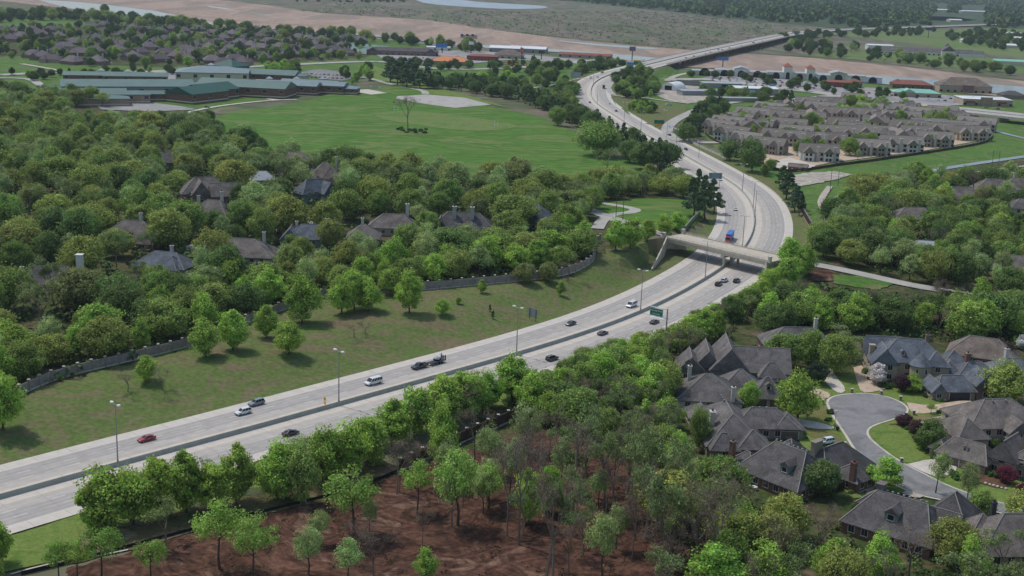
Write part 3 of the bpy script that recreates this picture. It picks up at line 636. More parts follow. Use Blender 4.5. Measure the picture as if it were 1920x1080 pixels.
sheet('island_lawn', X((1630,805),(1634,798),(1660,794),(1690,795),(1710,806),(1728,826),(1740,842),(1742,852),(1728,862),(1702,870),(1684,860),(1652,836),(1634,820)), M['lawn'], .16, step=6, smoothn=1)
dw = [('concrete', ((1685,786),(1770,790),(1790,802),(1786,824),(1770,828),(1748,812),(1705,800))), ('concrete', ((1700,872),(1742,862),(1775,862),(1800,880),(1770,896),(1745,893))),
 ('concrete', ((1482,784),(1520,790),(1562,800),(1565,806),(1530,806),(1490,798))), ('concrete', ((1560,842),(1596,838),(1602,848),(1604,858),(1572,854))), ('path', ((1582,900),(1612,902),(1640,905),(1648,914),(1620,926),(1586,922))),
 ('path', ((1690,926),(1712,914),(1738,930),(1720,936))), ('paver', ((1700,755),(1740,762),(1800,752),(1826,752),(1815,770),(1770,772),(1720,778),(1706,772))), ('paver', ((1600,690),(1620,685),(1640,720),(1672,716),(1680,724),(1640,736),(1615,738),(1606,715))),
 ('concrete', ((1532,690),(1555,684),(1566,705),(1588,732),(1575,740),(1556,728),(1540,706))), ('paver', ((1512,732),(1530,728),(1560,740),(1550,750),(1524,746))), ('concrete', ((1908,908),(1916,908),(1906,945),(1897,944)))]
for mname, q in dw: sheet('driveway', X(*q), M[mname], .24, step=8, smoothn=1)
sheet('flower_bed', X((1700,786),(1740,778),(1768,784),(1772,794),(1735,792),(1706,790)), M['drylawn'], .26, smoothn=1)
sheet('flower_bed', X((1665,797),(1700,800),(1725,822),(1745,842),(1760,850),(1748,826),(1720,806),(1690,794)), M['mulch'], .27, smoothn=1)
sheet('flower_bed', X((1790,900),(1830,905),(1880,920),(1900,905),(1860,890),(1800,885)), M['mulch'], .27, smoothn=1)
sheet('dry_lawn', X((1482,760),(1530,752),(1546,760),(1560,790),(1540,790),(1490,780)), M['drylawn'], .14, step=8, smoothn=1)
sheet('dry_lawn', X((1500,800),(1560,810),(1580,820),(1594,838),(1560,838),(1520,820)), M['drylawn'], .14, step=8, smoothn=1)
sheet('dry_lawn', X((1570,858),(1606,860),(1630,890),(1640,902),(1600,898),(1575,890)), M['drylawn'], .14, step=8, smoothn=1)
# lanes among the wooded gardens
for q in (((340,470),(356,466),(372,460),(390,448)), ((440,362),(470,372),(490,365),(476,352)), ((480,435),(510,430),(560,440),(600,448)), ((520,405),(560,412),(600,425)), ((1120,430),(1130,412),(1150,402),(1182,400),(1196,394),(1170,388),(1130,382),(1080,378))):
    strip('lane_road', X(*q), 6, M['lightroad'], .3, step=4)
sheet('garden_lawn', X((520,400),(560,395),(595,408),(600,420),(560,416)), M['field'], .24, step=6, smoothn=1)
sheet('garden_lawn', X((330,470),(370,458),(420,468),(380,480),(340,484)), M['lawn'], .22, step=6, smoothn=1)
strip('lane_road', X((1640,455),(1700,458),(1760,468),(1800,480)), 6, M['lightroad'], .3)
M['pool'] = water_mat('pool_water', (64,132,138), .2)
for n_, (x, y), d, lb in (('swimming_pool', (146,579), 5, 'turquoise swimming pool among trees on the far bank of the screen wall'), ('swimming_pool', (773,477), 5, 'turquoise swimming pool glimpsed between olive trees near the wall')):
    wx, wy, wz = T(x, y); mb = MB(); mb.box(0, 0, .0, 8, 4.5, .35); p = mb.build(n_, M['wallcap'], None, (wx, wy, wz)); tag(p, lb, 'pool')
    mb = MB(); mb.box(0, 0, .33, 7, 3.5, .06); mb.build('water', M['pool'], p)
# ------------------------------------------------------------------ trees
M['leaf'] = foliage_mat('leaves'); M['needle'] = foliage_mat('needles', .08)
M['bark'] = plain('bark', (84,74,64), .95, var=.3, scale=3); M['palebark'] = plain('pale_bark', (128,118,106), .95, var=.25, scale=3)
M['twig'] = plain('twigs', (122,110,100), .95, var=.2, scale=1)

def leaf_quads(cent, outw, size, rg, up=.35, jit=.75, asp=.75):
    """leaf clumps as small bent quads turned mostly outwards"""
    n = len(cent); nr = outw+rg.normal(0, jit*1.1, (n, 3)); nr[:, 2] += up; nr /= np.linalg.norm(nr, axis=1)[:, None]
    t = np.cross(nr, rg.normal(0, 1, (n, 3))); t /= np.linalg.norm(t, axis=1)[:, None]; b = np.cross(nr, t)
    sz = size*rg.uniform(.6, 1.35, (n, 1)); a = t*sz*.5; c = b*sz*.5*asp
    q = np.stack([cent-a*.6-c, cent+a*.7-c*.8, cent+a+c*.5, cent-a*.5+c], 1)      # n,4,3
    return q.reshape(-1, 3)
def mesh_quads(name, verts, mats, extra=None):
    """quads from verts (every 4) plus an optional MB with material index 1"""
    nv = len(verts); nq = nv//4; me = bpy.data.meshes.new(name)
    ev = np.array(extra.v, float).reshape(-1, 3) if extra and extra.v else np.zeros((0, 3)); ef = extra.f if extra else []
    me.vertices.add(nv+len(ev)); me.vertices.foreach_set('co', np.concatenate([verts, ev]).ravel())
    ls = [len(f) for f in ef]; nl = nv+sum(ls); me.loops.add(nl)
    li = np.concatenate([np.arange(nv), np.array([i+nv for f in ef for i in f], int)]); me.loops.foreach_set('vertex_index', li.astype(np.int32))
    st = np.concatenate([np.arange(nq)*4, nv+np.r_[0, np.cumsum(ls)[:-1]] if ls else np.zeros(0, int)]).astype(np.int32)
    me.polygons.add(nq+len(ef)); me.polygons.foreach_set('loop_start', st)
    me.polygons.foreach_set('material_index', np.r_[np.zeros(nq, int), np.ones(len(ef), int)].astype(np.int32))
    for m in mats: me.materials.append(m)
    me.update(calc_edges=True); me.validate(); return me

def limbs(mb, rg, h, r, nl, spread, base=.3, lean=0, top=.85, sides=6, sub=2):
    """tapered trunk with forking limbs; returns limb tips"""
    tips = []; p = Vector((0, 0, -.3)); q = None; k = 4; ax = rg.uniform(-1, 1, 2)*lean
    pts = [Vector((ax[0]*(i/k)**1.5*h+rg.normal(0, .012)*h*(i > 0), ax[1]*(i/k)**1.5*h+rg.normal(0, .012)*h*(i > 0), -.3+(h*top+.3)*i/k)) for i in range(k+1)]
    rad = [r*1.25, r*.85, r*.68, r*.42, r*.16]
    for i in range(k): mb.tube(pts[i], pts[i+1], rad[i], rad[i+1], sides, cap=False)
    tips.append(pts[-1]); ph0 = rg.uniform(0, 6.28)
    for j in range(nl):
        f = base+(.8-base)*(j+.5)/nl; i = min(k-1, int(f/top*k)) if f < top else k-1; u = f/top*k-i
        o = pts[i].lerp(pts[i+1], min(1, max(0, u))); ph = ph0+j*2.4; L = h*spread*(1.1-.5*f)*rg.uniform(.8, 1.2)
        m = o+Vector((math.cos(ph)*L*.5, math.sin(ph)*L*.5, L*.38)); e = m+Vector((math.cos(ph+.3)*L*.45, math.sin(ph+.3)*L*.45, L*.5))
        rr = r*.42*(1-.5*f); mb.tube(o, m, rr, rr*.65, 5, cap=False); mb.tube(m, e, rr*.65, rr*.2, 4, cap=False); tips.append(e)
        for _s in range(sub):
            a = rg.uniform(0, 6.28); e2 = m+Vector((math.cos(a)*L*.4, math.sin(a)*L*.4, L*rg.uniform(.1, .5))); mb.tube(m, e2, rr*.4, rr*.12, 4, cap=False); tips.append(e2)
    return tips

def leafy(seed, h=12, w=9, nb=46, per=95, size=.62, bot=.22, shape=1.0, dens_shell=.55, nl=7, spread=.36):
    """broad crown of clumps spread through an uneven volume"""
    rg = np.random.default_rng(seed); tr = MB(); tips = limbs(tr, rg, h*.9, h*.019+.05, nl, spread, base=bot*.9)
    cz = h*(bot+1)/2; rz = h*(1-bot)/2; cs = []
    lob = rg.uniform(.72, 1.16, 7); ph0 = rg.uniform(0, 6.28)
    for i in range(nb):
        v = rg.normal(0, 1, 3); v /= np.linalg.norm(v); rr = rg.uniform(dens_shell, 1)**.6
        th = math.atan2(v[1], v[0])+ph0; lw = np.interp((th % 6.2832)/6.2832*7, np.arange(8), np.r_[lob, lob[0]])
        taper = 1-.42*shape*max(0, v[2])-.12*max(0, -v[2])
        cs.append((v[0]*w/2*rr*lw*taper, v[1]*w/2*rr*lw*taper, cz+v[2]*rz*rr*(.86+.14*lw)))
    cs += [tuple(t) for t in tips[:10]]; cs = np.array(cs); Q = []
    for c in cs:
        br = w*rg.uniform(.07, .19); d = rg.normal(0, 1, (per, 3)); d /= np.linalg.norm(d, axis=1)[:, None]; rad = br*rg.uniform(.35, 1, (per, 1))**.5*(1+np.abs(rg.normal(0, .34, (per, 1))))
        p = c+d*rad*np.array([1, 1, .72]); cen = np.array([0, 0, cz]); o = (c-cen)/np.array([w/2, w/2, rz]); Q.append(leaf_quads(p, d*.75+o*.55, size, rg))
    return np.concatenate(Q), tr
def pine(seed, h=11, w=5.5, size=.55):
    rg = np.random.default_rng(seed); tr = MB(); limbs(tr, rg, h*.95, .2, 4, .2, base=.25); Q = []
    for i in range(42):
        f = rg.uniform(0, 1)**.8; z = h*(.16+.84*f); r = w/2*(1-f)**.7*rg.uniform(.45, 1.05); a = rg.uniform(0, 6.28); c = np.array([math.cos(a)*r, math.sin(a)*r, z])
        n = 70; d = rg.normal(0, 1, (n, 3)); d /= np.linalg.norm(d, axis=1)[:, None]; br = w*rg.uniform(.12, .2)*(1.1-.55*f)
        p = c+d*br*rg.uniform(.3, 1, (n, 1))**.5*np.array([1, 1, .6]); Q.append(leaf_quads(p, d*.8+np.array([math.cos(a), math.sin(a), .2])*.4, size, rg, up=.2))
    return np.concatenate(Q), tr
def twiggy(seed, h=13, w=6.5, leaf=500, size=.4, bot=.45, asp=.7):
    """nearly bare tree: tall trunk, forked limbs down to twigs, a thin veil of buds"""
    rg = np.random.default_rng(seed); tr = MB(); ends = []
    def grow(p, d, L, r, lev):
        q = p+d*L; tr.tube(p, q, r, r*.62, 5 if lev < 2 else 3, cap=False)
        if lev >= 4: ends.append(q); return
        for _k in range((3, 3, 3, 3)[lev] if lev else 4):
            v = Vector(rg.normal(0, 1, 3)); v -= d*v.dot(d); v.normalize(); nd = (d*rg.uniform(.75, 1.05)+v*rg.uniform(.3, .75)+Vector((0, 0, .22))).normalized()
            grow(p.lerp(q, rg.uniform(.72, 1)), nd, L*rg.uniform(.5, .72), r*rg.uniform(.42, .58), lev+1)
    grow(Vector((0, 0, -.3)), Vector((rg.normal(0, .06), rg.normal(0, .06), 1)).normalized(), h*bot, h*.014+.03, 0)
    E = np.array([tuple(e) for e in ends]); zmax = E[:, 2].max(); k = h/zmax
    tr.v = [(x*k*w/6.5, y*k*w/6.5, z*k) for x, y, z in tr.v]; E = E*np.array([k*w/6.5, k*w/6.5, k])
    c = E[rg.integers(0, len(E), leaf)]+rg.normal(0, .45, (leaf, 3)); return leaf_quads(c, rg.normal(0, .4, (leaf, 3)), size, rg, asp=asp), tr
def bushy(seed, h=2, w=2.6, n=700, size=.32):
    rg = np.random.default_rng(seed); tr = MB(); limbs(tr, rg, h*.7, .05, 4, .4, base=.1, sub=0); Q = []
    for i in range(12):
        v = rg.normal(0, 1, 3); v /= np.linalg.norm(v); v[2] = abs(v[2]); c = v*np.array([w/2, w/2, h*.62])*rg.uniform(.4, .8); c[2] += h*.18
        m = n//12; d = rg.normal(0, 1, (m, 3)); d /= np.linalg.norm(d, axis=1)[:, None]; Q.append(leaf_quads(c+d*w*.17*rg.uniform(.4, 1, (m, 1)), d*.8+v*.5, size, rg))
    return np.concatenate(Q), tr

LIB = {}
def lib(kind, fn, seeds, leafm, barkm, h, w, joined=False, **kw):
    for s in seeds:
        q, tr = fn(s, h=h, w=w, **kw)
        LIB.setdefault(kind, []).append(dict(crown=mesh_quads('crown', q, [leafm]), trunk=tr.mesh('trunk', barkm), whole=mesh_quads('tree', q, [leafm, barkm], tr), h=h, w=w))
lib('bright', leafy, (1, 2, 3, 4, 5, 6), M['leaf'], M['bark'], 12, 9, nb=62, per=130, size=.43, bot=.08, dens_shell=.35)
lib('round', leafy, (11, 12, 13, 14, 15), M['leaf'], M['bark'], 13, 13, nb=80, per=140, size=.52, bot=.14, shape=.7, dens_shell=.45)
lib('open', leafy, (21, 22, 23), M['leaf'], M['bark'], 12, 9, nb=40, per=100, size=.34, bot=.34, dens_shell=.35, nl=9, spread=.42)
lib('umbrella', leafy, (31, 32, 33, 34), M['leaf'], M['bark'], 11, 9, nb=24, per=105, size=.34, bot=.46, dens_shell=.3, nl=12, spread=.52)
lib('pine', pine, (41, 42, 43), M['needle'], M['bark'], 11, 6.2)
lib('bare', twiggy, (51, 52, 53), M['leaf'], M['twig'], 13, 7.5, leaf=1100, size=.5, asp=.16)
lib('sparse', twiggy, (61, 62, 63), M['leaf'], M['palebark'], 13, 9, leaf=1900, size=.48, bot=.4, asp=.5)
lib('bush', bushy, (71, 72, 73), M['leaf'], M['bark'], 2, 2.6)
lib('cone', pine, (81,), M['needle'], M['bark'], 4, 1.6, size=.3)

TREES = []                       # (kind, variant, x, y, z, scale_w, scale_h, rot, colour, name, label, group, pixel height)
KEEP = []                        # visible boxes in photograph pixels: x0,y0,x1,y1, base row
def keep(x0, y0, x1, y1, b, k=1): KEEP.append((x0, y0, x1, y1, b))
def jitcol(c, a=.12): 
    k = 2.1*rnd.uniform(1-a*1.3, 1+a*1.3); return tuple(max(0, v*k*rnd.uniform(1-a*.5, 1+a*.5)) for v in lin(c))+(1,)
SPECIES = {   # kind in words -> (library, colour, category)
 'bright_green_tree': ('bright', (114,140,46)), 'pale_green_tree': ('open', (120,136,80)), 'dark_green_tree': ('round', (80,101,46)), 'olive_green_tree': ('round', (114,124,54)),
 'mid_green_tree': ('round', (100,119,50)), 'russet_tree': ('round', (102,110,60)), 'bare_tree': ('bare', (92,82,70)), 'budding_tree': ('sparse', (96,110,62)), 'pine_tree': ('pine', (60,80,50)), 'flat_topped_tree': ('umbrella', (106,132,48)),
 'shrub': ('bush', (78,108,46)), 'conifer': ('cone', (40,66,36))}
def put(name, px, py, h, w=None, label=None, group=None, col=None, world=None, cat=None):
    lk, c = SPECIES[name]; k = rnd.randrange(len(LIB[lk])); L = LIB[lk][k]
    x, y, z = world if world else T(px, py); sh = h/L['h']; sw = (w/L['w']) if w else sh*rnd.uniform(.9, 1.1)
    bx, by, s = PX(x, y, z)
    TREES.append([lk, k, x, y, z, sw, sh, rnd.uniform(0, 6.28), (jitcol(tuple(col)) if col and max(col) < 200 else jitcol((162,164,158))) if col else jitcol(c), name, label, group, h*s, cat or ('shrub' if name == 'shrub' else 'tree')])
def inpoly(x, y, P):
    c = False
    for (x0, y0), (x1, y1) in zip(P, P[1:]+P[:1]):
        if (y0 > y) != (y1 > y) and x < (x1-x0)*(y-y0)/(y1-y0)+x0: c = not c
    return c
PLACED = []
def blocked(px, py, h, w, s):
    x0, x1, yt, yb = px-w*s*.42, px+w*s*.42, py-h*s, py-.12*h*s
    for a, b, c, d, base in KEEP:
        if py > base-2 and x1 > a and x0 < c and yb > b and yt < d: return True
    return False
def wood(poly, mix, gap, hr, where, seed, tries=6000, maxn=400, wr=(.75, 1.25), clear=2.5, topline=None):
    """trees spread over a patch of ground given in photograph pixels"""
    rr = random.Random(seed); P = [tuple(p) for p in poly]; W = [T(*p)[:2] for p in P]; xs = [p[0] for p in W]; ys = [p[1] for p in W]; n = 0
    names = list(mix); wt = list(mix.values()); cells = {}
    for _ in range(tries):
        x, y = rr.uniform(min(xs), max(xs)), rr.uniform(min(ys), max(ys))
        if not inpoly(x, y, W): continue
        g = gap*rr.uniform(.8, 1.25); cx, cy = int(x//20), int(y//20)
        if any((x-a)**2+(y-b)**2 < g*g for i in (-1, 0, 1) for j in (-1, 0, 1) for a, b in cells.get((cx+i, cy+j), ())): continue
        nm = rr.choices(names, wt)[0]; h = rr.uniform(*hr); L = LIB[SPECIES[nm][0]][0]; w = h*L['w']/L['h']*rr.uniform(*wr); z = Hh(x, y); px, py, s = PX(x, y, z)
        if px < -60 or px > 1985 or py-h*s > 1085 or py < -10: continue
        if any((x-a)**2+(y-b)**2 < (r+clear)**2 for a, b, r in SOLID): continue
        if topline:
            lim = np.interp(px, [p[0] for p in topline], [p[1] for p in topline]); hm = (py-lim)/s
            if hm < 3.5: continue
            if h > hm: w *= max(.7, hm/h); h = hm
        if blocked(px, py, h, w, s): continue
        cells.setdefault((cx, cy), []).append((x, y)); n += 1
        lab = None if where is None else f"{SPW[nm]} {where}"
        put(nm, 0, 0, h, w, lab, lab, world=(x, y, z))
        if n >= maxn: break
    return n
SPW = {'bright_green_tree': 'bright spring-green tree', 'pale_green_tree': 'pale grey-green open-crowned tree', 'dark_green_tree': 'dark green full-crowned tree', 'olive_green_tree': 'yellowish olive broad tree', 'mid_green_tree': 'mid-green rounded tree',
 'russet_tree': 'brownish russet tree', 'bare_tree': 'bare grey twiggy tree', 'budding_tree': 'thinly budding pale tree', 'pine_tree': 'dark pine', 'flat_topped_tree': 'flat-topped bright green tree', 'shrub': 'small green shrub', 'conifer': 'small dark conifer'}
SOLID = []                       # discs kept free of trunks: x, y, radius
# ------------------------------------------------------------------ buildings
def shingle(name, c, var=.16):
    return ground(name, [tuple(int(v*(1-var)) for v in c), c, tuple(min(255, int(v*(1+var))) for v in c)], .3, 2.6, .27, rough=.9, sharp=(.3, .7))
ROOF = {'grey': shingle('grey_shingles', (108,104,102)), 'brown': shingle('brown_shingles', (122,111,102)), 'dark': shingle('dark_shingles', (95,92,91)), 'blue': shingle('slate_shingles', (103,109,116)), 'taupe': shingle('taupe_shingles', (116,109,104)),
        'green': plain('green_metal_roof', (96,120,112), .5, .1, var=.08, scale=.1), 'darkgreen': plain('dark_green_roof', (42,86,74), .6, var=.12, scale=.1), 'bluegreen': plain('weathered_roof', (124,140,142), .5, .1, var=.08, scale=.1),
        'orange': plain('orange_tiles', (216,140,94), .8, var=.08, scale=.3), 'white': plain('white_roof', (226,228,228), .6, var=.05, scale=.2), 'mint': plain('mint_roof', (140,198,176), .6, var=.06, scale=.2), 'red': plain('red_tiles', (142,88,74), .8, var=.15, scale=.3), 'steel': plain('steel_roof', (176,180,182), .5, .2, var=.08, scale=.2)}
RIDGE = plain('ridge_cap', (138,134,128), .85)
WALL = {'tan': plain('tan_stucco', (172,158,136), .9, var=.08), 'brick': masonry('red_brick', (122,78,66), (108,70,60), (140,122,110), 1, bw=.6, rh=.22), 'stone': masonry('field_stone', (148,132,114), (120,104,92), (165,155,140), 1, bw=.8, rh=.45),
        'taupe': plain('taupe_siding', (142,132,118), .85, var=.08), 'teal': plain('grey_green_siding', (118,136,128), .85, var=.06), 'cream': plain('cream_stucco', (206,196,176), .9, var=.06), 'white': plain('white_wall', (218,216,210), .8, var=.06), 'grey': plain('grey_wall', (150,150,148), .8, var=.06),
        'buff': masonry('buff_brick', (160,134,112), (146,122,102), (170,155,138), 1, bw=.6, rh=.22), 'mauve': masonry('mauve_brick', (128,104,98), (116,94,90), (140,125,118), 1, bw=.6, rh=.22), 'redpaint': plain('red_wall', (138,66,60), .8)}
GLASS = mat('window_glass'); GLASS[2].inputs['Base Color'].default_value = (.018, .022, .028, 1); GLASS[2].inputs['Roughness'].default_value = .08; GLASS = GLASS[0]
TRIM = plain('window_trim', (196,190,178), .7); GDOOR = plain('garage_door_paint', (108,98,88), .7, var=.05); DDOOR = plain('door_wood', (78,58,44), .6)
CHW = plain('chimney_stucco', (196,190,180), .9, var=.08)
TW = tint_mat('tinted_wall', .85, .2, 0, .08); TR = tint_mat('tinted_roof', .9, .15, 0, .14)

def roof_wing(mb, c, l, h, r, t='hip', ax='x', o=.5, k=1.0, a=0, th=.24, z0=0, caps=True):
    lx, ly = (l if ax == 'x' else (l[1], l[0])); ex, ey = lx/2+o, ly/2+o; ra = a+(0 if ax == 'x' else math.pi/2); cs, sn = math.cos(ra), math.sin(ra)
    ca, sa = math.cos(a), math.sin(a); X0, Y0 = c[0]*ca-c[1]*sa, c[0]*sa+c[1]*ca
    def W(x, y, z): return (X0+x*cs-y*sn, Y0+x*sn+y*cs, z+z0)
    rl = ex if t == 'gable' else max(.01, ex-ey*k); e = h-r*o/max(.1, ly/2)*.9; top = h+r
    v = [W(-ex, -ey, e-th), W(ex, -ey, e-th), W(ex, ey, e-th), W(-ex, ey, e-th), W(-ex, -ey, e), W(ex, -ey, e), W(ex, ey, e), W(-ex, ey, e), W(-rl, 0, top), W(rl, 0, top)]
    mb.add(v, [(3, 2, 1, 0), (0, 1, 5, 4), (1, 2, 6, 5), (2, 3, 7, 6), (3, 0, 4, 7), (4, 5, 9, 8), (6, 7, 8, 9), (5, 6, 9), (7, 4, 8)])
    if caps:
        for p, q in (((8, 9),) if t == 'gable' else ((8, 9), (4, 8), (7, 8), (5, 9), (6, 9))): mb.tube(v[p], v[q], .17, .17, 4, 1, cap=False)
def wall_wing(mb, c, l, h, r, t, ax, a=0, mi=0, z0=0):
    ca, sa = math.cos(a), math.sin(a); X0, Y0 = c[0]*ca-c[1]*sa, c[0]*sa+c[1]*ca
    mb.box(X0, Y0, z0-.5, l[0], l[1], h+.5-.02, a, mi)
    if t == 'gable':
        lx, ly = (l if ax == 'x' else (l[1], l[0])); ra = a+(0 if ax == 'x' else math.pi/2); cs, sn = math.cos(ra), math.sin(ra)
        def W(x, y, z): return (X0+x*cs-y*sn, Y0+x*sn+y*cs, z+z0)
        n = len(mb.v); b = lx/2-.01; g = r*.97
        mb.add([W(-b, -ly/2, h-.03), W(-b, ly/2, h-.03), W(-b, 0, h+g), W(b, -ly/2, h-.03), W(b, ly/2, h-.03), W(b, 0, h+g)], [(0, 2, 1), (3, 4, 5), (0, 3, 5, 2), (1, 2, 5, 4)], mi)
def window(parent, x, y, z, w, h, ang, near=True, trim=None, name='window'):
    """ang: direction the window faces (local)"""
    mb = MB(); mb.box(0, 0, 0, .12, w+.24, h+.24); mb.box(.04, 0, -.1, .2, w+.4, .1)
    if not near: mb.box(.05, 0, .12, .06, w, h, mi=1)
    o = mb.build(name, [trim or TRIM, GLASS], parent, (x, y, z-.12), ang)
    if near:
        g = MB(); n = 2 if w > 1.3 else 1
        for i in range(n): g.box(.05, (i-(n-1)/2)*w/n, .12, .06, w/n-.08, h)
        g.build('pane', GLASS, o)
    return o
def chimney(parent, x, y, z0, z1, w=1.1, d=1.3, m=None, pot=True, a=0):
    mb = MB(); mb.box(x, y, z0, w, d, z1-z0, a); mb.box(x, y, z1, w*1.25, d*1.22, .22, a)
    o = mb.build('chimney', m or CHW, parent)
    if pot: q = MB(); q.tube((x, y, z1+.2), (x, y, z1+.75), .28, .26, 8); q.tube((x, y, z1+.75), (x, y, z1+.85), .4, .4, 8); q.build('chimney_cap', M['dark'], o)
    return o
def dormer(parent, x, y, z, w, h, d, ang, wallm, roofm, t='gable'):
    """small roof window house facing ang"""
    mb = MB(); mb.box(-d/2, 0, 0, d, w, h, mi=0); rm = MB(); 
    v = [(.25, -w/2-.25, h-.05), (.25, w/2+.25, h-.05), (.25, 0, h+w*.45), (-d-.6, -w/2-.25, h-.05), (-d-.6, w/2+.25, h-.05), (-d-.6, 0, h+w*.45)]
    mb.add(v, [(0, 1, 2), (0, 2, 5, 3), (1, 4, 5, 2), (3, 5, 4), (0, 3, 4, 1)], 1)
    o = mb.build('dormer', [wallm, roofm], parent, (x, y, z), ang); window(o, 0.02, 0, h*.28, w*.5, h*.55, 0, False, name='dormer_window'); return o
def house(name, label, cat, x, y, rz, wings, roof='grey', wall='tan', group=None, near=True, wgap=3.2, windows=True, z=None, solid=True):
    z = Hh(x, y) if z is None else z; a = R(rz); E = empty(name, (x, y, z), a, label, cat, group)
    rb = MB(); wbs = {}
    for wg in wings:
        wm = wg.get('m', wall); wb = wbs.setdefault(wm, MB()); t, ax = wg.get('t', 'hip'), wg.get('ax', 'x' if wg['l'][0] >= wg['l'][1] else 'y')
        wall_wing(wb, wg['c'], wg['l'], wg['h'], wg['r'], t, ax, z0=wg.get('z', 0)); roof_wing(rb, wg['c'], wg['l'], wg['h'], wg['r'], t, ax, k=wg.get('k', 1), o=wg.get('o', .5), z0=wg.get('z', 0))
        if solid:
            ca, sa = math.cos(a), math.sin(a); SOLID.append((x+wg['c'][0]*ca-wg['c'][1]*sa, y+wg['c'][0]*sa+wg['c'][1]*ca, max(wg['l'])*.52))
    for wm, wb in wbs.items(): wb.build('wall', WALL[wm], E)
    rb.build('roof', [ROOF[roof], RIDGE], E)
    if near and y < 440 and x > 40: NEARW.append((x, y, a, wings))
    if windows:
        for wi, wg in enumerate(wings):
            cx, cy = wg['c']; lx, ly = wg['l']; skip = wg.get('skip', '')
            for nx_, ny_, L, off, key in ((0, -1, lx, ly/2, 's'), (1, 0, ly, lx/2, 'e'), (-1, 0, ly, lx/2, 'w')):
                if key in skip: continue
                ang = math.atan2(ny_, nx_); n = max(1, int((L-1.5)/wgap))
                for lev in range(1 if wg['h'] < 5 else 2):
                    for i in range(n):
                        u = (i-(n-1)/2)*wgap; px_, py_ = cx+nx_*off-ny_*u, cy+ny_*off+nx_*u
                        tx, ty = px_+nx_*.4, py_+ny_*.4
                        if any(q is not wg and abs(tx-q['c'][0]) < q['l'][0]/2+.2 and abs(ty-q['c'][1]) < q['l'][1]/2+.2 for q in wings): continue
                        window(E, px_, py_, wg.get('z', 0)+.9+lev*3.0, 1.5, 1.5, ang, near)
    return E
def gdoor(E, x, y, w, h, ang, m=None):
    mb = MB(); mb.box(0, 0, 0, .1, w, h)
    for i in range(1, 4): mb.box(.06, 0, h*i/4-.03, .03, w, .05)
    mb.box(.02, -w/2-.12, 0, .16, .22, h+.2, mi=1); mb.box(.02, w/2+.12, 0, .16, .22, h+.2, mi=1); mb.box(.02, 0, h, .16, w, .2, mi=1)
    mb.build('garage_door', [m or GDOOR, TRIM], E, (x, y, 0), ang)
def door(E, x, y, ang, w=1.2, h=2.3):
    mb = MB(); mb.box(0, 0, 0, .12, w, h); mb.box(.08, w*.38, 1, .06, .06, .12, mi=1); mb.build('door', [DDOOR, M['galv']], E, (x, y, 0), ang)
def vents(E, x0, y0, x1, y1, z, n):
    for i in range(n):
        f = i/(n-1); mb = MB(); x, y = x0+(x1-x0)*f, y0+(y1-y0)*f; mb.tube((x, y, z-.3), (x, y, z+.25), .2, .2, 8); mb.ball((x, y, z+.32), .34, .34, .2, 8, 4); mb.build('roof_vent', M['galv'], E)
NEARW = []
S, Ea, We, No = -math.pi/2, 0, math.pi, math.pi/2
W_ = lambda cx, cy, lx, ly, h, r, t='hip', **k: dict(c=(cx, cy), l=(lx, ly), h=h, r=r, t=t, **k)

# --- the close
E = house('brick_house', 'sprawling grey house with rear gables, grey-green gable end and two-door garage', 'house', 70, 380, -3, [W_(8, 11, 20, 15, 4.4, 5.8, 'gable', m='teal'), W_(-1, 12, 12, 18, 4.6, 6.8, 'gable', ax='y', m='teal'), W_(-7.5, 13, 9, 14, 4.3, 5.2, 'gable', ax='y', m='teal'), W_(-13, 9, 8, 11, 4, 4, 'gable', ax='y', m='teal'), W_(12, 3, 8, 6, 4.2, 3.6),
  W_(-9.5, -15, 19, 17, 3.2, 5.6, m='cream'), W_(8.5, -13, 9.4, 8.6, 3.1, 5, skip='s'), W_(1, -7, 13, 12, 3.2, 5), W_(-17, -12, 6, 9, 3, 2.2, m='cream')], 'grey', 'tan')
gdoor(E, 6.4, -17.32, 3.4, 2.5, S); gdoor(E, 10.6, -17.32, 3.4, 2.5, S); chimney(E, -15, -13, 3.5, 10.2); dormer(E, 8.5, -15.6, 4.4, 1.7, 1.9, 2.2, S, WALL['cream'], ROOF['grey']); dormer(E, -14, 2.6, 4.6, 2.2, 2, 3, S, WALL['teal'], ROOF['grey'])
chimney(E, -2.8, -23, 2.5, 7.4)
E = house('brick_house', 'large grey hip-roofed house with tall tan chimney below the two-door garage house', 'house', 61, 334.5, 2, [W_(0, 0, 16, 27, 3.2, 6.2), W_(11, 6, 18, 11, 3.4, 3.9), W_(-5.5, 12, 7, 9, 3.2, 2.7), W_(-3.6, -13, 7.4, 6, 3.2, 3.4), W_(4.6, -10.5, 9, 9, 3.2, 3.6), W_(17.5, 5, 8, 9, 3.2, 3.2, skip='s')], 'grey', 'taupe')
gdoor(E, 17.6, .45, 4.8, 2.3, S); chimney(E, -5.4, -4.5, 3, 9.4, 1.3, 1.8); dormer(E, -5.6, -1, 5, 1.8, 1.6, 2.4, We, WALL['taupe'], ROOF['grey']); vents(E, -.5, 5, -.4, 9, 9.3, 3); vents(E, 8, 6, 12, 6.4, 7, 3)
E = house('brick_house', 'grey-roofed brick house with row of roof vents and brick chimneys at both ends', 'house', 72, 305, -49, [W_(0, 0, 19, 18, 3.2, 6.4, k=.55), W_(4, 12.5, 12, 20, 3.2, 5.4), W_(-10, -4, 8, 7, 3, 3), W_(-6.5, 9, 10, 10, 3.2, 4.4), W_(11, 12, 8, 8, 3, 3)], 'dark', 'brick')
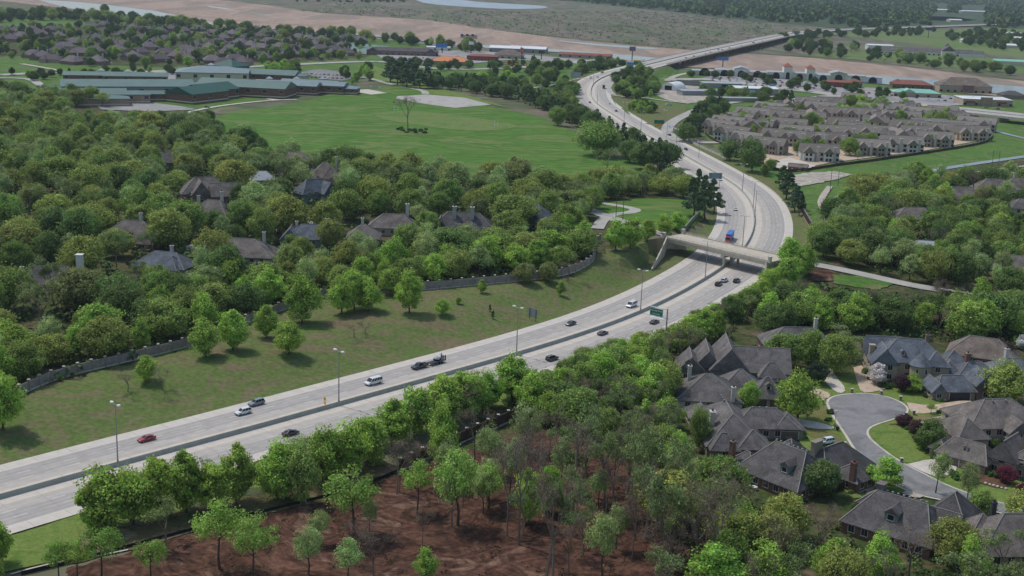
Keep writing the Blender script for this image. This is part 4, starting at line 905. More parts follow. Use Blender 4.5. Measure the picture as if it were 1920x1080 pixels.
vents(E, -5, .7, 4.4, .7, 9.5, 8); dormer(E, 3.4, -6.5, 4.9, 2.6, 2.2, 4, S, WALL['teal'], ROOF['dark']); chimney(E, -12.5, -7.5, 0, 8.6, 1.2, 1.2, WALL['brick']); chimney(E, 13.4, 8.4, 0, 7.6, 1.3, 1.3, WALL['brick']); chimney(E, 2.6, 7.4, 4, 10.2, 1.4, 3.2, WALL['taupe'], False); dormer(E, -5.5, 6.6, 5, 2, 1.8, 2.6, R(130), WALL['teal'], ROOF['dark'])
E = house('brick_house', 'dark grey hip-roofed brick house with chimney and steep dormer nearest the lower woods', 'house', 92, 276, -38, [W_(0, 0, 21, 17, 3.2, 6, k=.55), W_(8.6, 10.5, 12, 13, 3.2, 6.6), W_(-9, 8, 7, 6, 3, 2.6), W_(9, 2.5, 8, 10, 3.2, 4.8, 'gable', ax='x')], 'dark', 'brick')
vents(E, -4, .8, 5.5, .8, 9.1, 8); dormer(E, 0, -6, 4.9, 3, 2.2, 4.2, S, WALL['teal'], ROOF['dark']); chimney(E, -5.6, 1.2, 5, 10.6, 1.7, 2.1, ROOF['taupe'], False)
E = house('brick_house', 'grey-roofed house cut off by the lower edge beside the curving street', 'house', 115, 268, 4, [W_(0, 0, 20, 15, 3.2, 6.4), W_(-6, 3, 10, 10, 3.2, 5)], 'taupe', 'tan'); chimney(E, -3.4, 3.4, 5, 10.6, 1, 1, M['dark'], True); vents(E, 2, .8, 6, .8, 9.5, 3)
E = house('stucco_house', 'two-storey tan house with complex taupe roof beside the pale driveway', 'house', 138, 342, 10, [W_(0, 1, 24, 16, 6.2, 5.4), W_(-12, -3, 9, 13, 4.2, 4.2), W_(1, -8, 6, 5, 6, 2.8, 'gable', ax='y'), W_(9.5, -8, 6, 5, 6, 2.6, 'gable', ax='y')], 'taupe', 'tan'); vents(E, -2, 0, 2, 0, 11.2, 2)
E = house('stone_house', 'taupe-roofed stone house with arched gable window and angled garages', 'house', 123.5, 322, -42, [W_(0, 0, 13.5, 9, 3, 3.6, k=.6, skip='s'), W_(9.5, 3, 8, 9, 5, 4.6, 'gable', ax='y', m='stone'), W_(17, 6, 12, 12, 5, 5.2), W_(-7.6, 1, 4, 7, 3, 1.8, m='stone', skip='s')], 'taupe', 'stone')
gdoor(E, -2.8, -4.52, 4.6, 2.3, S); gdoor(E, 3, -4.52, 3.0, 2.3, S); gdoor(E, -9.62, .8, 3, 2.3, We); mb = MB(); mb.box(0, 0, 0, .14, 1.9, 1.8); mb.tube((-.07, 0, 1.8), (.07, 0, 1.8), .95, .95, 14); mb.build('arched_window', GLASS, E, (9.5, -1.56, 3.6), S)
dormer(E, 0, -2.6, 4.2, 1.3, 1.1, 2, S, WALL['cream'], ROOF['taupe'])
E = house('turret_house', 'tall slate-roofed stucco house with a round conical turret', 'house', 129.5, 399, -4, [W_(0, 0, 22, 14, 6.4, 5.8), W_(-9, -4.8, 8, 8, 6.2, 4.6, 'gable', ax='y'), W_(7.6, -5, 7, 7, 6.2, 3.8), W_(15.5, 4, 9, 9, 4, 4), W_(-7, 6, 11, 8, 6.2, 4.6, 'gable'), W_(12.5, -3, 5, 7, 3.6, 3)], 'blue', 'tan')
mb = MB(); mb.tube((0, 0, -.4), (0, 0, 6.4), 3.2, 3.2, 24); t = mb.build('turret', WALL['tan'], E, (2, -9, 0)); mb = MB(); mb.tube((0, 0, 6.2), (0, 0, 6.4), 3.8, 3.8, 24); mb.tube((0, 0, 6.4), (0, 0, 10.2), 3.8, .05, 24); mb.build('turret_roof', ROOF['blue'], t)
for an in (-120, -70): window(t, 3.2*math.cos(R(an)), 3.2*math.sin(R(an)), 4, .7, 1.5, R(an), True)
door(E, -1.6, -7.1, S, 1.6, 2.6); dormer(E, -3, -5.2, 7.8, 1.3, 1.3, 3, S, WALL['tan'], ROOF['blue']); chimney(E, 6.4, 3.6, 8, 12.6, 1.2, 1.4, WALL['mauve']); chimney(E, -12, -1, 4, 9.6, 1.6, 1.6, WALL['tan'], False)
E = house('brick_house', 'slate-roofed stone garage house with wide dark doors under an olive tree', 'house', 137.5, 379.5, 4, [W_(0, 0, 12, 9, 3, 3.6, k=.6, skip='s'), W_(9.5, .5, 6, 9, 4.8, 3.4, 'gable', ax='y', m='mauve'), W_(13, 14, 14, 10, 3.4, 3.4), W_(11, 7, 8, 8, 3.4, 3.4), W_(-5.6, -.6, 4, 9, 3, 2.4, 'gable', ax='y', m='stone')], 'blue', 'stone')
gdoor(E, 1.2, -4.52, 6.4, 2.3, S, M['dark']); chimney(E, 11, 15, 4, 9, 1.5, 1.8, WALL['brick'])
E = house('brick_house', 'long brown-roofed house with single chimney half hidden behind the trees', 'house', 98, 420.5, 3, [W_(0, 0, 24, 14, 3.5, 5), W_(10, -5, 8, 9, 3.5, 4)], 'grey', 'brick'); chimney(E, 6.5, 2, 5, 11)
E = house('brick_house', 'dark russet-roofed house at the right edge behind the garage house', 'house', 160, 416, -25, [W_(0, 0, 22, 13, 3.4, 5.2)], 'brown', 'brick')
E = house('brick_house', 'small slate hip-roofed house beyond the garage house with tan chimney', 'house', 163, 398, 8, [W_(0, 0, 16, 12, 3.4, 3.8)], 'blue', 'tan'); chimney(E, 0, 4, 5, 9)
keep(1272,642,1472,760,760); keep(1298,755,1500,850,835); keep(1392,825,1585,925,915); keep(1580,925,1660,990,980); keep(1660,915,1800,965,960); keep(1840,950,1925,985,1000); keep(1625,622,1790,715,705); keep(1735,690,1845,745,740); keep(1548,735,1710,900,880); keep(1700,790,1920,935,925); keep(1435,613,1550,645,640); keep(1790,745,1920,850,830); keep(1850,650,1920,690,680); keep(1480,690,1560,830,800); keep(1585,900,1640,925,925); keep(1600,690,1700,755,750)

# --- houses in the left woods: px of ground centre, size, turn, heights
def phouse(px, py, rz, lx, ly, h, r, roof, wall, label, extra=(), ch=(), dm=(), vis=None, nm='brick_house'):
    x, y, z = T(px, py); E = house(nm, label, 'house', x, y, rz, [W_(0, 0, lx, ly, h, r)]+list(extra), roof, wall, wgap=4)
    for c in ch: chimney(E, *c)
    for d in dm: dormer(E, *d, WALL[wall], ROOF[roof])
    if vis: w_, h_ = vis[2]-vis[0], vis[3]-vis[1]; keep(vis[0]+w_*.3, vis[1]+h_*.04, vis[2]-w_*.3, vis[1]+h_*.4, vis[4])
    return E
phouse(252, 458, -8, 25, 16, 3.4, 7, 'taupe', 'brick', 'grey hip-roofed brick house with pale chimney and three small dormers in the left woods', [W_(9, -6, 8, 9, 3.4, 4.6)], [(2, 3, 8, 13)], [(-3, -6, 5, 1.3, 1.3, 2, S), (1, -6, 5, 1.3, 1.3, 2, S), (-9, -5, 4.6, 1.3, 1.3, 2, S)], (210,408,300,460,462))
phouse(456, 486, -4, 27, 17, 3.2, 5.6, 'taupe', 'grey', 'broad grey hip-roofed house with white chimney nearest the screen wall', [W_(-13, 4, 11, 10, 3.2, 3.6)], [(8, 3, 6, 11)], (), (398,443,500,492,492))
phouse(312, 508, -14, 22, 13, 3.2, 4.6, 'blue', 'tan', 'slate-roofed house behind the trees below the brick house with dormers', [W_(5, -4, 8, 9, 3.2, 4)], [(1, 3, 5, 9.5)], (), (278,475,352,505,512))
phouse(384, 375, 22, 24, 15, 5, 6.6, 'taupe', 'mauve', 'large stepped grey house, higher of the two joined roofs in the left woods', [W_(9, -9, 15, 12, 4.6, 5.4, 'gable', ax='x'), W_(-3, -4, 9, 14, 5, 6, 'gable', ax='y')], (), (), (342,330,432,385,386))
phouse(402, 412, -16, 18, 12, 4.2, 5.2, 'taupe', 'mauve', 'grey-roofed house with two tall pale chimneys just below the stepped grey house', [W_(9, 3, 9, 9, 4.2, 5, 'gable', ax='y')], [(3, 2, 4, 13), (-8, 0, 3, 10.5)], (), (380,378,436,408,416))
phouse(610, 345, 8, 17, 15, 5, 7, 'brown', 'tan', 'brown steep-roofed house with white chimney at the edge of the playing field', [W_(3, -7, 9, 8, 5, 5)], [(6, 1, 6, 15)], (), (592,308,634,345,350))
phouse(590, 376, 40, 19, 10, 5, 6, 'blue', 'teal', 'slate-blue gabled house turned at an angle among the left woods', [W_(4, -4, 7, 9, 5, 5, 'gable', ax='y')], (), (), (566,350,612,385,385))
phouse(582, 456, 4, 20, 13, 3.4, 5, 'blue', 'teal', 'slate-roofed cottage with two dark chimneys beside the curved lane', [W_(-8, -3, 8, 10, 3.4, 4.4, 'gable', ax='y')], [(7, 2, 4, 10.5, 1.2, 1.2, M['barrier']), (11, 0, 3, 9.6, 1.2, 1.2, M['barrier']), (-6, 2, 4, 9)], (), (540,428,612,462,464))
phouse(682, 456, 2, 14, 13, 3.6, 5, 'taupe', 'tan', 'small grey hip-roofed house just left of the house with the tall white chimney', (), [(-1, 5, 6, 10)], (), None)
phouse(738, 436, 0, 22, 13, 3.6, 5, 'taupe', 'tan', 'grey house whose tall white chimney rises above the olive trees', (), [(6, 1, 5, 13, 1.4, 1.6)], (), (715,404,762,425,440))
phouse(868, 440, 0, 28, 14, 4.2, 6, 'dark', 'mauve', 'dark-roofed house with twin grey chimneys deep in the woods', [W_(-10, -5, 8, 9, 4.2, 4.6, 'gable', ax='y')], [(-4, -2, 5, 13, 1.7, 2, M['barrier']), (4, -2, 5, 13, 1.7, 2, M['barrier'])], (), (830,404,896,430,440))
phouse(1006, 424, -28, 13, 12, 4.6, 6, 'blue', 'teal', 'steep slate-gabled house with white barge boards near the winding lane', [W_(-3, -5, 8, 8, 4.4, 4.6, 'gable', ax='y'), W_(3, -5, 8, 8, 4.4, 4.2, 'gable', ax='y')], (), (), (985,390,1030,418,428))
phouse(546, 312, 0, 27, 15, 3.6, 5.4, 'brown', 'mauve', 'mauve-brown hip-roofed house behind the trees at the lower field edge', (), (), (), None)
phouse(322, 312, -6, 24, 13, 3.6, 5, 'dark', 'brick', 'dark-roofed house with brick chimney at the back of the left woods', (), [(-6, 1, 5, 11.5, 1.3, 1.4, WALL['brick'])], (), (292,286,340,298,314))
phouse(492, 345, 20, 14, 10, 3.2, 4, 'steel', 'cream', 'pale-roofed low building beside the loop driveway in the left woods', (), (), (), (478,325,496,350,348))
phouse(98, 540, 0, 26, 14, 3.4, 5, 'dark', 'tan', 'mostly hidden dark-roofed house with a white chimney tower', (), [(10, 2, 0, 12.5, 2.2, 2.2, WALL['white'], False), (-10, -2, 3, 8)], (), None)
phouse(1712, 418, 4, 25, 15, 3.4, 5, 'taupe', 'tan', 'grey-roofed house alone among trees right of the footpath', (), (), (), (1678,393,1742,420,420))
phouse(1742, 482, -10, 24, 13, 3.2, 4.4, 'steel', 'tan', 'pale-roofed house below the dark board fence right of the footpath', (), (), (), None)
phouse(1800, 378, 0, 26, 15, 3.4, 5.4, 'taupe', 'tan', 'left one of the three grey roofs beside the drainage channel', [W_(-8, -5, 9, 9, 3.4, 4)], (), (), (1765,352,1830,380,384))
phouse(1862, 364, -6, 24, 15, 3.4, 6, 'taupe', 'brick', 'middle one of the three grey roofs beside the drainage channel', [W_(8, -5, 9, 9, 3.4, 4)], (), (), (1825,335,1885,362,368))
phouse(1912, 362, -10, 24, 15, 3.4, 6, 'taupe', 'brick', 'right one of the three grey roofs beside the drainage channel with a chimney', (), [(-4, 2, 6, 12)], (), (1885,330,1925,362,366))
phouse(1902, 516, -20, 18, 12, 4, 5, 'taupe', 'cream', 'grey-roofed cream house at the right edge above the woodland road', (), (), (), (1885,490,1925,515,520))
phouse(1915, 398, 0, 16, 12, 3.4, 4.4, 'grey', 'cream', 'small grey house at the right edge below the three grey roofs', (), (), (), (1900,380,1925,398,400))

# --- apartment estate: one block, copied
def apartment_proto():
    E = empty('apartment_block', (0, 0, 0), 0, 'x', 'apartment block', 'grey-roofed apartment blocks of the estate'); wings = [W_(0, 0, 25, 12, 6, 4.6, 'gable'), W_(-7.5, -7, 7, 4, 6, 3.6, 'gable', ax='y'), W_(5.5, -6.6, 6, 3.4, 6, 3, 'gable', ax='y'), W_(-6, 6.6, 7, 4, 6, 3.4, 'gable', ax='y'), W_(7, 6.6, 7, 4, 6, 3.4, 'gable', ax='y')]
    wb, rb = MB(), MB()
    for w in wings: wall_wing(wb, w['c'], w['l'], w['h'], w['r'], 'gable', w.get('ax', 'x')); roof_wing(rb, w['c'], w['l'], w['h'], w['r'], 'gable', w.get('ax', 'x'), o=.45)
    wb.build('wall', TW, E); rb.build('roof', [TR, RIDGE], E)
    for x in (-1.4, 9.4): chimney(E, x, -6.4, 0, 9.2, 1.7, 1.1, CHW, False)
    for lev in (0, 1):
        for x, y in ((-8.8, -9.02), (-6.2, -9.02), (1.2, -6.02), (4.4, -8.32), (6.6, -8.32), (11.4, -6.02)): window(E, x, y, .7+lev*3, 1.6, 1.7, S, False)
        for y in (-3, 2.5): window(E, 12.52, y, .7+lev*3, 1.6, 1.7, Ea, False); window(E, -12.52, y, .7+lev*3, 1.6, 1.7, We, False)
    return E
AP = apartment_proto(); note_kids()
CW, CT, CB = (208,208,200), (188,172,144), (160,146,128); first = True
APS = [(1534,300,-6,CW,'pale apartment block nearest the freeway beside the forecourt'),(1632,290,-4,CB,'brown apartment block second along the lower fence'),(1688,283,-5,CW,'white apartment block third along the lower fence'),(1752,274,-6,CB,'tan-brown apartment block fourth along the lower fence'),(1818,262,8,CT,'tan apartment block at the right-hand tip of the estate'),
 (1352,252,-50,CT,'tan apartment block highest on the freeway side of the estate'),(1376,264,-42,CW,'white apartment block on the freeway side behind the pines'),(1402,276,-40,CT,'cream apartment block on the freeway side of the estate, third down'),(1442,287,-30,CB,'brown apartment block beside the entrance lot'),
 (1492,262,-18,CB,'apartment block left of the central drive'),(1508,274,-12,CT,'apartment block just behind the pale one at the forecourt'),(1478,248,-20,CB,None),(1570,262,-8,CT,'tan apartment block behind the brown lower one'),(1640,262,-4,CW,'white-gabled apartment block in the middle of the estate'),
 (1700,250,6,CT,None),(1740,247,-6,CB,None),(1580,246,-14,CT,None),(1640,240,-4,CB,None),(1390,238,-35,CB,None),(1412,226,-30,CB,None),(1446,216,-24,CB,None),(1476,210,-16,CT,None),(1520,204,-10,CB,None),(1556,204,-8,CB,None),(1600,196,-12,CW,None),(1640,204,-20,CB,None),(1670,216,-26,CT,None),(1560,224,-12,CB,None),(1610,226,-6,CB,None),(1520,230,-14,CW,None),(1690,232,-18,CB,None),(1722,224,-24,CT,None),(1766,222,-30,CB,None),(1792,232,-30,CT,None),(1470,232,-20,CT,None),(1830,244,-20,CB,None),(1366,244,-40,CT,None),(1420,250,-30,CT,None),(1456,224,-20,CB,None),(1540,214,-12,CB,None),(1600,256,-6,CT,None),(1660,230,-14,CW,None),(1770,256,0,CB,None),(1800,252,-6,CT,None),(1716,262,0,CT,None),(1680,268,-4,CB,None),(1548,276,-6,CT,None),(1460,270,-24,CT,None),(1630,216,-20,CT,None),(1700,212,-26,CB,None)]
for i, (px, py, rz, c, lab) in enumerate(APS):
    x, y, z = T(px, py); o = AP if i == 0 else link_copy(AP); o.location = (x, y, z); o.scale = (rnd.uniform(.95, 1.25), rnd.uniform(1.0, 1.3), 1.08); o.rotation_euler = (0, 0, R(rz+(rnd.uniform(-14, 14) if lab is None else 0)+(90 if lab is None and i % 4 == 1 else 0))); o['label'] = lab or ('grey-roofed %s apartment block packed inside the estate' % {CW: 'white', CT: 'tan', CB: 'brown'}[c]); SOLID.append((x, y, 13))
    if lab is None: o['group'] = 'grey-roofed %s apartment blocks packed inside the estate' % {CW: 'white', CT: 'tan', CB: 'brown'}[c]
note_kids()
for o in list(SC.objects):
    if o.type == 'EMPTY' and o.name.split('.')[0] == 'apartment_block':
        i = 0 if o.name == 'apartment_block' else int(o.name.split('.')[1]); c = APS[min(i, len(APS)-1)][3]
        for ch in KIDS[o.name]:
            if ch.name.startswith('wall'): ch.color = lin(c)+(1,)
            elif ch.name.startswith('roof'): ch.color = lin((lambda d: tuple(v+d for v in (136,129,121)))(rnd.randint(-12, 8)))+(1,)
keep(1486,272,1582,312,302); keep(1600,268,1740,300,292); keep(1740,250,1862,285,272)

# --- far suburb houses
def suburb_proto(k):
    E = empty('suburban_house', (0, 0, 0), 0, 'x', 'house'); ws = [[W_(0, 0, 19, 13, 3.4, 5), W_(5, -5, 8, 9, 3.4, 4)], [W_(0, 0, 16, 15, 4, 5.6), W_(-6, -5, 8, 8, 3.4, 4, 'gable', ax='y')], [W_(0, 0, 21, 11, 3.6, 4.6), W_(-6, -4, 7, 9, 3.6, 4)]][k]; wb, rb = MB(), MB()
    for w in ws: ax = w.get('ax', 'x'); wall_wing(wb, w['c'], w['l'], w['h'], w['r'], w['t'], ax); roof_wing(rb, w['c'], w['l'], w['h'], w['r'], w['t'], ax, caps=False)
    wb.build('wall', TW, E); rb.build('roof', TR, E); chimney(E, 4, 3, 5, 10.2, 1.1, 1.1, CHW, False); return E
SP = [suburb_proto(k) for k in range(3)]; note_kids(); used = [False]*3
SUB = [(62,108,1),(80,112,1),(98,117,1),(136,120,1),(183,121,1),(150,104,0),(178,100,0),(222,98,0),(262,103,0),(278,92,0),(250,112,0),(75,68,0),(60,60,0),(30,62,0),(8,60,0),(95,60,0),(110,72,0),(170,52,0),(195,50,0),(250,56,0),(275,60,0),(300,62,0),(320,58,0),(232,70,0),(372,58,0),(392,94,0),(350,98,0),(365,90,0),(420,76,0),(410,84,0),(450,84,0),(470,90,0),(490,94,0),(520,104,1),(495,114,1),(440,116,1),(398,118,1),(420,106,0),(540,62,0),(560,74,0),(580,78,0),(538,84,0),(600,68,0),(622,72,0),(648,76,0),(575,106,0),(620,106,1),(628,98,0),(550,96,0),(480,60,0),(455,62,0),(338,76,0),(345,62,0),(505,82,0),(310,78,0),(660,78,0),(676,80,0)]+[(40,72,0),(20,78,0),(122,92,0),(140,84,0),(205,84,0),(232,88,0),(265,76,0),(290,84,0),(310,104,0),(332,110,1),(350,116,1),(360,106,0),(378,84,0),(385,72,0),(400,66,0),(432,96,0),(436,68,0),(466,74,0),(470,104,0),(488,72,0),(500,64,0),(516,72,0),(522,94,0),(545,106,1),(556,66,0),(590,88,0),(602,96,0),(604,78,0),(640,92,0),(648,104,1),(420,124,1),(455,122,1),(300,116,1),(110,100,0),(180,76,0)]
for i, (px, py, row) in enumerate(SUB):
    k = i % 3; x, y, z = T(px, py); o = SP[k] if not used[k] else link_copy(SP[k]); used[k] = True; o.location = (x, y, z); o.scale = (1.15, 1.15, 1.15); o.rotation_euler = (0, 0, R(rnd.uniform(-25, 25))); SOLID.append((x, y, 11))
    lb = 'mauve-grey suburban house in the front row facing the avenue' if row else 'mauve-grey suburban house among trees between avenue and river'; o['label'] = lb; o['group'] = lb
    note_kids()
    for ch in KIDS[o.name]:
        if ch.name.startswith('wall'): ch.color = lin(rnd.choice([(150,120,108),(168,148,130),(140,112,104)]))+(1,)
        elif ch.name.startswith('roof'): ch.color = lin((lambda d: tuple(v+d for v in (120,111,112)))(rnd.randint(-14, 10)))+(1,)
keep(0,60,28,75,70); keep(1,1,2,2,0)
# --- school: many low wings under green metal roofs
def pw(px, py): x, y, z = T(px, py); return x, y
sx, sy = pw(380, 190); SCH = empty('school_building', (sx, sy, Hh(sx, sy)), 0, 'sprawling low school under pale green metal roofs behind the wood', 'school')
def swing(px, py, lx, ly, rz, h, r, roof, wallm, t='gable', ax='x', ox=.8, z0=0, band=True, wins=0):
    x, y = pw(px, py); x -= sx; y -= sy; h *= 1.3; r *= 1.15; mb = MB(); a = R(rz); wall_wing(mb, (0, 0), (lx, ly), h, r, t, ax); w = mb.build('wall', WALL[wallm], SCH, (x, y, z0), a)
    mb = MB(); roof_wing(mb, (0, 0), (lx, ly), h, r, t, ax, o=ox, caps=False, th=.6); mb.build('roof', ROOF[roof], SCH, (x, y, z0), a)
    if band: mb = MB(); mb.box(0, 0, z0+1.0, lx+.16, ly+.16, 1.0, a); mb.build('wall_band', WALL['cream'], SCH, (x, y, 0))
    for i in range(wins):
        u = (i-(wins-1)/2)*(lx-6)/max(1, wins-1); window(SCH, x+u*math.cos(a)+(ly/2+.05)*math.sin(a), y+u*math.sin(a)-(ly/2+.05)*math.cos(a), z0+h*.5, 3.6, h*.3, a+S, False)
swing(240, 182, 110, 46, 20, 9, 3.5, 'green', 'grey', wins=6); swing(165, 187, 62, 34, 20, 6, 3, 'green', 'grey', wins=6); swing(190, 197, 44, 20, 20, 5, 1.6, 'green', 'buff', 'hip'); swing(230, 192, 44, 18, 20, 6, 2, 'green', 'buff', 'hip', wins=4); swing(282, 188, 40, 16, 20, 5, 1.8, 'green', 'brick', 'hip', wins=4)
swing(205, 152, 84, 18, 14, 5, 2.4, 'green', 'brick', wins=6); swing(255, 154, 60, 18, 14, 5.2, 2.4, 'green', 'brick', wins=4)
swing(330, 178, 60, 40, 16, 6.5, 3, 'green', 'cream', 'hip', wins=4); swing(400, 152, 70, 44, 10, 8, 4, 'bluegreen', 'cream', 'hip', wins=5); swing(432, 143, 30, 26, -30, 9, 5, 'darkgreen', 'brick', 'hip', band=False)
swing(370, 189, 46, 30, 62, 6.5, 4.4, 'darkgreen', 'brick', wins=3); swing(394, 184, 46, 28, 62, 6.5, 4.4, 'darkgreen', 'brick', wins=3)
swing(462, 178, 84, 34, -8, 7, 4.5, 'green', 'brick', wins=6); swing(500, 150, 66, 26, -6, 5.5, 3.5, 'green', 'brick', wins=4); swing(545, 152, 34, 20, -6, 5, 2, 'green', 'cream', 'hip')
swing(540, 174, 60, 22, -6, 6.5, 2.6, 'bluegreen', 'brick', wins=6); swing(582, 172, 54, 22, -6, 6.5, 2.6, 'bluegreen', 'brick', wins=6); swing(612, 174, 38, 22, -6, 6.2, 2.4, 'bluegreen', 'brick', wins=4); swing(638, 175, 34, 18, -6, 4.5, 1.8, 'bluegreen', 'brick', 'hip', wins=3)
for px, py, z in ((505, 168, 9.2), (556, 168, 9.2), (604, 168, 9), (190, 150, 8), (240, 152, 8), (396, 146, 12)):
    x, y = pw(px, py); mb = MB(); mb.box(0, 0, -1.5, 5, 4, 3); mb.box(0, 0, 1.5, 6.5, 5.5, 1.6, top=(.15, .5)); mb.build('roof_cupola', ROOF['steel'], SCH, (x-sx, y-sy, z))
for px, py in ((150, 183), (165, 181), (180, 179), (200, 177)):
    x, y = pw(px, py); mb = MB(); mb.box(0, 0, -1, 3.5, 3, 2.4, top=(.9, .3)); mb.build('roof_vent', M['dark'], SCH, (x-sx, y-sy, 8))
keep(140,140,650,205,203)

# --- shops, sheds and other single buildings
def bld(name, label, cat, px, py, rz, lx, ly, h, r, roof, wallm, t='hip', extra=(), wins=0, feats=()):
    x, y, z = T(px, py); E = house(name, label, cat, x, y, rz, [W_(0, 0, lx, ly, h, r, t)]+list(extra), roof, wallm, near=False, windows=False, z=z)
    for i in range(wins): window(E, (i-(wins-1)/2)*(lx-4)/max(1, wins-1), -ly/2-.03, .6, min(3, lx/wins*.6), min(h*.5, 2.4), S, False)
    for f in feats:
        mb = MB(); mb.box(0, 0, 0, f[3], f[4], f[5]); mb.build(f[0], f[6], E, f[1:3]+(f[7] if len(f) > 7 else 0,))
    return E
bld('restaurant', 'low restaurant with bright orange roof beside the avenue', 'restaurant', 845, 121, -4, 50, 26, 5, 5, 'orange', 'tan', extra=[W_(8, 5, 20, 22, 5, 6)], wins=6)
bld('strip_mall', 'long dark-roofed strip of shops beyond the orange roof', 'shop', 755, 103, 4, 96, 24, 6, 4, 'dark', 'mauve', wins=12, extra=[W_(-40, -8, 12, 12, 6, 4, 'gable', ax='y'), W_(38, -8, 12, 12, 6, 4, 'gable', ax='y')])
bld('petrol_station', 'white and blue station building left of the flags', 'shop', 822, 94, 4, 34, 18, 5, .8, 'white', 'white', wins=4)
bld('boat_shed', 'white-roofed open shed, left of the pair on the river bank', 'shed', 948, 97, -6, 44, 26, 6, 3, 'white', 'grey', 'gable', wins=3)
bld('boat_shed', 'white-roofed dark shed, right of the pair on the river bank', 'shed', 992, 98, -10, 52, 24, 6, 3, 'white', 'grey', 'gable', wins=4)
bld('restaurant', 'pinkish stucco restaurant with pyramid roof below the white sheds', 'restaurant', 955, 109, 0, 40, 30, 5, 7, 'brown', 'tan', wins=5)
bld('restaurant', 'red-brick restaurant behind trees left of the pink one', 'restaurant', 905, 113, -4, 40, 22, 6, 2, 'red', 'redpaint', wins=5)
bld('shop_building', 'long low red-roofed building near the river, left of the bridge', 'shop', 1098, 108, -12, 74, 14, 4, 2.5, 'red', 'tan', 'gable', wins=6)
bld('quonset_hut', 'placeholder', 'shed', 1262, 168, 0, 1, 1, .5, .3, 'steel', 'grey', wins=0)
q = [o for o in SC.objects if o.name.startswith('quonset_hut')][0]; q['label'] = 'white half-round quonset hut with dark doorway in the gravel yard'
for c in list(q.children): bpy.data.objects.remove(c)
mb = MB(); secs = []
for yy in (-13, 13): secs.append([(9.5*math.cos(math.pi*k/14), yy, 8*math.sin(math.pi*k/14)) for k in range(15)])
mb.loft(secs); q.rotation_euler = (0, 0, R(-30)); mb.build('shell', ROOF['white'], q); mb = MB(); mb.box(0, -13.05, 0, 8, .2, 5); mb.build('doorway', M['black'], q)
bld('storage_shed', 'grey metal shed with pale roof in the gravel yard', 'shed', 1308, 178, 14, 40, 17, 5, 1.2, 'steel', 'grey', 'gable')
bld('storage_shed', 'flat grey shed with open bay behind the gravel yard', 'shed', 1350, 163, 6, 44, 22, 5, 1, 'steel', 'grey', 'gable', feats=[('doorway', 4, -11, 10, .3, 3.6, M['black'])])
bld('storage_shed', 'dark container row beside the quonset hut', 'shed', 1298, 160, -12, 34, 8, 5, .4, 'dark', 'grey', 'gable')
bld('warehouse', 'white-roofed warehouse with two loading doors behind the conifers', 'warehouse', 1412, 176, 6, 46, 28, 7, 1.4, 'white', 'grey', 'gable', feats=[('loading_door', -14, -14.1, 6, .3, 5, WALL['white']), ('loading_door', -5, -14.1, 6, .3, 5, WALL['white'])])
bld('storage_shed', 'long low shed beside the boulevard above the pines', 'shed', 1375, 190, 10, 50, 10, 4, .6, 'steel', 'grey', 'gable')
# shopping centre: one building of several pale fronts
x, y, z = T(1450, 146); MALL = empty('shopping_centre', (x, y, z), R(-6), 'long white Mediterranean shopping centre with red-capped towers by the river', 'shopping centre')
for i, (u, lx, h, kind) in enumerate(((-84, 30, 6, 0), (-60, 22, 8, 0), (-40, 18, 10, 1), (-20, 26, 7, 0), (2, 20, 8, 0), (16, 10, 15, 2), (30, 18, 8, 0), (43, 10, 14, 2), (58, 20, 7, 0), (76, 20, 10, 1), (96, 24, 8, 0), (116, 22, 7, 0))):
    mb = MB(); wall_wing(mb, (0, 0), (lx-.05, 22), h, 2 if kind else .6, 'gable' if kind == 1 else 'hip', 'y'); mb.build('wall', WALL['white'] if i % 3 else WALL['cream'], MALL, (u, -u*.06*(i > 5), 0))
    mb = MB(); roof_wing(mb, (0, 0), (lx-.4, 22), h, (3, 2.4, 4)[0 if kind == 0 else 1 if kind == 1 else 2]*(.3 if kind == 0 else 1), 'gable' if kind == 1 else 'hip', 'y' if kind == 1 else 'x', caps=False); mb.build('roof', ROOF['red'] if kind == 2 else ROOF['steel'], MALL, (u, -u*.06*(i > 5), 0))
    mb = MB(); mb.box(0, 0, 0, lx*.45, .3, h*.42); mb.tube((0, -.15, h*.42), (0, .15, h*.42), lx*.22, lx*.22, 12); mb.build('archway', M['black'], MALL, (u, -11.1-u*.06*(i > 5), 0))
bld('restaurant', 'red-walled restaurant in the shopping car park', 'restaurant', 1578, 163, -4, 42, 20, 6, 1.6, 'red', 'redpaint', extra=[W_(14, 4, 16, 16, 7, 3)], wins=5)
bld('restaurant', 'terracotta-tiled restaurant right of the red one near the river', 'restaurant', 1708, 165, -6, 46, 22, 5, 4, 'red', 'brick', extra=[W_(-16, 0, 14, 14, 6, 4)], wins=5)
bld('bank_building', 'bank building with mint green roof beside the boulevard', 'bank', 1716, 181, -4, 50, 20, 5, 3.4, 'mint', 'tan', extra=[W_(-10, -6, 12, 14, 6, 3, 'gable', ax='y')], wins=5)
bld('office_building', 'large grey hip-roofed two-storey office by the river', 'office', 1804, 172, -5, 58, 30, 8, 8, 'brown', 'tan', extra=[W_(2, -14, 12, 8, 9, 2, m='mauve')], wins=8)
bld('strip_mall', 'flat white-roofed shops with red awnings beside the boulevard bridge', 'shop', 1842, 196, -2, 50, 34, 7, .6, 'white', 'tan', wins=5, feats=[('awning', -18, -18, 9, 2.5, 1.2, WALL['redpaint'], 3.4), ('awning', 14, -18, 9, 2.5, 1.2, WALL['redpaint'], 3.4), ('front_gable', -2, -17.6, 12, 1.2, 9, WALL['buff'])])
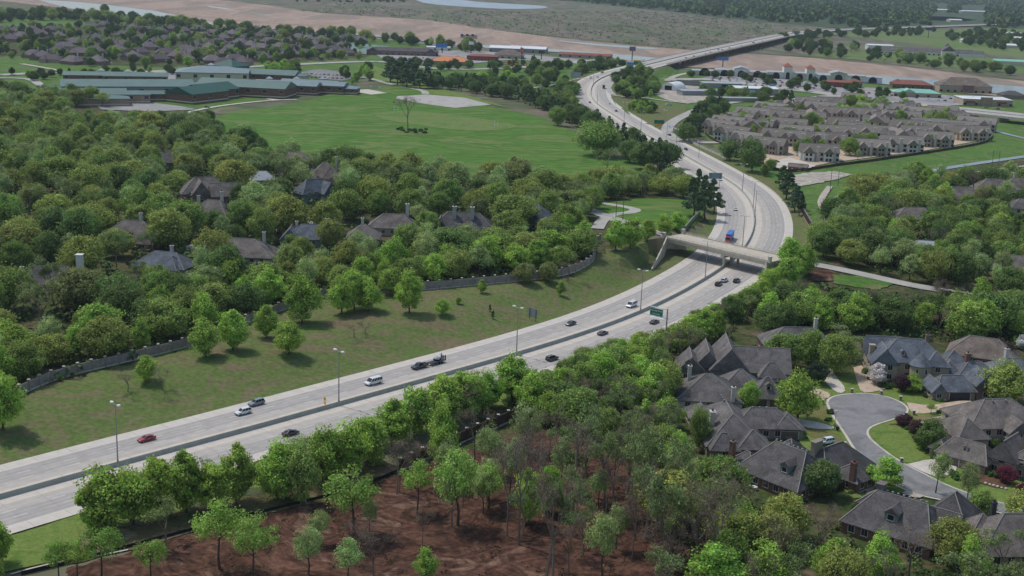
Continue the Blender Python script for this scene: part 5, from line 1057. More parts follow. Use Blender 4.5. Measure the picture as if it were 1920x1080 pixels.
bld('house_building', 'x', 'house', 1895, 184, 0, 26, 18, 4, 4, 'dark', 'taupe'); q = [o for o in SC.objects if o.name.startswith('house_building')][0]; q.name = 'shop_building'; q['label'] = 'small dark hip-roofed building at the right edge near the river'
# boulevard bridge over the channel
x0, y0 = pw(1775, 216); x1, y1 = pw(1960, 236); a = math.atan2(y1-y0, x1-x0); L = math.dist((x0, y0), (x1, y1)); BB = empty('boulevard_bridge', ((x0+x1)/2, (y0+y1)/2, 0), a, 'low concrete boulevard bridge over the channel at the right edge', 'bridge')
mb = MB(); mb.box(0, 0, 4.2, L, 26, 1.1); mb.build('deck', M['lightroad'], BB)
for yy in (-13, 13): mb = MB(); mb.box(0, yy, 4.1, L, .5, 2.0); mb.build('parapet', M['bridge_concrete'], BB)
for xx in (-18, 8, 34): mb = MB(); mb.box(xx, 0, -1, 1.4, 24, 5.2); mb.build('pier', M['bridge_concrete'], BB)
mb = MB(); mb.box(-L*.36, 0, -1, L*.26, 25, 5.2, top=(.9, 1)); mb.build('abutment', M['bridge_concrete'], BB)
# far bank
bld('motel', 'long white motel with dark roof and central cupola on the far bank', 'motel', 1735, 103, -6, 150, 22, 6, 5, 'grey', 'white', 'gable', extra=[W_(34, -4, 22, 26, 9, 8, 'gable', ax='y'), W_(34, 0, 8, 8, 16, 5), W_(72, -6, 40, 16, 6, 4, 'gable')], wins=20)
bld('white_shed', 'pale sheds among trees left of the white motel', 'shed', 1648, 93, 0, 44, 22, 8, 1.5, 'white', 'white', 'gable')
for i, (px, py, w, lab) in enumerate(((1765,21,60,'white-roofed barn in the far forest, left of the two'),(1824,24,110,'wide white-roofed barn in the far forest, right of the two'),(1789,41,40,'small white building in the far clearing'),(1905,76,40,'small pale house at the far right edge'),(1900,67,30,'tiny pale shed at the far right edge'),(1820,81,40,'pale trailer under trees on the far bank'),(1900,122,60,'pale green-roofed building at the right edge beyond the river'),(1885,90,36,'low white building beside the far road'))):
    bld('white_shed', lab, 'shed', px, py, rnd.uniform(-20, 20), w, 22, 6, 2.5, 'mint' if i == 6 else 'white', 'cream', 'gable')
bld('works_building', 'x', 'shed', 1496, 318, -20, 12, 8, 2.4, 1.6, 'brown', 'brick', 'gable'); q = [o for o in SC.objects if o.name.startswith('works_building')][0]; q['label'] = 'small brown site shed on the apartment forecourt'
# ------------------------------------------------------------------ planting
def tp(name, px, py, hp, wp=None, label=None, group=None, col=None):
    """single tree: base pixel, height and width in photograph pixels"""
    x, y, z = T(px, py); s = PX(x, y, z)[2]; put(name, px, py, hp/s*1.03, (wp/s) if wp else None, label, group, col, world=(x, y, z))
BR, PA, DK, OL, MI, RU, BA, BU, PI, FL, SH, CO = 'bright_green_tree', 'pale_green_tree', 'dark_green_tree', 'olive_green_tree', 'mid_green_tree', 'russet_tree', 'bare_tree', 'budding_tree', 'pine_tree', 'flat_topped_tree', 'shrub', 'conifer'
# on the grassy bank
for a in ((BR,6,806,118,78,'bright green tree at the left end of the screen wall, cut by the left edge'),(BR,275,714,50,46,'small slender green tree alone on the bank between two bare bushes'),(BR,386,668,74,58,'left one of two bright trees touching the screen wall'),(BR,437,656,76,52,'right one of two bright trees touching the screen wall'),
 (BR,500,632,62,44,'narrow bright tree on the bank behind the low spreading tree'),(BR,542,664,68,52,'low spreading bright tree standing lowest on the bank'),(BR,567,606,92,66,'tall bright tree on the bank right above the low spreading one'),(BR,640,588,72,52,'leftmost of the bright tree clump in the middle of the bank'),
 (BR,664,580,76,50,'second of the bright tree clump in the middle of the bank'),(BR,692,582,62,52,'front one of the bright tree clump in the middle of the bank'),(BR,732,552,52,44,'bright tree against the wall behind the middle clump'),(BR,768,586,80,44,'rightmost and slimmest of the bright tree clump on the bank'),
 (BR,829,590,30,28,'small round bright sapling right of the middle clump'),(BR,904,549,25,18,'small upright sapling just below the screen wall'),(BR,1050,553,26,14,'tiny yellow-green sapling right of the upright sapling'),(RU,985,530,36,36,'left one of three orange-tinged trees at the screen wall'),(RU,1030,529,36,38,'middle one of three orange-tinged trees at the screen wall'),(BA,1065,524,36,36,'right, barest one of three thin trees at the screen wall'),
 (BA,240,734,34,30,'bare grey bush left of the small slender tree'),(BA,304,730,44,42,'bare grey bush right of the small slender tree'),(BA,664,632,24,26,'left of two bare brown bushes mid bank'),(BA,686,626,22,26,'right of two bare brown bushes mid bank'),(CO,919,584,13,7,'upper of two tiny dark conifers on the bank'),(CO,924,597,15,7,'lower of two tiny dark conifers on the bank'),
 (BR,860,570,14,12,'thin sapling behind the two tiny conifers'),(BR,1155,470,58,44,'left one of the bright trees at the overpass end'),(BR,1182,466,56,50,'second bright tree at the overpass end'),(BR,1213,452,44,36,'third bright tree at the overpass end, nearest the road'),(BR,1243,440,36,30,'small bright tree beside the overpass left pillar'),(BR,1270,432,34,36,'bright tree just beyond the overpass left end'),
 (BR,1482,506,64,44,'tall bright tree hiding the right end of the overpass'),(BR,1508,518,60,44,'bright tree just right of the overpass end'),(BR,1476,540,62,50,'bright tree below the right end of the overpass'),(BR,1440,548,48,44,'low bright tree by the wing wall of the overpass')): tp(*a)
# belt between the freeway and the bare soil
for a in ((BR,196,990,118,104,'leftmost big bright tree of the belt along the freeway'),(BR,250,982,112,84,'second big bright tree of the belt along the freeway'),(BR,300,972,124,84,'third bright tree of the belt, yellow-tinged',None,(116,140,44)),(BR,350,962,122,80,'fourth bright tree of the belt, fresh green'),(BR,400,955,96,74,'fifth bright tree of the belt, slightly lower'),(BR,442,946,118,78,'sixth bright tree of the belt, pointed top'),
 (BR,520,938,112,84,'broad bright tree of the belt with bare lower stems'),(BR,566,944,118,70,'bare-stemmed olive tree leaning over the silt fence',None,(110,128,56)),(BR,610,905,110,74,'bright tree of the belt right of the bare-stemmed one'),(BR,655,892,104,72,'slim bright tree of the belt left of the wall'),(BR,690,868,96,72,'bright tree of the belt at the left end of the brown wall'),(BR,735,838,92,74,'bright tree behind the left end of the brown wall'),
 (BR,775,815,96,80,'yellow-green tree behind the brown wall, left',None,(112,142,46)),(BR,830,790,92,76,'bright tree behind the brown wall, middle'),(BR,870,775,88,70,'bright tree behind the brown wall, right of middle'),(BR,915,765,70,60,'low bright tree behind the right half of the brown wall'),(BR,960,752,90,76,'tall bright tree beside the grass gap by the freeway'),(BA,855,780,76,66,'bare grey tree behind the brown wall'),(BA,880,770,70,60,'second bare grey tree behind the brown wall'),
 (BR,-6,1062,96,66,'bright tree at the lower left corner, cut by the edge'),(BR,60,985,20,20,'tiny shrub on the corner lawn') if 0 else (BR,-14,1090,50,40,'low bright shrub at the lower left corner')): tp(*a)
for a in ((FL,190,1085,104,70,'flat-topped young tree in front of the belt, leftmost tall one'),(FL,112,1088,78,54,'small young tree near the lower left corner, left one'),(FL,146,1090,78,50,'small young tree near the lower left corner, right one'),(FL,282,1090,82,66,'round young tree at the silt fence, lower left'),(BU,312,1028,86,62,'thin brownish tree inside the silt fence'),(FL,412,1066,134,102,'tall flat-topped tree on the bare soil with forked trunk'),(FL,474,1088,126,84,'flat-topped tree right of the tall forked one'),
 (FL,664,1006,128,96,'thick vine-wrapped trunk with flat bright crown on the soil'),(PA,578,1076,96,54,'slender pale green young tree on the bare soil'),(PA,652,1092,92,56,'pale young tree at the lower edge beside a bare one'),(BA,700,1092,112,66,'bare grey tree with ivy at the lower edge'),(BR,800,1090,66,44,'small bright tree at the lower edge of the soil'),(PA,858,984,150,88,'lone pale green tree with leaning trunk on the soil',None,(112,140,56)),(BA,744,926,118,52,'thin bare tree in front of the brown wall, left one'),(BA,774,914,88,46,'thin bare tree in front of the brown wall, right one'),
 (BR,824,874,120,66,'tall thin-trunked tree at the right of the brown wall'),(PA,916,952,86,66,'small yellowish tree beside the lone pale one',None,(120,146,52)),(BA,950,1004,196,66,'tallest bare trunk left in the soil grove'),(BA,972,1020,200,70,'tall bare tree in the soil grove, second from the left'),(BA,986,962,170,62,'bare tree behind the tallest ones in the soil grove'),(BU,1022,1094,220,80,'tall thin tree at the lower edge of the soil grove'),(BA,1036,1100,236,78,'tallest dark trunk at the lower edge of the soil grove'),
 (BA,1075,966,170,76,'bare tree right of the soil grove'),(BU,1096,930,160,74,'thinly leafed tree behind the soil grove'),(BA,1132,948,150,70,'grey bare tree at the right of the soil'),(BU,1150,966,150,80,'budding tree at the right of the soil'),(BU,1210,1010,190,84,'grey budding tree with pale forked limbs'),(BU,1242,1066,190,80,'budding ivy-clad tree at the right lower soil'),(BU,1296,1080,170,86,'budding tree at the lower soil edge'),(BA,1330,1092,190,80,'tall bare tree at the lower right of the soil'),(BA,1350,1060,180,74,'bare tree against the lower woods'),(BU,1222,930,150,80,'budding tree in front of the lower woods'),(BA,1180,905,130,70,'bare tree at the upper right of the soil')): tp(*a)
# garden trees of the close
for a in ((BR,1495,790,98,76,'round bright tree in front of the two-door garage'),(BR,1402,768,58,36,'narrow bright tree between the two grey roofs'),(MI,1470,690,66,74,'green tree before the long brown-roofed house, left one'),(MI,1566,702,78,76,'green tree beside the upper driveway'),(BU,1590,668,50,64,'pale budding tree behind the upper driveway'),(MI,1520,680,60,60,'green tree before the long brown-roofed house, right one'),
 (DK,1538,930,66,76,'dark rounded tree beside the right brick chimney',None,(84,104,52)),(BR,1660,918,62,60,'round bright tree at the lower driveway'),(PA,1754,926,82,46,'slender pale tree on the verge of the street'),(PA,1812,948,86,44,'thin dark-trunked pale tree before the lower house'),(MI,1832,975,60,52,'low green tree right of the thin pale one'),(OL,1885,756,76,92,'large olive tree over the slate garage house'),
 (DK,1745,845,58,52,'dark evergreen on the island lawn, tall one'),(DK,1728,842,36,30,'dark evergreen on the island lawn, low round one'),(DK,1756,860,28,18,'clipped dark shrub at the stone garage corner'),(RU,1695,800,24,30,'purple-leaved bush at the tip of the island lawn',None,(70,46,50)),(RU,1716,820,34,34,'brownish bush behind the island lawn',None,(78,58,54)),(RU,1690,735,34,28,'dark purple bush in front of the turret',None,(58,40,46)),(BR,1710,735,36,34,'bright bush in front of the turret'),
 (RU,1885,906,34,34,'dark red bush under the arched gable',None,(84,34,46)),(RU,1914,928,22,22,'dark red bush beside the front walk',None,(86,32,46)),(SH,1790,798,26,26,'dark shrub with white blooms beside the pale driveway'),(FL,1745,776,20,18,'small palm-like plant in the dry bed'),(DK,1865,845,24,26,'dark shrub in front of the two-storey house'),(BR,1608,888,32,20,'young sapling in a ring on the dry lawn'),(CO,1586,892,36,12,'thin young conifer beside the brick chimney'),
 (DK,1532,720,40,44,'dark rounded shrub beside the upper driveway',None,(44,62,40)),(CO,1424,704,26,10,'narrow dark conifer behind the garage roof, left'),(CO,1446,706,38,14,'narrow dark conifer behind the garage roof, right'),(MI,1312,840,80,36,'green tree at the left corner of the hip-roofed house'),(BR,1820,640,78,86,'large fresh green tree behind the turret house'),(OL,1930,1000,80,90,'olive tree at the right lower corner'),(RU,1868,678,40,60,'dark russet tree before the right-edge roof',None,(62,46,42))): tp(*a)
tp(BR,1645,722,42,40,'white-blossoming tree in front of the turret house',None,(222,224,218)); TREES[-1][9] = 'blossom_tree'
tp(BR,1916,655,26,24,'white-blossoming tree at the right edge beside the russet roof',None,(216,218,214)); TREES[-1][9] = 'blossom_tree'
for i, (px, py, w) in enumerate(((1345,862,20),(1352,868,22),(1362,866,18),(1376,868,16),(1336,872,30),(1546,830,14),(1390,870,16),(1500,768,20),(1556,776,18),(1552,790,16),(1790,895,26),(1800,900,26),(1812,890,22),(1826,905,20),(1850,880,26),(1862,895,24),(1650,726,20),(1664,728,20),(1676,726,16),(1760,775,14),(1728,846,16),(1700,806,14),(1708,812,14),(1720,830,14),(1494,776,16),(1600,912,18),(1846,886,20),(1622,700,20),(1632,712,18))):
    x, y, z = T(px, py); s = PX(x, y, z)[2]; put(SH, px, py, w*.75/s, w/s, 'clipped green garden shrub beside a house of the close', 'garden shrubs of the close', (66,96,40), world=(x, y, z))
# pines and edge trees along the field and the freeway
for i, (px, py) in enumerate(chaikin([(800,166),(860,168),(920,180),(980,193),(1020,206),(1060,226),(1100,246),(1150,278),(1200,302),(1240,322)], 3)[::2]):
    for k in range(2): tp(rnd.choice((PI, PI, PI, DK)), px+rnd.uniform(-6, 6)+k*9, py+rnd.uniform(-3, 2)-k*5, rnd.uniform(22, 28)+(py-165)*.13, None, 'dark pine in the row between playing field and freeway', 'pines in the row between playing field and freeway')
for px, py, h in ((745,160,44),(762,164,42),(776,160,40),(732,154,36),(755,150,40),(788,166,34),(800,160,32),(770,152,40)): tp(PI, px, py, h, h*.95, 'dark evergreen of the big clump at the top field corner', 'dark evergreens at the top field corner')
for a in ((MI,1124,293,66,74,'big rounded green tree on the right edge of the playing field'),(MI,1046,236,36,32,'solitary green tree on the field edge, smaller one'),(DK,1180,305,44,46,'dark tree on the field edge by the freeway, left'),(DK,1210,318,50,56,'dark tree on the field edge by the freeway, right'),(BU,1140,340,58,40,'pale thin tree at the lower right field corner'),(PI,1300,408,72,44,'pine at the inner freeway curve, left one'),(PI,1322,410,78,40,'pine at the inner freeway curve, tallest'),(PI,1338,400,62,36,'pine at the inner freeway curve, right one'),(PI,1310,390,70,40,'pine at the inner freeway curve, rear one'),
 (PI,1474,372,48,40,'pine on the outer freeway verge, upper'),(PI,1490,396,46,36,'pine on the outer freeway verge, lower'),(PI,1466,352,40,32,'pine on the outer freeway verge, top one'),(PI,1498,404,40,26,'small pine at the wall on the outer verge'),(DK,1410,322,58,52,'big dark tree between apartments and freeway, left'),(PI,1392,308,42,36,'dark tree left of the big one by the apartments'),(DK,1368,300,36,46,'dark tree on the freeway side of the apartments'),(MI,1434,330,22,20,'small tree by the freeway below the forecourt'),(MI,1445,318,20,18,'second small tree by the forecourt'),(DK,1500,292,28,28,'green tree left of the pale apartment block'),
 (MI,1592,292,34,34,'pale green tree between the two lower apartment blocks'),(BR,1425,285,30,20,'bright tree before the entrance block'),(BR,1395,238,30,30,'bright tree among the apartment blocks, left'),(DK,1520,240,26,26,'dark tree among the apartment blocks, centre'),(BR,1580,222,24,36,'spreading bright tree among the apartment blocks'),(PA,1650,214,34,30,'pale tree among the apartment blocks, upper'),(MI,1690,246,22,22,'green tree by the central apartments'),(MI,1762,240,32,34,'green tree clump among the right apartments'),(BR,1795,240,24,20,'bright tree among the right apartments'),(BR,1776,250,18,18,'small bright tree among the right apartments'),(PA,1530,258,26,26,'pale tree before the left middle block'),
 (PA,1608,300,20,12,'young tree right of the pale apartment block')): tp(*a)
for i in range(110):
    px, py = rnd.uniform(1350, 1850), rnd.uniform(202, 282); 
    if not inpoly(px, py, [(1350,240),(1440,205),(1580,190),(1840,228),(1840,262),(1640,292),(1480,290)]): continue
    tp(rnd.choice((PA, MI, BR)), px, py, rnd.uniform(15, 27), None, 'small tree between the apartment blocks', 'small trees between the apartment blocks')
LW = 'in the woods left of the freeway'
# woods
for b in ((1540,494,1600,512,520),(1600,504,1660,524,535),(1660,516,1720,540,552),(1560,512,1660,540,556),(1515,505,1560,528,530)): keep(*b)
wood([(150,1004),(330,958),(560,906),(740,850),(960,748),(930,742),(700,826),(500,896),(200,975)], {BR: .34, BU: .34, PA: .2, BA: .12}, 6, (4.5, 11), 'filling the belt between freeway and bare soil', 31, maxn=60, wr=(.8, 1.15), clear=0, topline=[(0,930),(130,918),(300,872),(440,855),(560,816),(650,778),(760,752),(850,716),(960,704)])
wood([(-40,770),(36,738),(120,700),(300,656),(450,604),(560,560),(800,536),(1060,508),(1100,478),(1080,440),(940,480),(800,495),(560,520),(300,590),(-40,680)], {MI: .28, BR: .3, OL: .24, DK: .1, PA: .08}, 9.5, (9, 16), 'close behind the long screen wall', 1, maxn=230)
wood([(-60,680),(300,590),(560,520),(800,495),(940,480),(1080,440),(1090,425),(1000,352),(800,340),(640,322),(500,292),(380,250),(200,238),(-60,236)], {OL: .27, PA: .24, MI: .24, DK: .12, RU: .03, BU: .1}, 12.5, (10, 18), 'in the woods between screen wall and playing field', 2, tries=9000, maxn=330)
wood([(-60,236),(200,238),(380,250),(400,226),(250,206),(100,190),(-60,170)], {OL: .28, PA: .24, MI: .24, DK: .14, BU: .1}, 13, (10, 16), 'in the wood edge below the school', 3, maxn=90)
wood([(1090,425),(1050,370),(1100,352),(1200,350),(1250,345),(1290,372),(1200,368),(1130,378)], {OL: .2, MI: .3, PA: .3, BU: .2}, 10, (9, 14), 'around the winding lane below the playing field', 4, maxn=45)
wood([(960,742),(1090,680),(1200,640),(1262,612),(1330,588),(1390,556),(1440,540),(1430,585),(1330,640),(1262,700),(1258,770),(1280,850),(1320,905),(1220,885),(1090,815),(1000,800)], {BR: .36, MI: .2, OL: .1, DK: .08, BA: .16, BU: .1}, 7.6, (9, 14), 'in the thicket between freeway and the close', 5, tries=12000, maxn=230, topline=[(560,812),(650,775),(760,748),(850,712),(920,700),(990,690),(1035,692),(1070,668),(1130,642),(1200,622),(1256,614),(1330,572),(1400,540),(1460,500)])
wood([(870,870),(1000,840),(1180,880),(1290,900),(1330,980),(1290,1090),(1180,1100),(1000,1060),(900,960)], {BA: .4, BU: .32, PA: .22, BR: .06}, 6.5, (10, 15), 'in the thin grove standing on the bare soil', 25, tries=5000, maxn=42, wr=(.6, .9), clear=1)
wood([(560,985),(700,930),(860,880),(880,960),(800,1030),(640,1060)], {PA: .4, BA: .4, FL: .2}, 13, (8, 13), 'scattered over the open part of the bare soil', 26, maxn=10, wr=(.6, .9))
wood([(1300,905),(1390,925),(1450,960),(1560,990),(1590,1010),(1680,1010),(1800,1020),(1960,1010),(1980,1150),(1180,1150),(1240,1010)], {BU: .28, BA: .28, OL: .14, BR: .2, MI: .1}, 9, (10, 14), 'in the lower woods in front of the close', 6, tries=7000, maxn=120)
wood([(1430,600),(1540,540),(1620,548),(1700,560),(1800,575),(1960,600),(1960,665),(1870,640),(1780,650),(1690,618),(1600,625),(1440,632)], {MI: .3, DK: .18, BR: .22, OL: .12, RU: .03, BA: .14}, 9, (10, 15), 'in the woods behind the close', 7, tries=7000, maxn=150)
wood([(1530,470),(1556,400),(1600,368),(1660,352),(1740,345),(1800,350),(1960,330),(1960,575),(1800,545),(1700,525),(1600,500),(1545,490)], {MI: .26, DK: .2, PA: .18, OL: .16, BA: .14, BR: .06}, 11.5, (10, 15), 'in the woods right of the footpath', 8, tries=7000, maxn=190)
wood([(1150,150),(1195,136),(1222,146),(1232,176),(1210,190),(1176,186),(1150,172)], {MI: .6, DK: .25, BR: .15}, 11, (8, 13), 'inside the ramp loop right of the freeway', 9, maxn=45)
wood([(1175,205),(1200,200),(1230,206),(1226,214),(1195,212)], {BR: .5, MI: .5}, 11, (7, 10), 'on the ramp triangle beside the freeway', 10, maxn=12)
wood([(1272,268),(1290,235),(1312,212),(1352,198),(1362,212),(1330,228),(1310,262)], {PI: .8, DK: .2}, 8, (9, 13), 'in the dark clump between ramp and apartments', 11, maxn=55)
wood([(880,158),(930,140),(1000,130),(1060,122),(1130,118),(1160,116),(1170,124),(1100,140),(1060,160),(1000,168),(930,166)], {MI: .5, DK: .3, BR: .2}, 12, (8, 13), 'on the slope left of the freeway bend', 12, maxn=75)
wood([(1000,196),(1050,170),(1080,172),(1066,192),(1080,214),(1060,218)], {MI: .4, DK: .4, BR: .2}, 10, (8, 13), 'in the thicket inside the freeway bend', 13, maxn=40)
wood([(720,118),(900,124),(1010,116),(1020,122),(900,132),(760,134)], {DK: .5, PI: .3, MI: .2}, 13, (7, 11), 'along the avenue below the orange roof', 14, maxn=40)
wood([(-40,66),(60,52),(230,46),(420,56),(640,74),(700,84),(690,112),(560,118),(400,124),(300,128),(180,126),(70,112),(-40,108)], {MI: .34, DK: .2, OL: .16, BR: .16, PA: .14}, 14, (6, 13), 'among the suburban houses', 15, tries=9000, maxn=420, clear=1)
wood([(-40,32),(110,26),(230,38),(420,54),(640,68),(760,78),(900,96),(900,101),(760,86),(640,76),(420,60),(230,46),(110,38),(-40,46)], {MI: .5, DK: .25, OL: .15, PA: .1}, 14, (9, 20), 'along the near river bank', 16, maxn=180, clear=1)
wood([(1280,146),(1350,138),(1420,162),(1560,178),(1690,190),(1700,180),(1560,162),(1430,150),(1350,148)], {MI: .6, DK: .4}, 26, (7, 10), 'in the shopping car park', 17, maxn=40)
wood([(1300,172),(1360,178),(1390,172),(1480,186),(1500,194),(1440,196),(1350,192)], {MI: .4, DK: .3, PI: .3}, 17, (8, 12), 'around the storage sheds', 18, maxn=28)
wood([(1440,92),(1520,84),(1600,92),(1720,112),(1850,128),(1950,140),(1950,150),(1800,134),(1640,116),(1500,104)], {MI: .5, DK: .3, PA: .2}, 17, (7, 18), 'along the far river bank', 19, maxn=70)
wood([(1440,72),(1500,66),(1600,62),(1700,58),(1760,60),(1720,68),(1560,74),(1500,82)], {MI: .5, DK: .5}, 26, (10, 16), 'beside the far freeway', 20, maxn=50)
wood([(1770,70),(1850,60),(1960,72),(1960,110),(1880,96),(1800,84)], {MI: .5, DK: .5}, 26, (10, 18), 'around the far cottages', 21, maxn=80)
wood([(500,132),(560,128),(560,142),(510,142)], {BR: .6, MI: .4}, 14, (9, 12), 'on the lawn behind the school', 22, maxn=14)
wood([(640,140),(700,132),(700,150),(660,160)], {BR: .5, MI: .5}, 15, (8, 11), 'beside the school car park', 23, maxn=14)
wood([(20,140),(100,138),(300,132),(400,132),(400,138),(200,146),(60,152)], {MI: .6, BR: .2, DK: .2}, 22, (6, 9), 'along the school front lawn', 24, maxn=40)
tp(BU,765,248,64,44,'big dead bare tree alone in the middle of the playing field',None,(84,78,70)); TREES[-1][0] = 'bare'; TREES[-1][1] = 0; TREES[-1][9] = 'dead_tree'
for i in range(16): tp(SH, 765+rnd.uniform(-26, 42), 247+rnd.uniform(-5, 4), rnd.uniform(4, 8), rnd.uniform(6, 12), 'low dark bush around the foot of the dead tree', 'bushes under the dead tree', (62,82,44))
tp(DK,196,30,22,20,'tall lone tree rising above the river bank at upper left')

for X0_, Y0_, a_, ws_ in NEARW:
    for wg in ws_:
        (cx_, cy_), (lx_, ly_) = wg['c'], wg['l']
        for sx_, sy_, L_, skip_ in ((0, -1, lx_, 's'), (-1, 0, ly_, 'w'), (1, 0, ly_, 'e'), (0, 1, lx_, 'n')):
            if skip_ in wg.get('skip', ''): continue
            for k in range(int(L_/1.6)):
                if rnd.random() > .34: continue
                u = (k+.5)*1.6-L_/2; lx2 = cx_+(sx_*(lx_/2+1.2) if sx_ else u); ly2 = cy_+(sy_*(ly_/2+1.2) if sy_ else u)
                if any(abs(lx2-q['c'][0]) < q['l'][0]/2+.5 and abs(ly2-q['c'][1]) < q['l'][1]/2+.5 for q in ws_): continue
                x = X0_+lx2*math.cos(a_)-ly2*math.sin(a_); y = Y0_+lx2*math.sin(a_)+ly2*math.cos(a_); w_ = rnd.uniform(.9, 2.2)
                if len([t for t in TREES if t[9] == 'shrub']) < 275: put(SH, 0, 0, w_*.8, w_, 'low green shrub along the foot of a house wall in the close', 'foundation shrubs in the close', rnd.choice(((66,92,40),(80,104,46),(56,80,40),(92,96,50))), world=(x, y, Hh(x, y)))
# ------------------------------------------------------------------ vehicles
PAINT = tint_mat('car_paint', .3, .5, .6, .03); TYRE = plain('tyre_rubber', (30,30,31), .9); RIM = plain('wheel_rim', (150,152,155), .35, .8); CGL = mat('car_glass'); CGL[2].inputs['Base Color'].default_value = (.012, .016, .02, 1); CGL[2].inputs['Roughness'].default_value = .06; CGL = CGL[0]
HEADL = plain('headlight', (226,228,226), .2); TAILL = plain('tail_light', (140,24,22), .3); BUMP = plain('dark_trim', (44,44,46), .6)
SPEC = {'sedan': (4.75, 1.85, 1.46, [(-2.37,.34),(-2.37,.8),(-2.2,.96),(-1.55,1.0),(1.05,.95),(2.1,.78),(2.37,.6),(2.37,.3)], (-1.85,1.1,-1.05,.2)), 'suv': (4.8, 1.93, 1.76, [(-2.4,.4),(-2.4,.98),(-2.3,1.08),(1.1,1.08),(2.15,.98),(2.4,.78),(2.4,.36)], (-2.32,1.2,-2.0,.4)),
  'van': (5.7, 2.05, 2.15, [(-2.85,.42),(-2.85,1.15),(-2.8,1.22),(1.7,1.2),(2.6,1.0),(2.85,.8),(2.85,.4)], (-2.8,1.9,-2.74,.95)), 'pickup': (5.9, 2.02, 1.9, [(-2.95,.5),(-2.95,1.05),(1.4,1.12),(2.7,1.05),(2.95,.85),(2.95,.42)], (-.75,1.5,-.55,.7))}
def car_mesh(kind, part):
    L, Wd, H, prof, (b0, b1, t0, t1) = SPEC[kind]; zb = prof[len(prof)//2-1][1] if kind != 'sedan' else .96; zb = {'sedan': .95, 'suv': 1.05, 'van': 1.18, 'pickup': 1.08}[kind]; mb = MB(); w = Wd/2
    if part == 'body':
        sec = [[(x*.985, y, .45+(z-.45)*.93) if abs(y) == w else (x, y, z) for x, z in prof] for y in (-w, -w*.9, w*.9, w)]; mb.loft(sec)
        if kind == 'pickup':
            mb.box(-1.9, 0, 1.05, 1.9, w*1.6, .03, mi=1)
            for yy in (-w*.9, w*.9): mb.box(-1.9, yy, 1.0, 2.1, .1, .22)
            mb.box(-2.9, 0, 1.0, .1, w*1.8, .22)
        for x in (-L/2+.03, L/2-.03): mb.box(x, 0, .32, .14, Wd*.94, .22, mi=1)
    elif part == 'window':
        k = .86 if kind != 'van' else .95; kt = .68 if kind != 'van' else .88
        mb.loft([[(b0, -w*k, zb-.02), (b1, -w*k, zb-.02), (b1, w*k, zb-.02), (b0, w*k, zb-.02)], [(t0, -w*kt, H-.07), (t1, -w*kt, H-.07), (t1, w*kt, H-.07), (t0, w*kt, H-.07)]])
    elif part == 'roof':
        kt = .7 if kind != 'van' else .9; k = .87 if kind != 'van' else .96
        mb.loft([[(t0-.06, -w*kt, H-.09), (t1+.05, -w*kt, H-.09), (t1+.05, w*kt, H-.09), (t0-.06, w*kt, H-.09)], [(t0+.1, -w*kt*.9, H), (t1-.15, -w*kt*.9, H), (t1-.15, w*kt*.9, H), (t0+.1, w*kt*.9, H)]])
        n = {'sedan': 1, 'suv': 2, 'van': 3, 'pickup': 1}[kind]
        for sg in (-1, 1):
            for f in [0, 1]+[(i+1)/(n+1) for i in range(n)]:
                p, q = (b0+(b1-b0)*f, sg*w*k*1.01, zb-.02), (t0+(t1-t0)*f, sg*w*kt*1.0, H-.07); mb.tube(p, q, .07, .06, 4)
    return mb
CARLIB = {}
def car_proto(kind):
    L, Wd, H, prof, cb = SPEC[kind]; E = empty('car', (0, 0, 0), 0, 'x', 'car')
    b = car_mesh(kind, 'body').build('body', [PAINT, BUMP], E); car_mesh(kind, 'roof').build('roof', PAINT, E); car_mesh(kind, 'window').build('window', CGL, E)
    r = .36 if kind in ('suv', 'pickup', 'van') else .32
    for x in (-L*.3, L*.31):
        for y in (-Wd/2+.1, Wd/2-.1):
            mb = MB(); mb.tube((0, -.12, 0), (0, .12, 0), r, r, 14); wl = mb.build('wheel', TYRE, E, (x, y, r)); mb = MB(); mb.tube((0, -.135, 0), (0, .135, 0), r*.6, r*.6, 10); mb.build('rim', RIM, wl)
    for y in (-Wd*.36, Wd*.36):
        mb = MB(); mb.box(0, 0, 0, .1, .36, .18); mb.build('headlight', HEADL, E, (L/2-.06, y, .62)); mb = MB(); mb.box(0, 0, 0, .08, .26, .3); mb.build('tail_light', TAILL, E, (-L/2+.02, y, .72))
    return E
def far_mesh(kind):
    mb = MB()
    for p, mi in (('body', 0), ('roof', 0), ('window', 1)):
        q = car_mesh(kind, p); mb.add(q.v, q.f, mi)
    L, Wd = SPEC[kind][:2]
    for x in (-L*.3, L*.31):
        for y in (-Wd/2+.1, Wd/2-.1): mb.tube((x, y-.12, .33), (x, y+.12, .33), .34, .34, 8, 2)
    return mb.mesh('car', [PAINT, CGL, TYRE])
NAMES = {'sedan': ('sedan_car', 'car'), 'suv': ('suv', 'car'), 'van': ('passenger_van', 'van'), 'pickup': ('pickup_truck', 'pickup truck')}
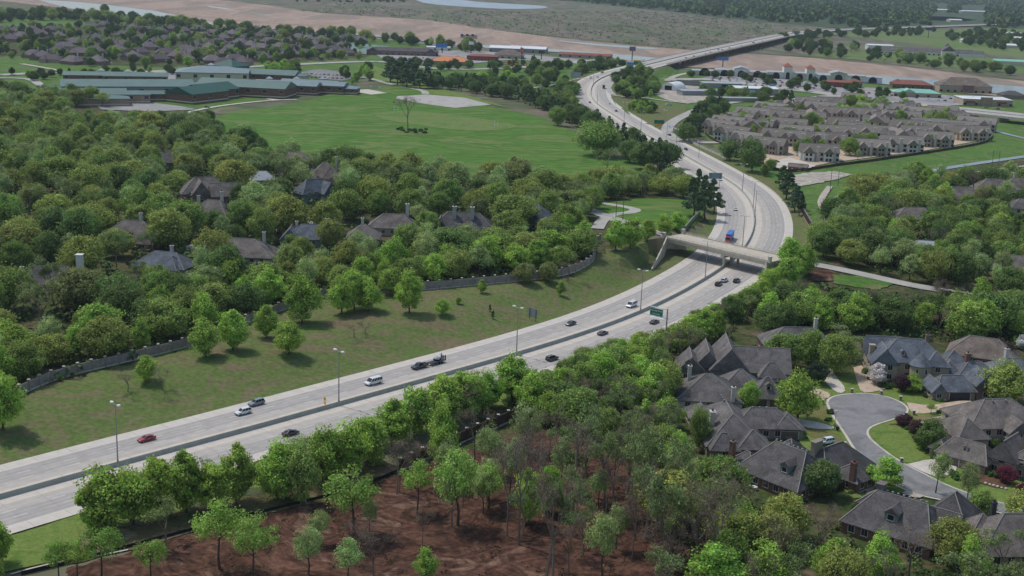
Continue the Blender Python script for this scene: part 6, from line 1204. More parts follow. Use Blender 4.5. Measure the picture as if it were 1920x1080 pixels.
def vehicle(kind, px, py, col, label, head=None, group=None, near=True, z=None):
    """head: +1 away along the freeway, -1 towards the viewer, or an angle in degrees"""
    x, y, zz = T(px, py)
    s = s_near(x, y); cx, cy, cz, ta = at(s, 0); onroad = head in (1, -1)
    if onroad:
        zz = cz
        for _ in range(3): x, y = G(px, py, zz+.03); s = s_near(x, y); zz = at(s, 0)[2]
        rz = at(s, 0)[3]+(0 if head == 1 else math.pi); zz += .04
    else: rz = R(head or 0); zz += .42
    nm, cat = NAMES[kind]; c = lin(col)+(1,)
    if near:
        if kind not in CARLIB: CARLIB[kind] = car_proto(kind); o = CARLIB[kind]; note_kids()
        else: o = link_copy(CARLIB[kind])
        o.name = nm; o.location = (x, y, zz); o.rotation_euler = (0, 0, rz); tag(o, label, cat); o.pop('group', None); note_kids()
        if group: o['group'] = group
        for ch in KIDS[o.name]: ch.color = c
    else:
        k = 'far_'+kind
        if k not in CARLIB: CARLIB[k] = far_mesh(kind)
        o = bpy.data.objects.new(nm, CARLIB[k]); COL.objects.link(o); o.location = (x, y, zz); o.rotation_euler = (0, 0, rz); o.color = c; tag(o, label, cat, group)
    return o
WH, SV, BK, NV, RD, GY_ = (226,228,230), (128,140,146), (26,27,30), (34,38,54), (164,26,34), (96,98,102)
for a in (('sedan',275,826,RD,'red sedan on the freeway beside the leftmost lamp post',-1),('suv',456,776,WH,'white SUV on the freeway just in front of the grey one',-1),('suv',481,759,SV,'silver-grey SUV on the freeway beside the white SUV',-1),('van',700,720,WH,'white passenger van beside the second lamp post',-1),('pickup',787,690,(34,40,52),'dark pickup truck towing a flat trailer with machinery',-1),
 ('sedan',1070,609,(30,52,64),'dark teal hatchback below the sign back on the bank',-1),('van',1184,575,WH,'white passenger van beside the lamp post near the overhead sign',-1),('suv',1035,675,BK,'black SUV on the near carriageway below the third lamp post',1),('sedan',1130,627,(52,54,74),'dark blue-grey sedan driving away above the thicket',1),('sedan',1227,606,BK,'black sedan below the green overhead sign',1),
 ('suv',1347,535,(52,22,20),'red and black off-road car with rear spare wheel near the overpass',1),('suv',1358,528,(206,214,226),'white SUV beside the red off-road car near the overpass',1),('suv',1381,529,(54,56,60),'dark grey SUV right of the white one near the overpass',1),('sedan',545,815,(40,42,46),'dark car half hidden behind the roadside tree tops',1),
 ('sedan',1379,394,WH,'white car in the bend just beyond the overpass',-1),('sedan',1350,338,WH,'white car beside the gantry beyond the overpass',-1),('suv',1549,834,(214,226,232),'white SUV parked on the driveway of the vented-roof house',205)): vehicle(*a)
FARC = ((1267,273,WH,'white car past the ramp fork',-1),(1286,281,BK,'black car nearest the gantry past the ramp fork',-1),(1249,266,(50,44,44),'dark car beside the ramp fork',-1),(1146,226,GY_,'grey car on the bend, front of two',-1),(1157,234,GY_,'grey car on the bend, rear of two',-1),(1106,193,(60,44,44),'dark car alone mid bend',-1),(1089,170,(58,40,40),'dark car at the outermost part of the bend',-1),
 (1107,147,WH,'white van at the top of the bend',-1),(1120,146,WH,'white car beside the white van at the top of the bend',-1),(1129,137,(60,40,40),'maroon car behind the white van at the bend',-1),(1143,195,WH,'white car on the inner side of the bend',1),(1155,209,BK,'black car following the white one on the inner bend',1),(1254,239,WH,'white car on the ramp',None),(1255,255,BK,'black car on the ramp',None),
 (1286,109,BK,'black car first on the river bridge',1),(1301,106,BK,'black car second on the river bridge',1),(1323,102,BK,'black car third on the river bridge',1),(1332,98.5,SV,'silver car after the third dark one on the river bridge',1),(1347,93.5,BK,'black car fourth on the river bridge',1),(1354,93.5,GY_,'grey car beside the fourth on the river bridge',1),(1368,90.5,BK,'black car fifth on the river bridge',1),(1391,87,BK,'black car at the far end of the river bridge',1),(1377,80.5,WH,'white car on the far lane of the river bridge',-1),(1430,78,(60,30,30),'dark red car beyond the river bridge',1))
for px, py, c, lab, h in FARC:
    if h is None: vehicle('sedan', px, py, c, lab, 100, near=False)
    else: vehicle('sedan' if 'van' not in lab else 'van', px, py, c, lab, h, near=False)
vehicle('pickup', 1254, 198, (200,206,208), 'white pickup truck parked on the grass inside the interchange', 185, near=False)
for px, py, c, k, lab in ((843,129.5,WH,'sedan','white car on the avenue below the orange roof'),(925,128,WH,'sedan','white car on the avenue right of the other one'),(972,127,WH,'sedan','white car on the avenue below the red frame'),(872,130,SV,'sedan','silver car on the avenue'),(388,203,BK,'sedan','dark car on the school path'),(705,116,WH,'sedan','white car at the avenue crossing'),(63,142,BK,'sedan','dark car on the road left of the school'),(1870,206,BK,'sedan','dark car on the boulevard bridge'),(1848,203,SV,'sedan','silver car on the boulevard bridge'),(1455,305,BK,'sedan','black car with white top in the apartment forecourt'),(1507,300,BK,'sedan','dark car at the pale apartment block')): vehicle(k, px, py, c, lab, rnd.choice((5, 185)), near=False)
PCOL = [WH, WH, SV, BK, GY_, RD, NV, (190,186,176)]
for i in range(62):
    r_ = i % 4; f = (i//4)/15.5; px = 1335+f*250+rnd.uniform(-3, 3); py = 146.5+f*12+r_*3.6; vehicle(rnd.choice(('sedan', 'suv')), px, py, rnd.choice(PCOL), 'small parked car in the shopping centre car park', 100, 'cars parked at the shopping centre', near=False)
for i in range(22):
    px = 1600+i*10+rnd.uniform(-3, 3); py = 168+(px-1600)*.1+rnd.choice((0, 5)); vehicle('sedan', px, py, rnd.choice(PCOL), 'small parked car by the restaurants along the boulevard', 100, 'cars parked by the boulevard restaurants', near=False)
for i in range(20):
    px = 568+(i % 10)*8; py = 139+(i//10)*6+(i % 10)*.4; vehicle('sedan', px, py, rnd.choice(PCOL), 'small parked car in the school car park', 80, 'cars parked at the school', near=False)
for i in range(20):
    px = 735+i*6.5; vehicle('sedan', px, 110.5+rnd.uniform(-.8, .8), rnd.choice(PCOL), 'small parked car in front of the dark-roofed shops', 90, 'cars parked at the dark-roofed shops', near=False)
for i in range(8): vehicle('sedan', 1385+i*2.2, 232+i*4.5, rnd.choice(PCOL), 'parked car in the apartment drive', 20, 'cars parked in the apartment drive', near=False)
# trailer with machinery behind the pickup
def road_empty(name, px, py, head, label, cat):
    x, y = G(px, py, .03); s = s_near(x, y); a = at(s, 0)[3]+(0 if head == 1 else math.pi); return empty(name, (x, y, at(s, 0)[2]+.04), a, label, cat)
E = road_empty('flatbed_trailer', 818, 682, -1, 'low flatbed trailer behind the dark pickup', 'trailer')
mb = MB(); mb.box(0, 0, .75, 6.5, 2.2, .18); mb.box(3.9, 0, .7, 1.6, .14, .14); mb.build('bed', M['dark'], E)
for x in (-1.4, -.4):
    for y in (-1.15, 1.15): mb = MB(); mb.tube((x, y-.12, .38), (x, y+.12, .38), .38, .38, 12); mb.build('wheel', TYRE, E)
for y in (-.95, .95): mb = MB(); mb.box(-3.1, y, .9, .1, .5, 1.6); mb.build('ramp', M['dark'], E)
E = road_empty('boom_lift', 821, 680, -1, 'white lifting machine with folded arms loaded on the flatbed trailer', 'machine'); E.location.z += .94
mb = MB(); mb.box(.4, 0, .3, 2.0, 1.2, .9); mb.build('body', M['lamphead'], E); mb = MB(); mb.tube((.6, 0, 1.2), (-1.6, 0, 2.2), .14, .12, 6); mb.tube((-1.6, 0, 2.2), (-1.9, 0, .5), .12, .1, 6); mb.tube((.6, .3, 1.2), (2.0, .2, 1.9), .12, .1, 6); mb.build('arm', M['lamphead'], E)
for x in (-.4, 1.2): mb = MB(); mb.tube((x, -.7, .33), (x, .7, .33), .33, .33, 10); mb.build('wheel', TYRE, E)
mb = MB(); mb.box(-2.0, 0, .1, .7, 1.2, .1); mb.box(-2.3, 0, .1, .06, 1.2, 1.0); mb.box(-1.7, .6, .1, .06, .06, 1.0); mb.build('basket', M['galv'], E)
# articulated lorry behind the overpass
E = road_empty('articulated_lorry', 1367, 452, -1, 'lorry with red cab and blue trailer coming up to the overpass', 'lorry'); PB = plain('blue_trailer', (66,124,190), .5); PR = plain('red_cab', (196,62,74), .4)
mb = MB(); mb.box(-2.5, 0, 1.1, 11.5, 2.55, 2.8); mb.build('trailer', PB, E); mb = MB(); mb.box(4.9, 0, .7, 2.6, 2.45, 2.3, top=(.82, .95)); mb.build('cab', PR, E); mb = MB(); mb.box(6.02, 0, 2.0, .2, 2.1, .8); mb.build('windscreen', CGL, E)
for x in (-6.6, -5.5, 2.6, 5.3):
    for y in (-1.1, 1.1): mb = MB(); mb.tube((x, y-.18, .5), (x, y+.18, .5), .5, .5, 12); mb.build('wheel', TYRE, E)
for i, (px, py, L, c1, lab) in enumerate(((1132,166,9,(88,82,80),'dark box truck on the bend of the freeway'),(1206,116,9,WH,'white box truck just before the river bridge'),(1412,81,12,(214,206,200),'white lorry in the near lane of the river bridge'),(1414,70,14,WH,'large white lorry in the far lane of the river bridge'),(803,131,9,WH,'white camper at the bend of the avenue'))):
    x, y, z = T(px, py); s = s_near(x, y); z = max(z, at(s, 0)[2] if i < 4 else z)
    if i < 4: x, y = G(px, py, z)
    E = empty('box_truck', (x, y, z+.1), at(s, 0)[3] if i < 4 else .3, lab, 'truck'); mb = MB(); mb.box(-1, 0, .9, L-2, 2.5, 2.7); mb.build('box', plain('truck_box_%d' % i, c1, .5), E); mb = MB(); mb.box(L/2-1, 0, .5, 2, 2.3, 1.9, top=(.8, .95)); mb.build('cab', plain('truck_cab_%d' % i, RD if i == 2 else c1, .5), E)
    for xx in (-L*.36, L*.34):
        for yy in (-1, 1): mb = MB(); mb.tube((xx, yy-.15, .48), (xx, yy+.15, .48), .48, .48, 10); mb.build('wheel', TYRE, E)

# ------------------------------------------------------------------ lamps, signs, poles
def lamp(x, y, z, a, h=15.2, label='', heads=2, grp=None):
    E = empty('street_lamp', (x, y, z), a, label, 'street lamp', grp); mb = MB(); mb.tube((0, 0, 0), (0, 0, h), .2, .1, 8); mb.tube((0, 0, 0), (0, 0, .5), .3, .26, 8); mb.build('pole', M['galv'], E)
    for sg in (-1, 1)[:heads]:
        mb = MB(); mb.tube((0, 0, h-.1), (0, sg*1.5, h+.15), .07, .06, 6); mb.build('arm', M['galv'], E); mb = MB(); mb.loft([[(-.28, sg*1.1, h+.1), (.28, sg*1.1, h+.1), (.28, sg*1.1, h+.3), (-.28, sg*1.1, h+.3)], [(-.38, sg*1.8, h+.02), (.38, sg*1.8, h+.02), (.3, sg*1.8, h+.42), (-.3, sg*1.8, h+.42)], [(-.24, sg*2.3, h+.1), (.24, sg*2.3, h+.1), (.18, sg*2.3, h+.36), (-.18, sg*2.3, h+.36)]]); mb.build('lamp_head', M['lamphead'], E)
    return E
for px, py, lab in ((218.5,866,'twin-headed lamp post on the median nearest the red sedan'),(645,749,'twin-headed lamp post on the median beside the yellow sign'),(975,659,'twin-headed lamp post on the median below the sign back'),(1198,583,'twin-headed lamp post on the median beside the white van near the green sign'),(1329.3,518,'twin-headed lamp post on the median just before the overpass'),(1392,466,'twin-headed lamp post on the median right behind the overpass'),(1416.7,409,'twin-headed lamp post second behind the overpass'),(1411.7,389,'twin-headed lamp post third behind the overpass'),(1388.7,355.6,'twin-headed lamp post fourth behind the overpass'),(1199,247,'distant twin-headed lamp post beside the ramp'),(1157,229,'distant twin-headed lamp post on the bend, front'),(1123,198,'distant twin-headed lamp post on the bend, middle'),(1109,163,'distant twin-headed lamp post on the bend, far')):
    x, y = G(px, py, 1.2); s = s_near(x, y); x, y, z, a = at(s, 0); lamp(x, y, z+1.2, a, 15.2 if px < 1400 else 14, lab)
for px, py, lab in ((1246,232,'lamp post on the ramp, upper'),(1250,258,'lamp post on the ramp, lower'),(210,138,'lamp post in front of the school, first'),(312,133,'lamp post in front of the school, second'),(325,132,'lamp post in front of the school, third'),(478,125,'tall lamp post behind the school'),(1310,296,'lamp post on the outer edge of the freeway bend'),(1268,270,'lamp post near the ramp fork')):
    x, y, z = T(px, py); lamp(x, y, z, .5, 11, lab)
x, y, z = T(1565, 800); E = empty('street_lamp', (x, y, z), 0, 'slim dark street lamp at the kerb of the close', 'street lamp'); mb = MB(); mb.tube((0, 0, 0), (0, 0, 4.4), .07, .05, 8); mb.build('pole', M['dark'], E); mb = MB(); mb.tube((0, 0, 4.4), (0, 0, 4.9), .14, .2, 8); mb.tube((0, 0, 4.9), (0, 0, 5.05), .26, .05, 8); mb.build('lamp_head', M['lamphead'], E)
def panel(mb, y0, y1, z0, z1, t=.08, x=0, mi=0): mb.box(x, (y0+y1)/2, z0, t, abs(y1-y0), z1-z0, mi=mi)
SG = plain('sign_green', (20,112,82), .5, var=.03); SY = plain('sign_yellow', (236,172,30), .5, var=.03); SGR = plain('sign_back', (158,164,168), .5, .3, var=.05); SW = plain('sign_white', (228,230,226), .5, var=.02); SB = plain('sign_blue', (70,124,186), .5, var=.05); SO = plain('sign_orange', (226,150,40), .5)
def text_obj(body, size, parent, loc, rz, m, name='lettering'):
    cu = bpy.data.curves.new('lettering', 'FONT'); cu.body = body; cu.size = size; cu.align_x = 'CENTER'; cu.align_y = 'CENTER'; cu.extrude = .02; cu.resolution_u = 2
    to = bpy.data.objects.new('lettering_curve', cu); COL.objects.link(to); bpy.context.view_layer.update(); me = bpy.data.meshes.new_from_object(to.evaluated_get(bpy.context.evaluated_depsgraph_get())); bpy.data.objects.remove(to)
    me.materials.clear(); me.materials.append(m); o = bpy.data.objects.new(name, me); COL.objects.link(o); o.parent = parent; o.location = loc; o.rotation_euler = (math.pi/2, 0, rz); return o
# overhead exit sign: local +x points away from the viewer along the road, -y to the right
x, y, z = T(1249, 621); a = at(s_near(x, y), 0)[3]; E = empty('exit_sign', (x, y, 0), a, 'green Riverside Pkwy exit sign on a cantilever over the near carriageway', 'road sign')
mb = MB(); mb.tube((0, 0, -.3), (0, 0, 8.2), .28, .22, 10); mb.build('post', M['galv'], E)
for zz in (4.6, 8.0): mb = MB(); mb.box(0, 3.2, zz-.12, .3, 7.4, .24); mb.build('beam', SW, E)
mb = MB(); panel(mb, 1.6, 6.9, 4.9, 7.7, .1, -.3); mb.build('panel', SG, E)
mb = MB(); [panel(mb, p, q, r_, t_, .04, -.37) for p, q, r_, t_ in ((1.65, 6.85, 4.94, 5.0), (1.65, 6.85, 7.6, 7.66), (1.65, 1.71, 4.94, 7.66), (6.79, 6.85, 4.94, 7.66))]; mb.build('border', SW, E)
text_obj('Riverside Pkwy', .78, E, (-.38, 4.25, 6.85), -math.pi/2, SW); text_obj('EXIT 3/4 MILE', .5, E, (-.38, 4.25, 5.6), -math.pi/2, SW)
mb = MB(); mb.box(-.9, 3.6, 4.5, 1.2, 5.6, .06); mb.build('catwalk', SW, E)
def backsign(name, px, py, w, h, z0, label, m=SGR, ang=None, posts=True, cat='road sign', onz=None):
    x, y, z = T(px, py); a = at(s_near(x, y), 0)[3] if ang is None else R(ang); E = empty(name, (x, y, z), a, label, cat)
    mb = MB(); panel(mb, -w/2, w/2, z0, z0+h, .1); mb.build('panel', m, E)
    if posts:
        for yy in (-w*.34, w*.34): mb = MB(); mb.box(-.12, yy, -.3, .14, .18, z0+h+.2); mb.build('post', M['dark'], E)
    return E
backsign('road_sign', 999, 600, 4.2, 3.4, 1.0, 'grey back of a large road sign on the bank')
E = backsign('gantry_sign', 1340, 352, 8, 3.6, 5.4, 'grey-blue back of a sign panel over the far carriageway beyond the overpass', plain('sign_back_blue', (120,142,150), .5))
backsign('road_sign', 1079, 151, 11, 6, 3, 'grey back of a big road sign at the top of the freeway bend')
for px, py, m, w_, lab in ((1181,133,SB,8,'pale blue-arrow sign over the freeway before the river bridge'),(1194,131,SG,9,'green exit sign with yellow tab before the river bridge')):
    x, y, z = T(px, py); s = s_near(x, y); E = empty('overhead_sign', (x, y, at(s, 0)[2]), at(s, 0)[3], lab, 'road sign'); mb = MB(); panel(mb, -w_/2, w_/2, 5.5, 10, .15); mb.build('panel', m, E); mb = MB(); panel(mb, -w_/2, w_/2, 10.02, 11.4, .15); mb.build('tab', SY if m is SG else SW, E)
    mb = MB(); mb.tube((.2, w_/2, 0), (.2, w_/2, 11), .25, .2, 8); mb.build('post', M['galv'], E)
for px, py, lab in ((1235,240,'green ramp sign with orange panel on the grass wedge'),(1284,256,'green ramp sign beside the dark pine clump')):
    E = backsign('ramp_sign', px, py, 8, 3, 3.4, lab, SG, 95); mb = MB(); panel(mb, -2.4, 2.4, 1.6, 3.2, .1); mb.build('advisory_panel', SO, E)
x, y = G(599, 762, 1.3); x, y, z, a = at(s_near(x, y), 0); E = empty('warning_sign', (x, y, 1.25), a, 'yellow warning sign with a black arrow standing on the median barrier', 'road sign')
mb = MB(); mb.tube((0, 0, 0), (0, 0, 2.6), .05, .05, 6); mb.build('post', M['galv'], E)
mb = MB(); vs = [(x_, .72*math.cos(k*math.pi/2), 1.9+.72*math.sin(k*math.pi/2)) for x_ in (-.1, -.06) for k in range(4)]; mb.add(vs, [(0, 1, 2, 3), (7, 6, 5, 4)]+[(k, 4+k, 4+(k+1) % 4, (k+1) % 4) for k in range(4)]); mb.build('diamond_panel', SY, E); mb = MB(); panel(mb, -.45, .45, .3, 1.1, .05, -.08); mb.build('speed_panel', SY, E)
mb = MB(); mb.box(-.12, 0, 1.55, .02, .12, .5); mb.box(-.12, .12, 2.0, .02, .32, .12); mb.build('arrow', M['black'], E)
# billboards and pole signs beyond the town
for px, py, hh, w_, h_, m, lab in ((1492,80,17,16,5,plain('bill_green', (110,150,140), .6),'tall double-sided billboard at the far end of the river bridge'),(1740,72,17,18,5,plain('bill_dark', (72,70,110), .6),'dark colourful billboard on the far bank'),(1355,126,9,18,5,SB,'blue billboard beside the river bridge'),(829,100,8,18,6,SB,'blue billboard left of the orange roof'),(883,100,12,9,5,SW,'white pole sign under the flags'),(1015,112,8,10,5,M['dark'],'dark billboard beside the far restaurant'),(978,112,10,5,7,plain('sign_redwhite', (206,120,116), .6),'red and white pole sign by the white sheds'),(1185,112,12,11,7,plain('bill_grey', (110,104,118), .6),'grey pole sign left of the freeway near the river'),(1448,170,4,8,4,plain('bill_paleblue', (140,176,206), .6),'pale blue sign at the shopping car park')):
    x, y, z = T(px, py); w_ *= .78; h_ *= .85; E = empty('billboard', (x, y, z), R(80), lab, 'billboard'); mb = MB(); mb.tube((0, 0, 0), (0, 0, hh), .7, .6, 8); mb.build('post', M['dark'], E); mb = MB(); panel(mb, -w_/2, w_/2, hh, hh+h_, .8); mb.build('panel', m, E)
    if 'double' in lab or 'blue bill' in lab: mb = MB(); mb.box(1.5, w_/2+1.5, hh-.6, w_*.5, .8, h_); mb.build('second_panel', M['dark'] if 'double' in lab else m, E)
for i, px in enumerate((863, 873, 883)):
    x, y, z = T(px, 90); E = empty('flagpole', (x, y, z), 0, ('leftmost', 'middle', 'rightmost')[i]+' of three tall poles with striped flags above the shops', 'flagpole'); mb = MB(); mb.tube((0, 0, 0), (0, 0, 21), .2, .12, 6); mb.build('pole', M['lamphead'], E)
    mb = MB(); n = 9
    for r_ in range(13):
        for k in range(n):
            f0, f1 = k/n, (k+1)/n; z0, z1 = 20.6-r_*.42, 20.6-(r_+1)*.42; mi = 2 if (r_ < 7 and f1 <= .45) else (0 if r_ % 2 == 0 else 1)
            p = lambda f, z_: (f*9, .5*math.sin(f*9), z_-f*f*2.6); mb.add([p(f0, z0), p(f1, z0), p(f1, z1), p(f0, z1)], [(0, 1, 2, 3)], mi)
    mb.build('flag', [plain('flag_red', (176,40,50), .8), SW, plain('flag_blue', (48,56,110), .8)], E)
# red open frames
for px, py, w_, lab in ((965,127,30,'long red open steel frame beside the avenue'),(1448,190,26,'red open steel frame above the apartments')):
    x, y, z = T(px, py); E = empty('steel_frame', (x, y, z), R(-12), lab, 'steel frame')
    mb = MB()
    for zz in (3.2, 5.6): mb.box(0, 0, zz, w_, 1.2, .5)
    for k in range(6): mb.box(-w_/2+w_*k/5, 0, 3.2, .4, 1.2, 2.8)
    mb.build('beam', plain('red_steel', (158,44,44), .7), E)
    for sg in (-1, 1): mb = MB(); mb.box(sg*w_/2, 0, -.2, .5, 1.0, 3.6); mb.build('leg', plain('red_leg', (150,40,40), .7), E)
# power poles
def powerpole(px, py, hp, label, arm=True, twin=False):
    x, y, z = T(px, py); h = hp/PX(x, y, z)[2]; E = empty('power_pole', (x, y, z), R(15), label, 'power pole')
    for u in ((-1.8, 1.8) if twin else (0,)): mb = MB(); mb.tube((u, 0, -.3), (u, 0, h), .19, .13, 7); mb.build('pole', M['wood'], E)
    if arm:
        mb = MB(); mb.box(0, 0, h-.9, 6.4 if twin else 2.6, .16, .2); mb.build('cross_arm', M['wood'], E)
        for u in (-1.1, 0, 1.1): mb = MB(); mb.tube((u*(2.4 if twin else 1), 0, h-.7), (u*(2.4 if twin else 1), 0, h-.35), .07, .05, 6); mb.build('insulator', M['galv'], E)
powerpole(499, 482, 52, 'wooden power pole beside the broad grey house, left of the pair'); powerpole(514, 480, 46, 'wooden power pole beside the broad grey house, right of the pair', False); powerpole(1161, 414, 50, 'twin-post power pole with long cross arm by the winding lane', True, True)
powerpole(1556, 360, 42, 'dark power pole where the footpath meets the channel', False); powerpole(1571, 348, 28, 'shorter power pole behind the channel one', False); powerpole(1858, 325, 44, 'left of two tall thin poles beside the channel', False); powerpole(1870, 325, 42, 'right of two tall thin poles beside the channel', False); powerpole(1520, 486, 40, 'power pole beside the bent wall past the overpass', False)
# small things of the close
for px, py, lab in ((1597,737,'brick mailbox pillar by the turret house drive'),(1652,741,'stone mailbox pillar on the lawn left of the garage house'),(1688,751,'stone mailbox pillar on the kerb before the garage house'),(1713,778,'low brick mailbox pillar in the dry bed'),(1584,838,'brick mailbox pillar beside the parked white SUV'),(1690,868,'stone mailbox pillar on the island lawn'),(1542,758,'brick mailbox pillar at the left of the close')):
    x, y, z = T(px, py); E = empty('mailbox_pillar', (x, y, z+.05), 0, lab, 'mailbox'); mb = MB(); mb.box(0, 0, 0, .7, .7, 1.3); mb.build('pillar', WALL['stone'], E); mb = MB(); mb.box(0, 0, 1.3, .85, .85, .14); mb.build('cap', M['wallcap'], E); mb = MB(); mb.box(0, -.37, .85, .4, .06, .3); mb.build('box_door', M['dark'], E)
x, y, z = T(1570, 808); E = empty('wheeled_bin', (x, y, z+.2), .4, 'black wheeled rubbish bin at the kerb by the street lamp', 'bin'); mb = MB(); mb.box(0, 0, .1, .55, .6, .95, top=(1.15, 1.15)); mb.build('body', M['black'], E); mb = MB(); mb.box(0, 0, 1.06, .72, .78, .08); mb.build('lid', M['dark'], E); mb = MB(); mb.tube((-.35, .3, .12), (.35, .3, .12), .12, .12, 8); mb.build('wheel', M['black'], E)
for k, pts in enumerate((((1735,788),(1752,786),(1768,784),(1776,780)), ((1735,738),(1748,748),(1762,752),(1772,752)), ((1848,908),(1862,912),(1876,916),(1886,918)))):
    P, _ = resample([T(*p)[:2] for p in pts], .9)
    for p in P:
        mb = MB(); mb.ball((0, 0, .2), rnd.uniform(.3, .55), rnd.uniform(.3, .5), rnd.uniform(.22, .4), 7, 5); o = mb.build('garden_rock', M['wallcap'], None, (p[0], p[1], Hh(*p)+.12)); lb = ('pale rock edging the dry bed below the palm', 'pale rock edging the lawn of the slate garage house', 'pale rock edging the bed under the arched gable')[k]; tag(o, lb, 'rock', lb)
for px, py, lab in ((1405,914,'white patio armchair under the eaves of the vented-roof house'),(1414,918,'white patio table under the eaves of the vented-roof house')):
    x, y, z = T(px, py); E = empty('patio_chair' if 'chair' in lab else 'patio_table', (x, y, z+.1), .6, lab, 'chair' if 'chair' in lab else 'table')
    if 'chair' in lab: mb = MB(); mb.box(0, 0, .35, .8, .8, .16); mb.build('seat', M['lamphead'], E); mb = MB(); mb.box(-.38, 0, .4, .12, .8, .6); mb.build('backrest', M['lamphead'], E)
    else: mb = MB(); mb.tube((0, 0, .7), (0, 0, .76), .8, .8, 14); mb.build('top', M['lamphead'], E)
    for sx_ in (-.3, .3):
        for sy_ in (-.3, .3): mb = MB(); mb.box(sx_, sy_, 0, .06, .06, .7 if 'table' in lab else .36); mb.build('leg', M['lamphead'], E)
for px, py, lab in ((930,240,'white goal frame at the right end of the playing field'),(742,212,'white goal frame near the paved court')):
    x, y, z = T(px, py); E = empty('goal_frame', (x, y, z+.3), R(70), lab, 'goal'); mb = MB()
    for u in (-3.6, 3.6): mb.tube((u, 0, 0), (u, 0, 6), .12, .12, 6)
    mb.tube((-3.6, 0, 2.6), (3.6, 0, 2.6), .12, .12, 6); mb.build('frame', M['lamphead'], E)
for px, py, w_ in ((690,152,1),(712,167,1),(695,165,1)):
    x, y, z = T(px, py); mb = MB(); mb.box(0, 0, 0, 1.6, 1.2, 1.6); mb.box(0, 0, 1.6, 1.9, 1.5, .2); o = mb.build('utility_box', M['lamphead'], None, (x, y, z+.3)); tag(o, 'small white utility box on the grass by the paved pads', 'utility box', 'white utility boxes by the paved pads')
note_kids()
# ------------------------------------------------------------------ plant the trees: the largest of each kind as objects, the far remainder as one mass
def join_quads(items, name, m, thin=1, big=1.0):
    vs = []
    for t in items:
        me = LIB[t[0]][t[1]]['crown']; n = len(me.vertices); co = np.empty(n*3); me.vertices.foreach_get('co', co); co = co.reshape(-1, 4, 3)[::thin]
        if big != 1: c = co.mean(1, keepdims=True); co = c+(co-c)*big
        c, s = math.cos(t[7]), math.sin(t[7]); x = co[..., 0]*t[5]; y = co[..., 1]*t[5]
        vs.append(np.stack([x*c-y*s+t[2], x*s+y*c+t[3], co[..., 2]*t[6]+t[4]], -1).reshape(-1, 3))
    o = bpy.data.objects.new(name, mesh_quads(name, np.concatenate(vs), [m])); COL.objects.link(o); return o
def forest_mat(nm='forest_leaves', cs=((66,92,50),(90,112,62),(78,104,52),(106,114,70))):
    m, nt, b = mat(nm); g = N(nt, 'ShaderNodeNewGeometry'); no = N(nt, 'ShaderNodeTexNoise'); no.inputs['Scale'].default_value = .045; no.inputs['Detail'].default_value = 3
    nt.links.new(g.outputs['Position'], no.inputs['Vector']); r = N(nt, 'ShaderNodeValToRGB'); e = r.color_ramp.elements
    while len(e) < 4: e.new(.5)
    for i, c in enumerate(cs): e[i].position = .34+.32*i/3; e[i].color = lin(c)+(1,)
    nt.links.new(no.outputs['Fac'], r.inputs['Fac']); mr = N(nt, 'ShaderNodeMapRange'); mr.inputs['To Min'].default_value = .7; mr.inputs['To Max'].default_value = 1.3; nt.links.new(g.outputs['Random Per Island'], mr.inputs['Value'])
    mx = N(nt, 'ShaderNodeMix', data_type='RGBA', blend_type='MULTIPLY'); mx.inputs['Factor'].default_value = 1; nt.links.new(r.outputs['Color'], mx.inputs['A']); nt.links.new(mr.outputs['Result'], mx.inputs['B']); nt.links.new(mx.outputs['Result'], b.inputs['Base Color'])
    b.inputs['Roughness'].default_value = .8; b.inputs['Specular IOR Level'].default_value = .1; return m
M['forest'] = forest_mat()
by = {}
for t in TREES: by.setdefault(t[9], []).append(t)
rest = []
for nm, L in by.items():
    L.sort(key=lambda t: -t[12]); rest += [t for t in L[280:] if t[0] not in ('bare',)]
    for t in L[:280]:
        lk, k, x, y, z, sw, sh, rz, col, name, lab, grp, hp, cat = t; lb = LIB[lk][k]
        if hp > 44:
            E = empty(name, (x, y, z), rz, lab, cat, grp); E.scale = (sw*rnd.uniform(.86, 1.14), sw*rnd.uniform(.86, 1.14), sh); E.rotation_euler = (rnd.uniform(-.06, .06), rnd.uniform(-.06, .06), rz)
            for part in ('crown', 'trunk'):
                o = bpy.data.objects.new(part, lb[part]); COL.objects.link(o); o.parent = E; o.color = col
        else:
            o = bpy.data.objects.new(name, lb['whole']); COL.objects.link(o); o.location = (x, y, z); o.scale = (sw*rnd.uniform(.84, 1.16), sw*rnd.uniform(.84, 1.16), sh); o.rotation_euler = (rnd.uniform(-.07, .07), rnd.uniform(-.07, .07), rz); o.color = col; tag(o, lab, cat, grp)
print('TREES', {k: len(v) for k, v in by.items()}, 'rest', len(rest))
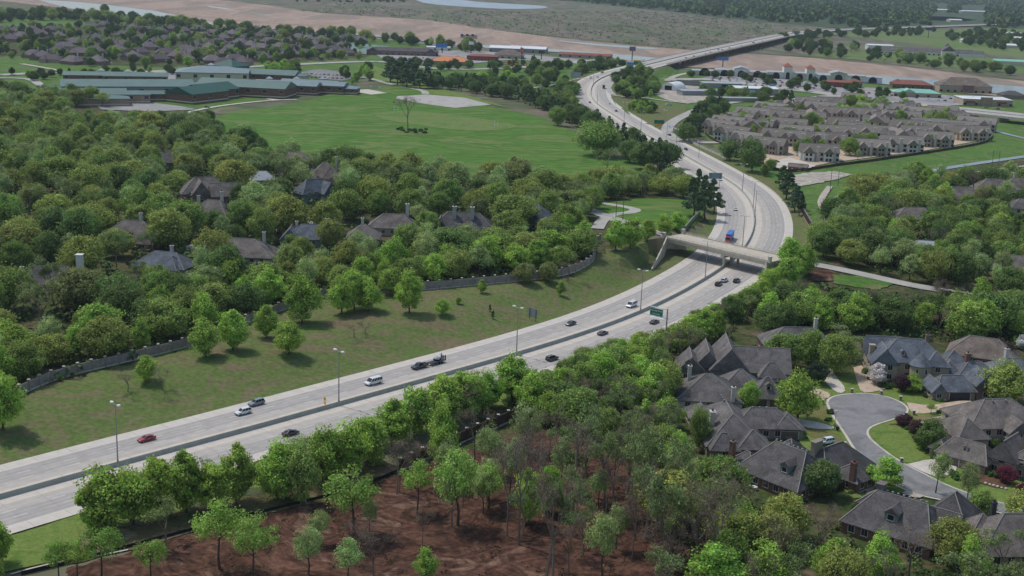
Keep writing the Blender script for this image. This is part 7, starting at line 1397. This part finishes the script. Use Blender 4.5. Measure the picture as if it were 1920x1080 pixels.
# far mass: overflow plus the forest beyond the river
def scatter(poly, gap, hr, seed, n):
    rr = np.random.default_rng(seed); W = [T(*p)[:2] for p in poly]; xs = [p[0] for p in W]; ys = [p[1] for p in W]; out = []
    for _ in range(n):
        x, y = rr.uniform(min(xs), max(xs)), rr.uniform(min(ys), max(ys))
        if inpoly(x, y, W): out.append((x, y, rr.uniform(*hr)))
    return out
def clumps(pts, q, size, seed, wide=1.1):
    rr = np.random.default_rng(seed); Q = []
    for x, y, h in pts:
        d = rr.normal(0, 1, (q, 3)); d /= np.linalg.norm(d, axis=1)[:, None]; w = h*wide*rr.uniform(.35, .6)
        p = np.stack([x+d[:, 0]*w, y+d[:, 1]*w, h*.55+d[:, 2]*h*.45], 1); Q.append(leaf_quads(p, d*1.2, size*h/14, rr))
    return np.concatenate(Q)
FP = scatter([(1020,-2),(1180,14),(1300,26),(1420,40),(1500,46),(1600,54),(1760,48),(1960,56),(2060,40),(2060,-8),(1500,-28),(1100,-24)], 0, (12, 22), 3, 24000)+scatter([(540,3),(700,6),(770,4),(740,-8),(640,-10)], 0, (5, 9), 4, 160)
FP = [p for p in FP if not any(abs(PX(p[0], p[1])[0]-a) < w_ and -14 < PX(p[0], p[1])[1]-b < 26 for a, b, w_ in ((1765,21,14),(1824,24,26),(1789,41,46)))]
FO = bpy.data.objects.new('far_forest', mesh_quads('far_forest', clumps(FP, 24, 8.5, 5), [M['forest']])); COL.objects.link(FO); tag(FO, kind='stuff')
if rest: tag(join_quads(rest, 'distant_woodland', M['forest'], thin=3, big=1.7), kind='stuff')
BP = scatter([(560,22),(760,34),(1000,66),(1200,88),(1290,92),(1420,98),(1480,80),(1560,62),(1460,46),(1200,20),(1000,24),(800,20),(640,6)], 0, (1, 3.6), 6, 3200)
BO = bpy.data.objects.new('river_brush', mesh_quads('river_brush', clumps(BP, 9, 9, 7, 2.0), [forest_mat('brush_leaves', ((104,114,78),(114,116,90),(96,108,70),(120,114,98)))])); COL.objects.link(BO); tag(BO, kind='stuff')
# undergrowth beneath the woods
UG = []
for pl, n, hr in (([(-40,760),(300,656),(560,562),(1060,512),(1090,440),(560,520),(-40,680)], 1700, (1.2, 3.4)), ([(-60,680),(560,520),(1080,440),(1000,352),(640,322),(380,250),(-60,236)], 3200, (1.4, 4)), ([(960,742),(1262,612),(1430,545),(1430,585),(1262,700),(1258,770),(1300,880),(1180,870),(1060,800)], 800, (.8, 2.4)), ([(1300,905),(1560,985),(1800,1015),(1960,1010),(1980,1150),(1200,1150)], 500, (.8, 2)), ([(1430,600),(1540,540),(1800,575),(1960,600),(1960,660),(1600,625)], 1000, (.8, 2.8)), ([(1540,470),(1600,368),(1800,350),(1960,330),(1960,575),(1600,500)], 1600, (1, 3)), ([(160,1010),(520,925),(740,850),(960,745),(1000,770),(760,880),(520,945),(200,1030)], 260, (.5, 1.4))):
    UG += [p for p in scatter(pl, 0, hr, len(UG)+9, n) if not any((p[0]-a)**2+(p[1]-b)**2 < (r+1)**2 for a, b, r in SOLID)]
Q = clumps(UG, 22, 7, 8, 1.9); Q[:, 2] += np.repeat([Hh(p[0], p[1]) for p in UG], 88); UO = bpy.data.objects.new('undergrowth', mesh_quads('undergrowth', Q, [M['forest']])); COL.objects.link(UO); tag(UO, kind='stuff')

# twigs, brush and weeds lying about on the bare soil and below the belt
DP = scatter([(200,1060),(520,965),(745,890),(900,860),(1180,880),(1300,930),(1400,1090),(700,1100)], 0, (.25, .8), 77, 520)+scatter([(160,1030),(520,935),(740,860),(960,760),(990,790),(760,885),(520,950)], 0, (.3, .9), 78, 260)
Q = clumps(DP, 10, 9, 79, 3.2); Q[:, 2] += np.repeat([Hh(p[0], p[1])-.05 for p in DP], 40); DO = bpy.data.objects.new('brush_litter', mesh_quads('brush_litter', Q, [forest_mat('brush_litter_leaves', ((96,78,62),(74,58,46),(90,98,56),(118,100,82)))])); COL.objects.link(DO); tag(DO, kind='stuff')
# ------------------------------------------------------------------ light
SUN_EL, SUN_AZ = R(60), R(-56)      # azimuth of the sun measured from +Y towards +X
w = bpy.data.worlds.new('World'); SC.world = w; w.use_nodes = True; nt = w.node_tree
sk = nt.nodes.new('ShaderNodeTexSky'); sk.sky_type = 'NISHITA'; sk.sun_disc = False; sk.sun_elevation = SUN_EL; sk.sun_rotation = SUN_AZ; sk.air_density = 1.2; sk.dust_density = 1.5
bg = nt.nodes['Background']; bg.inputs['Strength'].default_value = .15; nt.links.new(sk.outputs['Color'], bg.inputs['Color'])
sd = bpy.data.lights.new('sun', 'SUN'); sd.energy = 2.6; sd.angle = R(.6); sd.color = (1, .96, .9); so = bpy.data.objects.new('sun', sd); COL.objects.link(so)
sdir = Vector((math.sin(SUN_AZ)*math.cos(SUN_EL), math.cos(SUN_AZ)*math.cos(SUN_EL), math.sin(SUN_EL)))
so.rotation_euler = sdir.to_track_quat('Z', 'Y').to_euler(); so.location = (0, 0, 400)
if HAZE:
    hz = MB(); hz.box(0, 6400, -2, 26000, 14000, 240); m, nt, b = mat('haze_air'); nt.nodes.remove(b)
    pv = nt.nodes.new('ShaderNodeVolumePrincipled'); pv.inputs['Color'].default_value = (.76, .88, 1, 1); pv.inputs['Density'].default_value = 4.8e-5; pv.inputs['Anisotropy'].default_value = .2
    nt.links.new(pv.outputs['Volume'], nt.nodes['Material Output'].inputs['Volume'])
    tag(hz.build('haze', m), kind='stuff')
vs = SC.view_settings; vs.view_transform = 'Standard'; vs.look = 'None'; vs.exposure = -.34; vs.gamma = 1
SC.render.engine = 'CYCLES'; SC.cycles.max_bounces = 6; SC.cycles.diffuse_bounces = 2; SC.cycles.glossy_bounces = 2; SC.cycles.transparent_max_bounces = 8; SC.cycles.volume_bounces = 0
SC.cycles.use_denoising = True
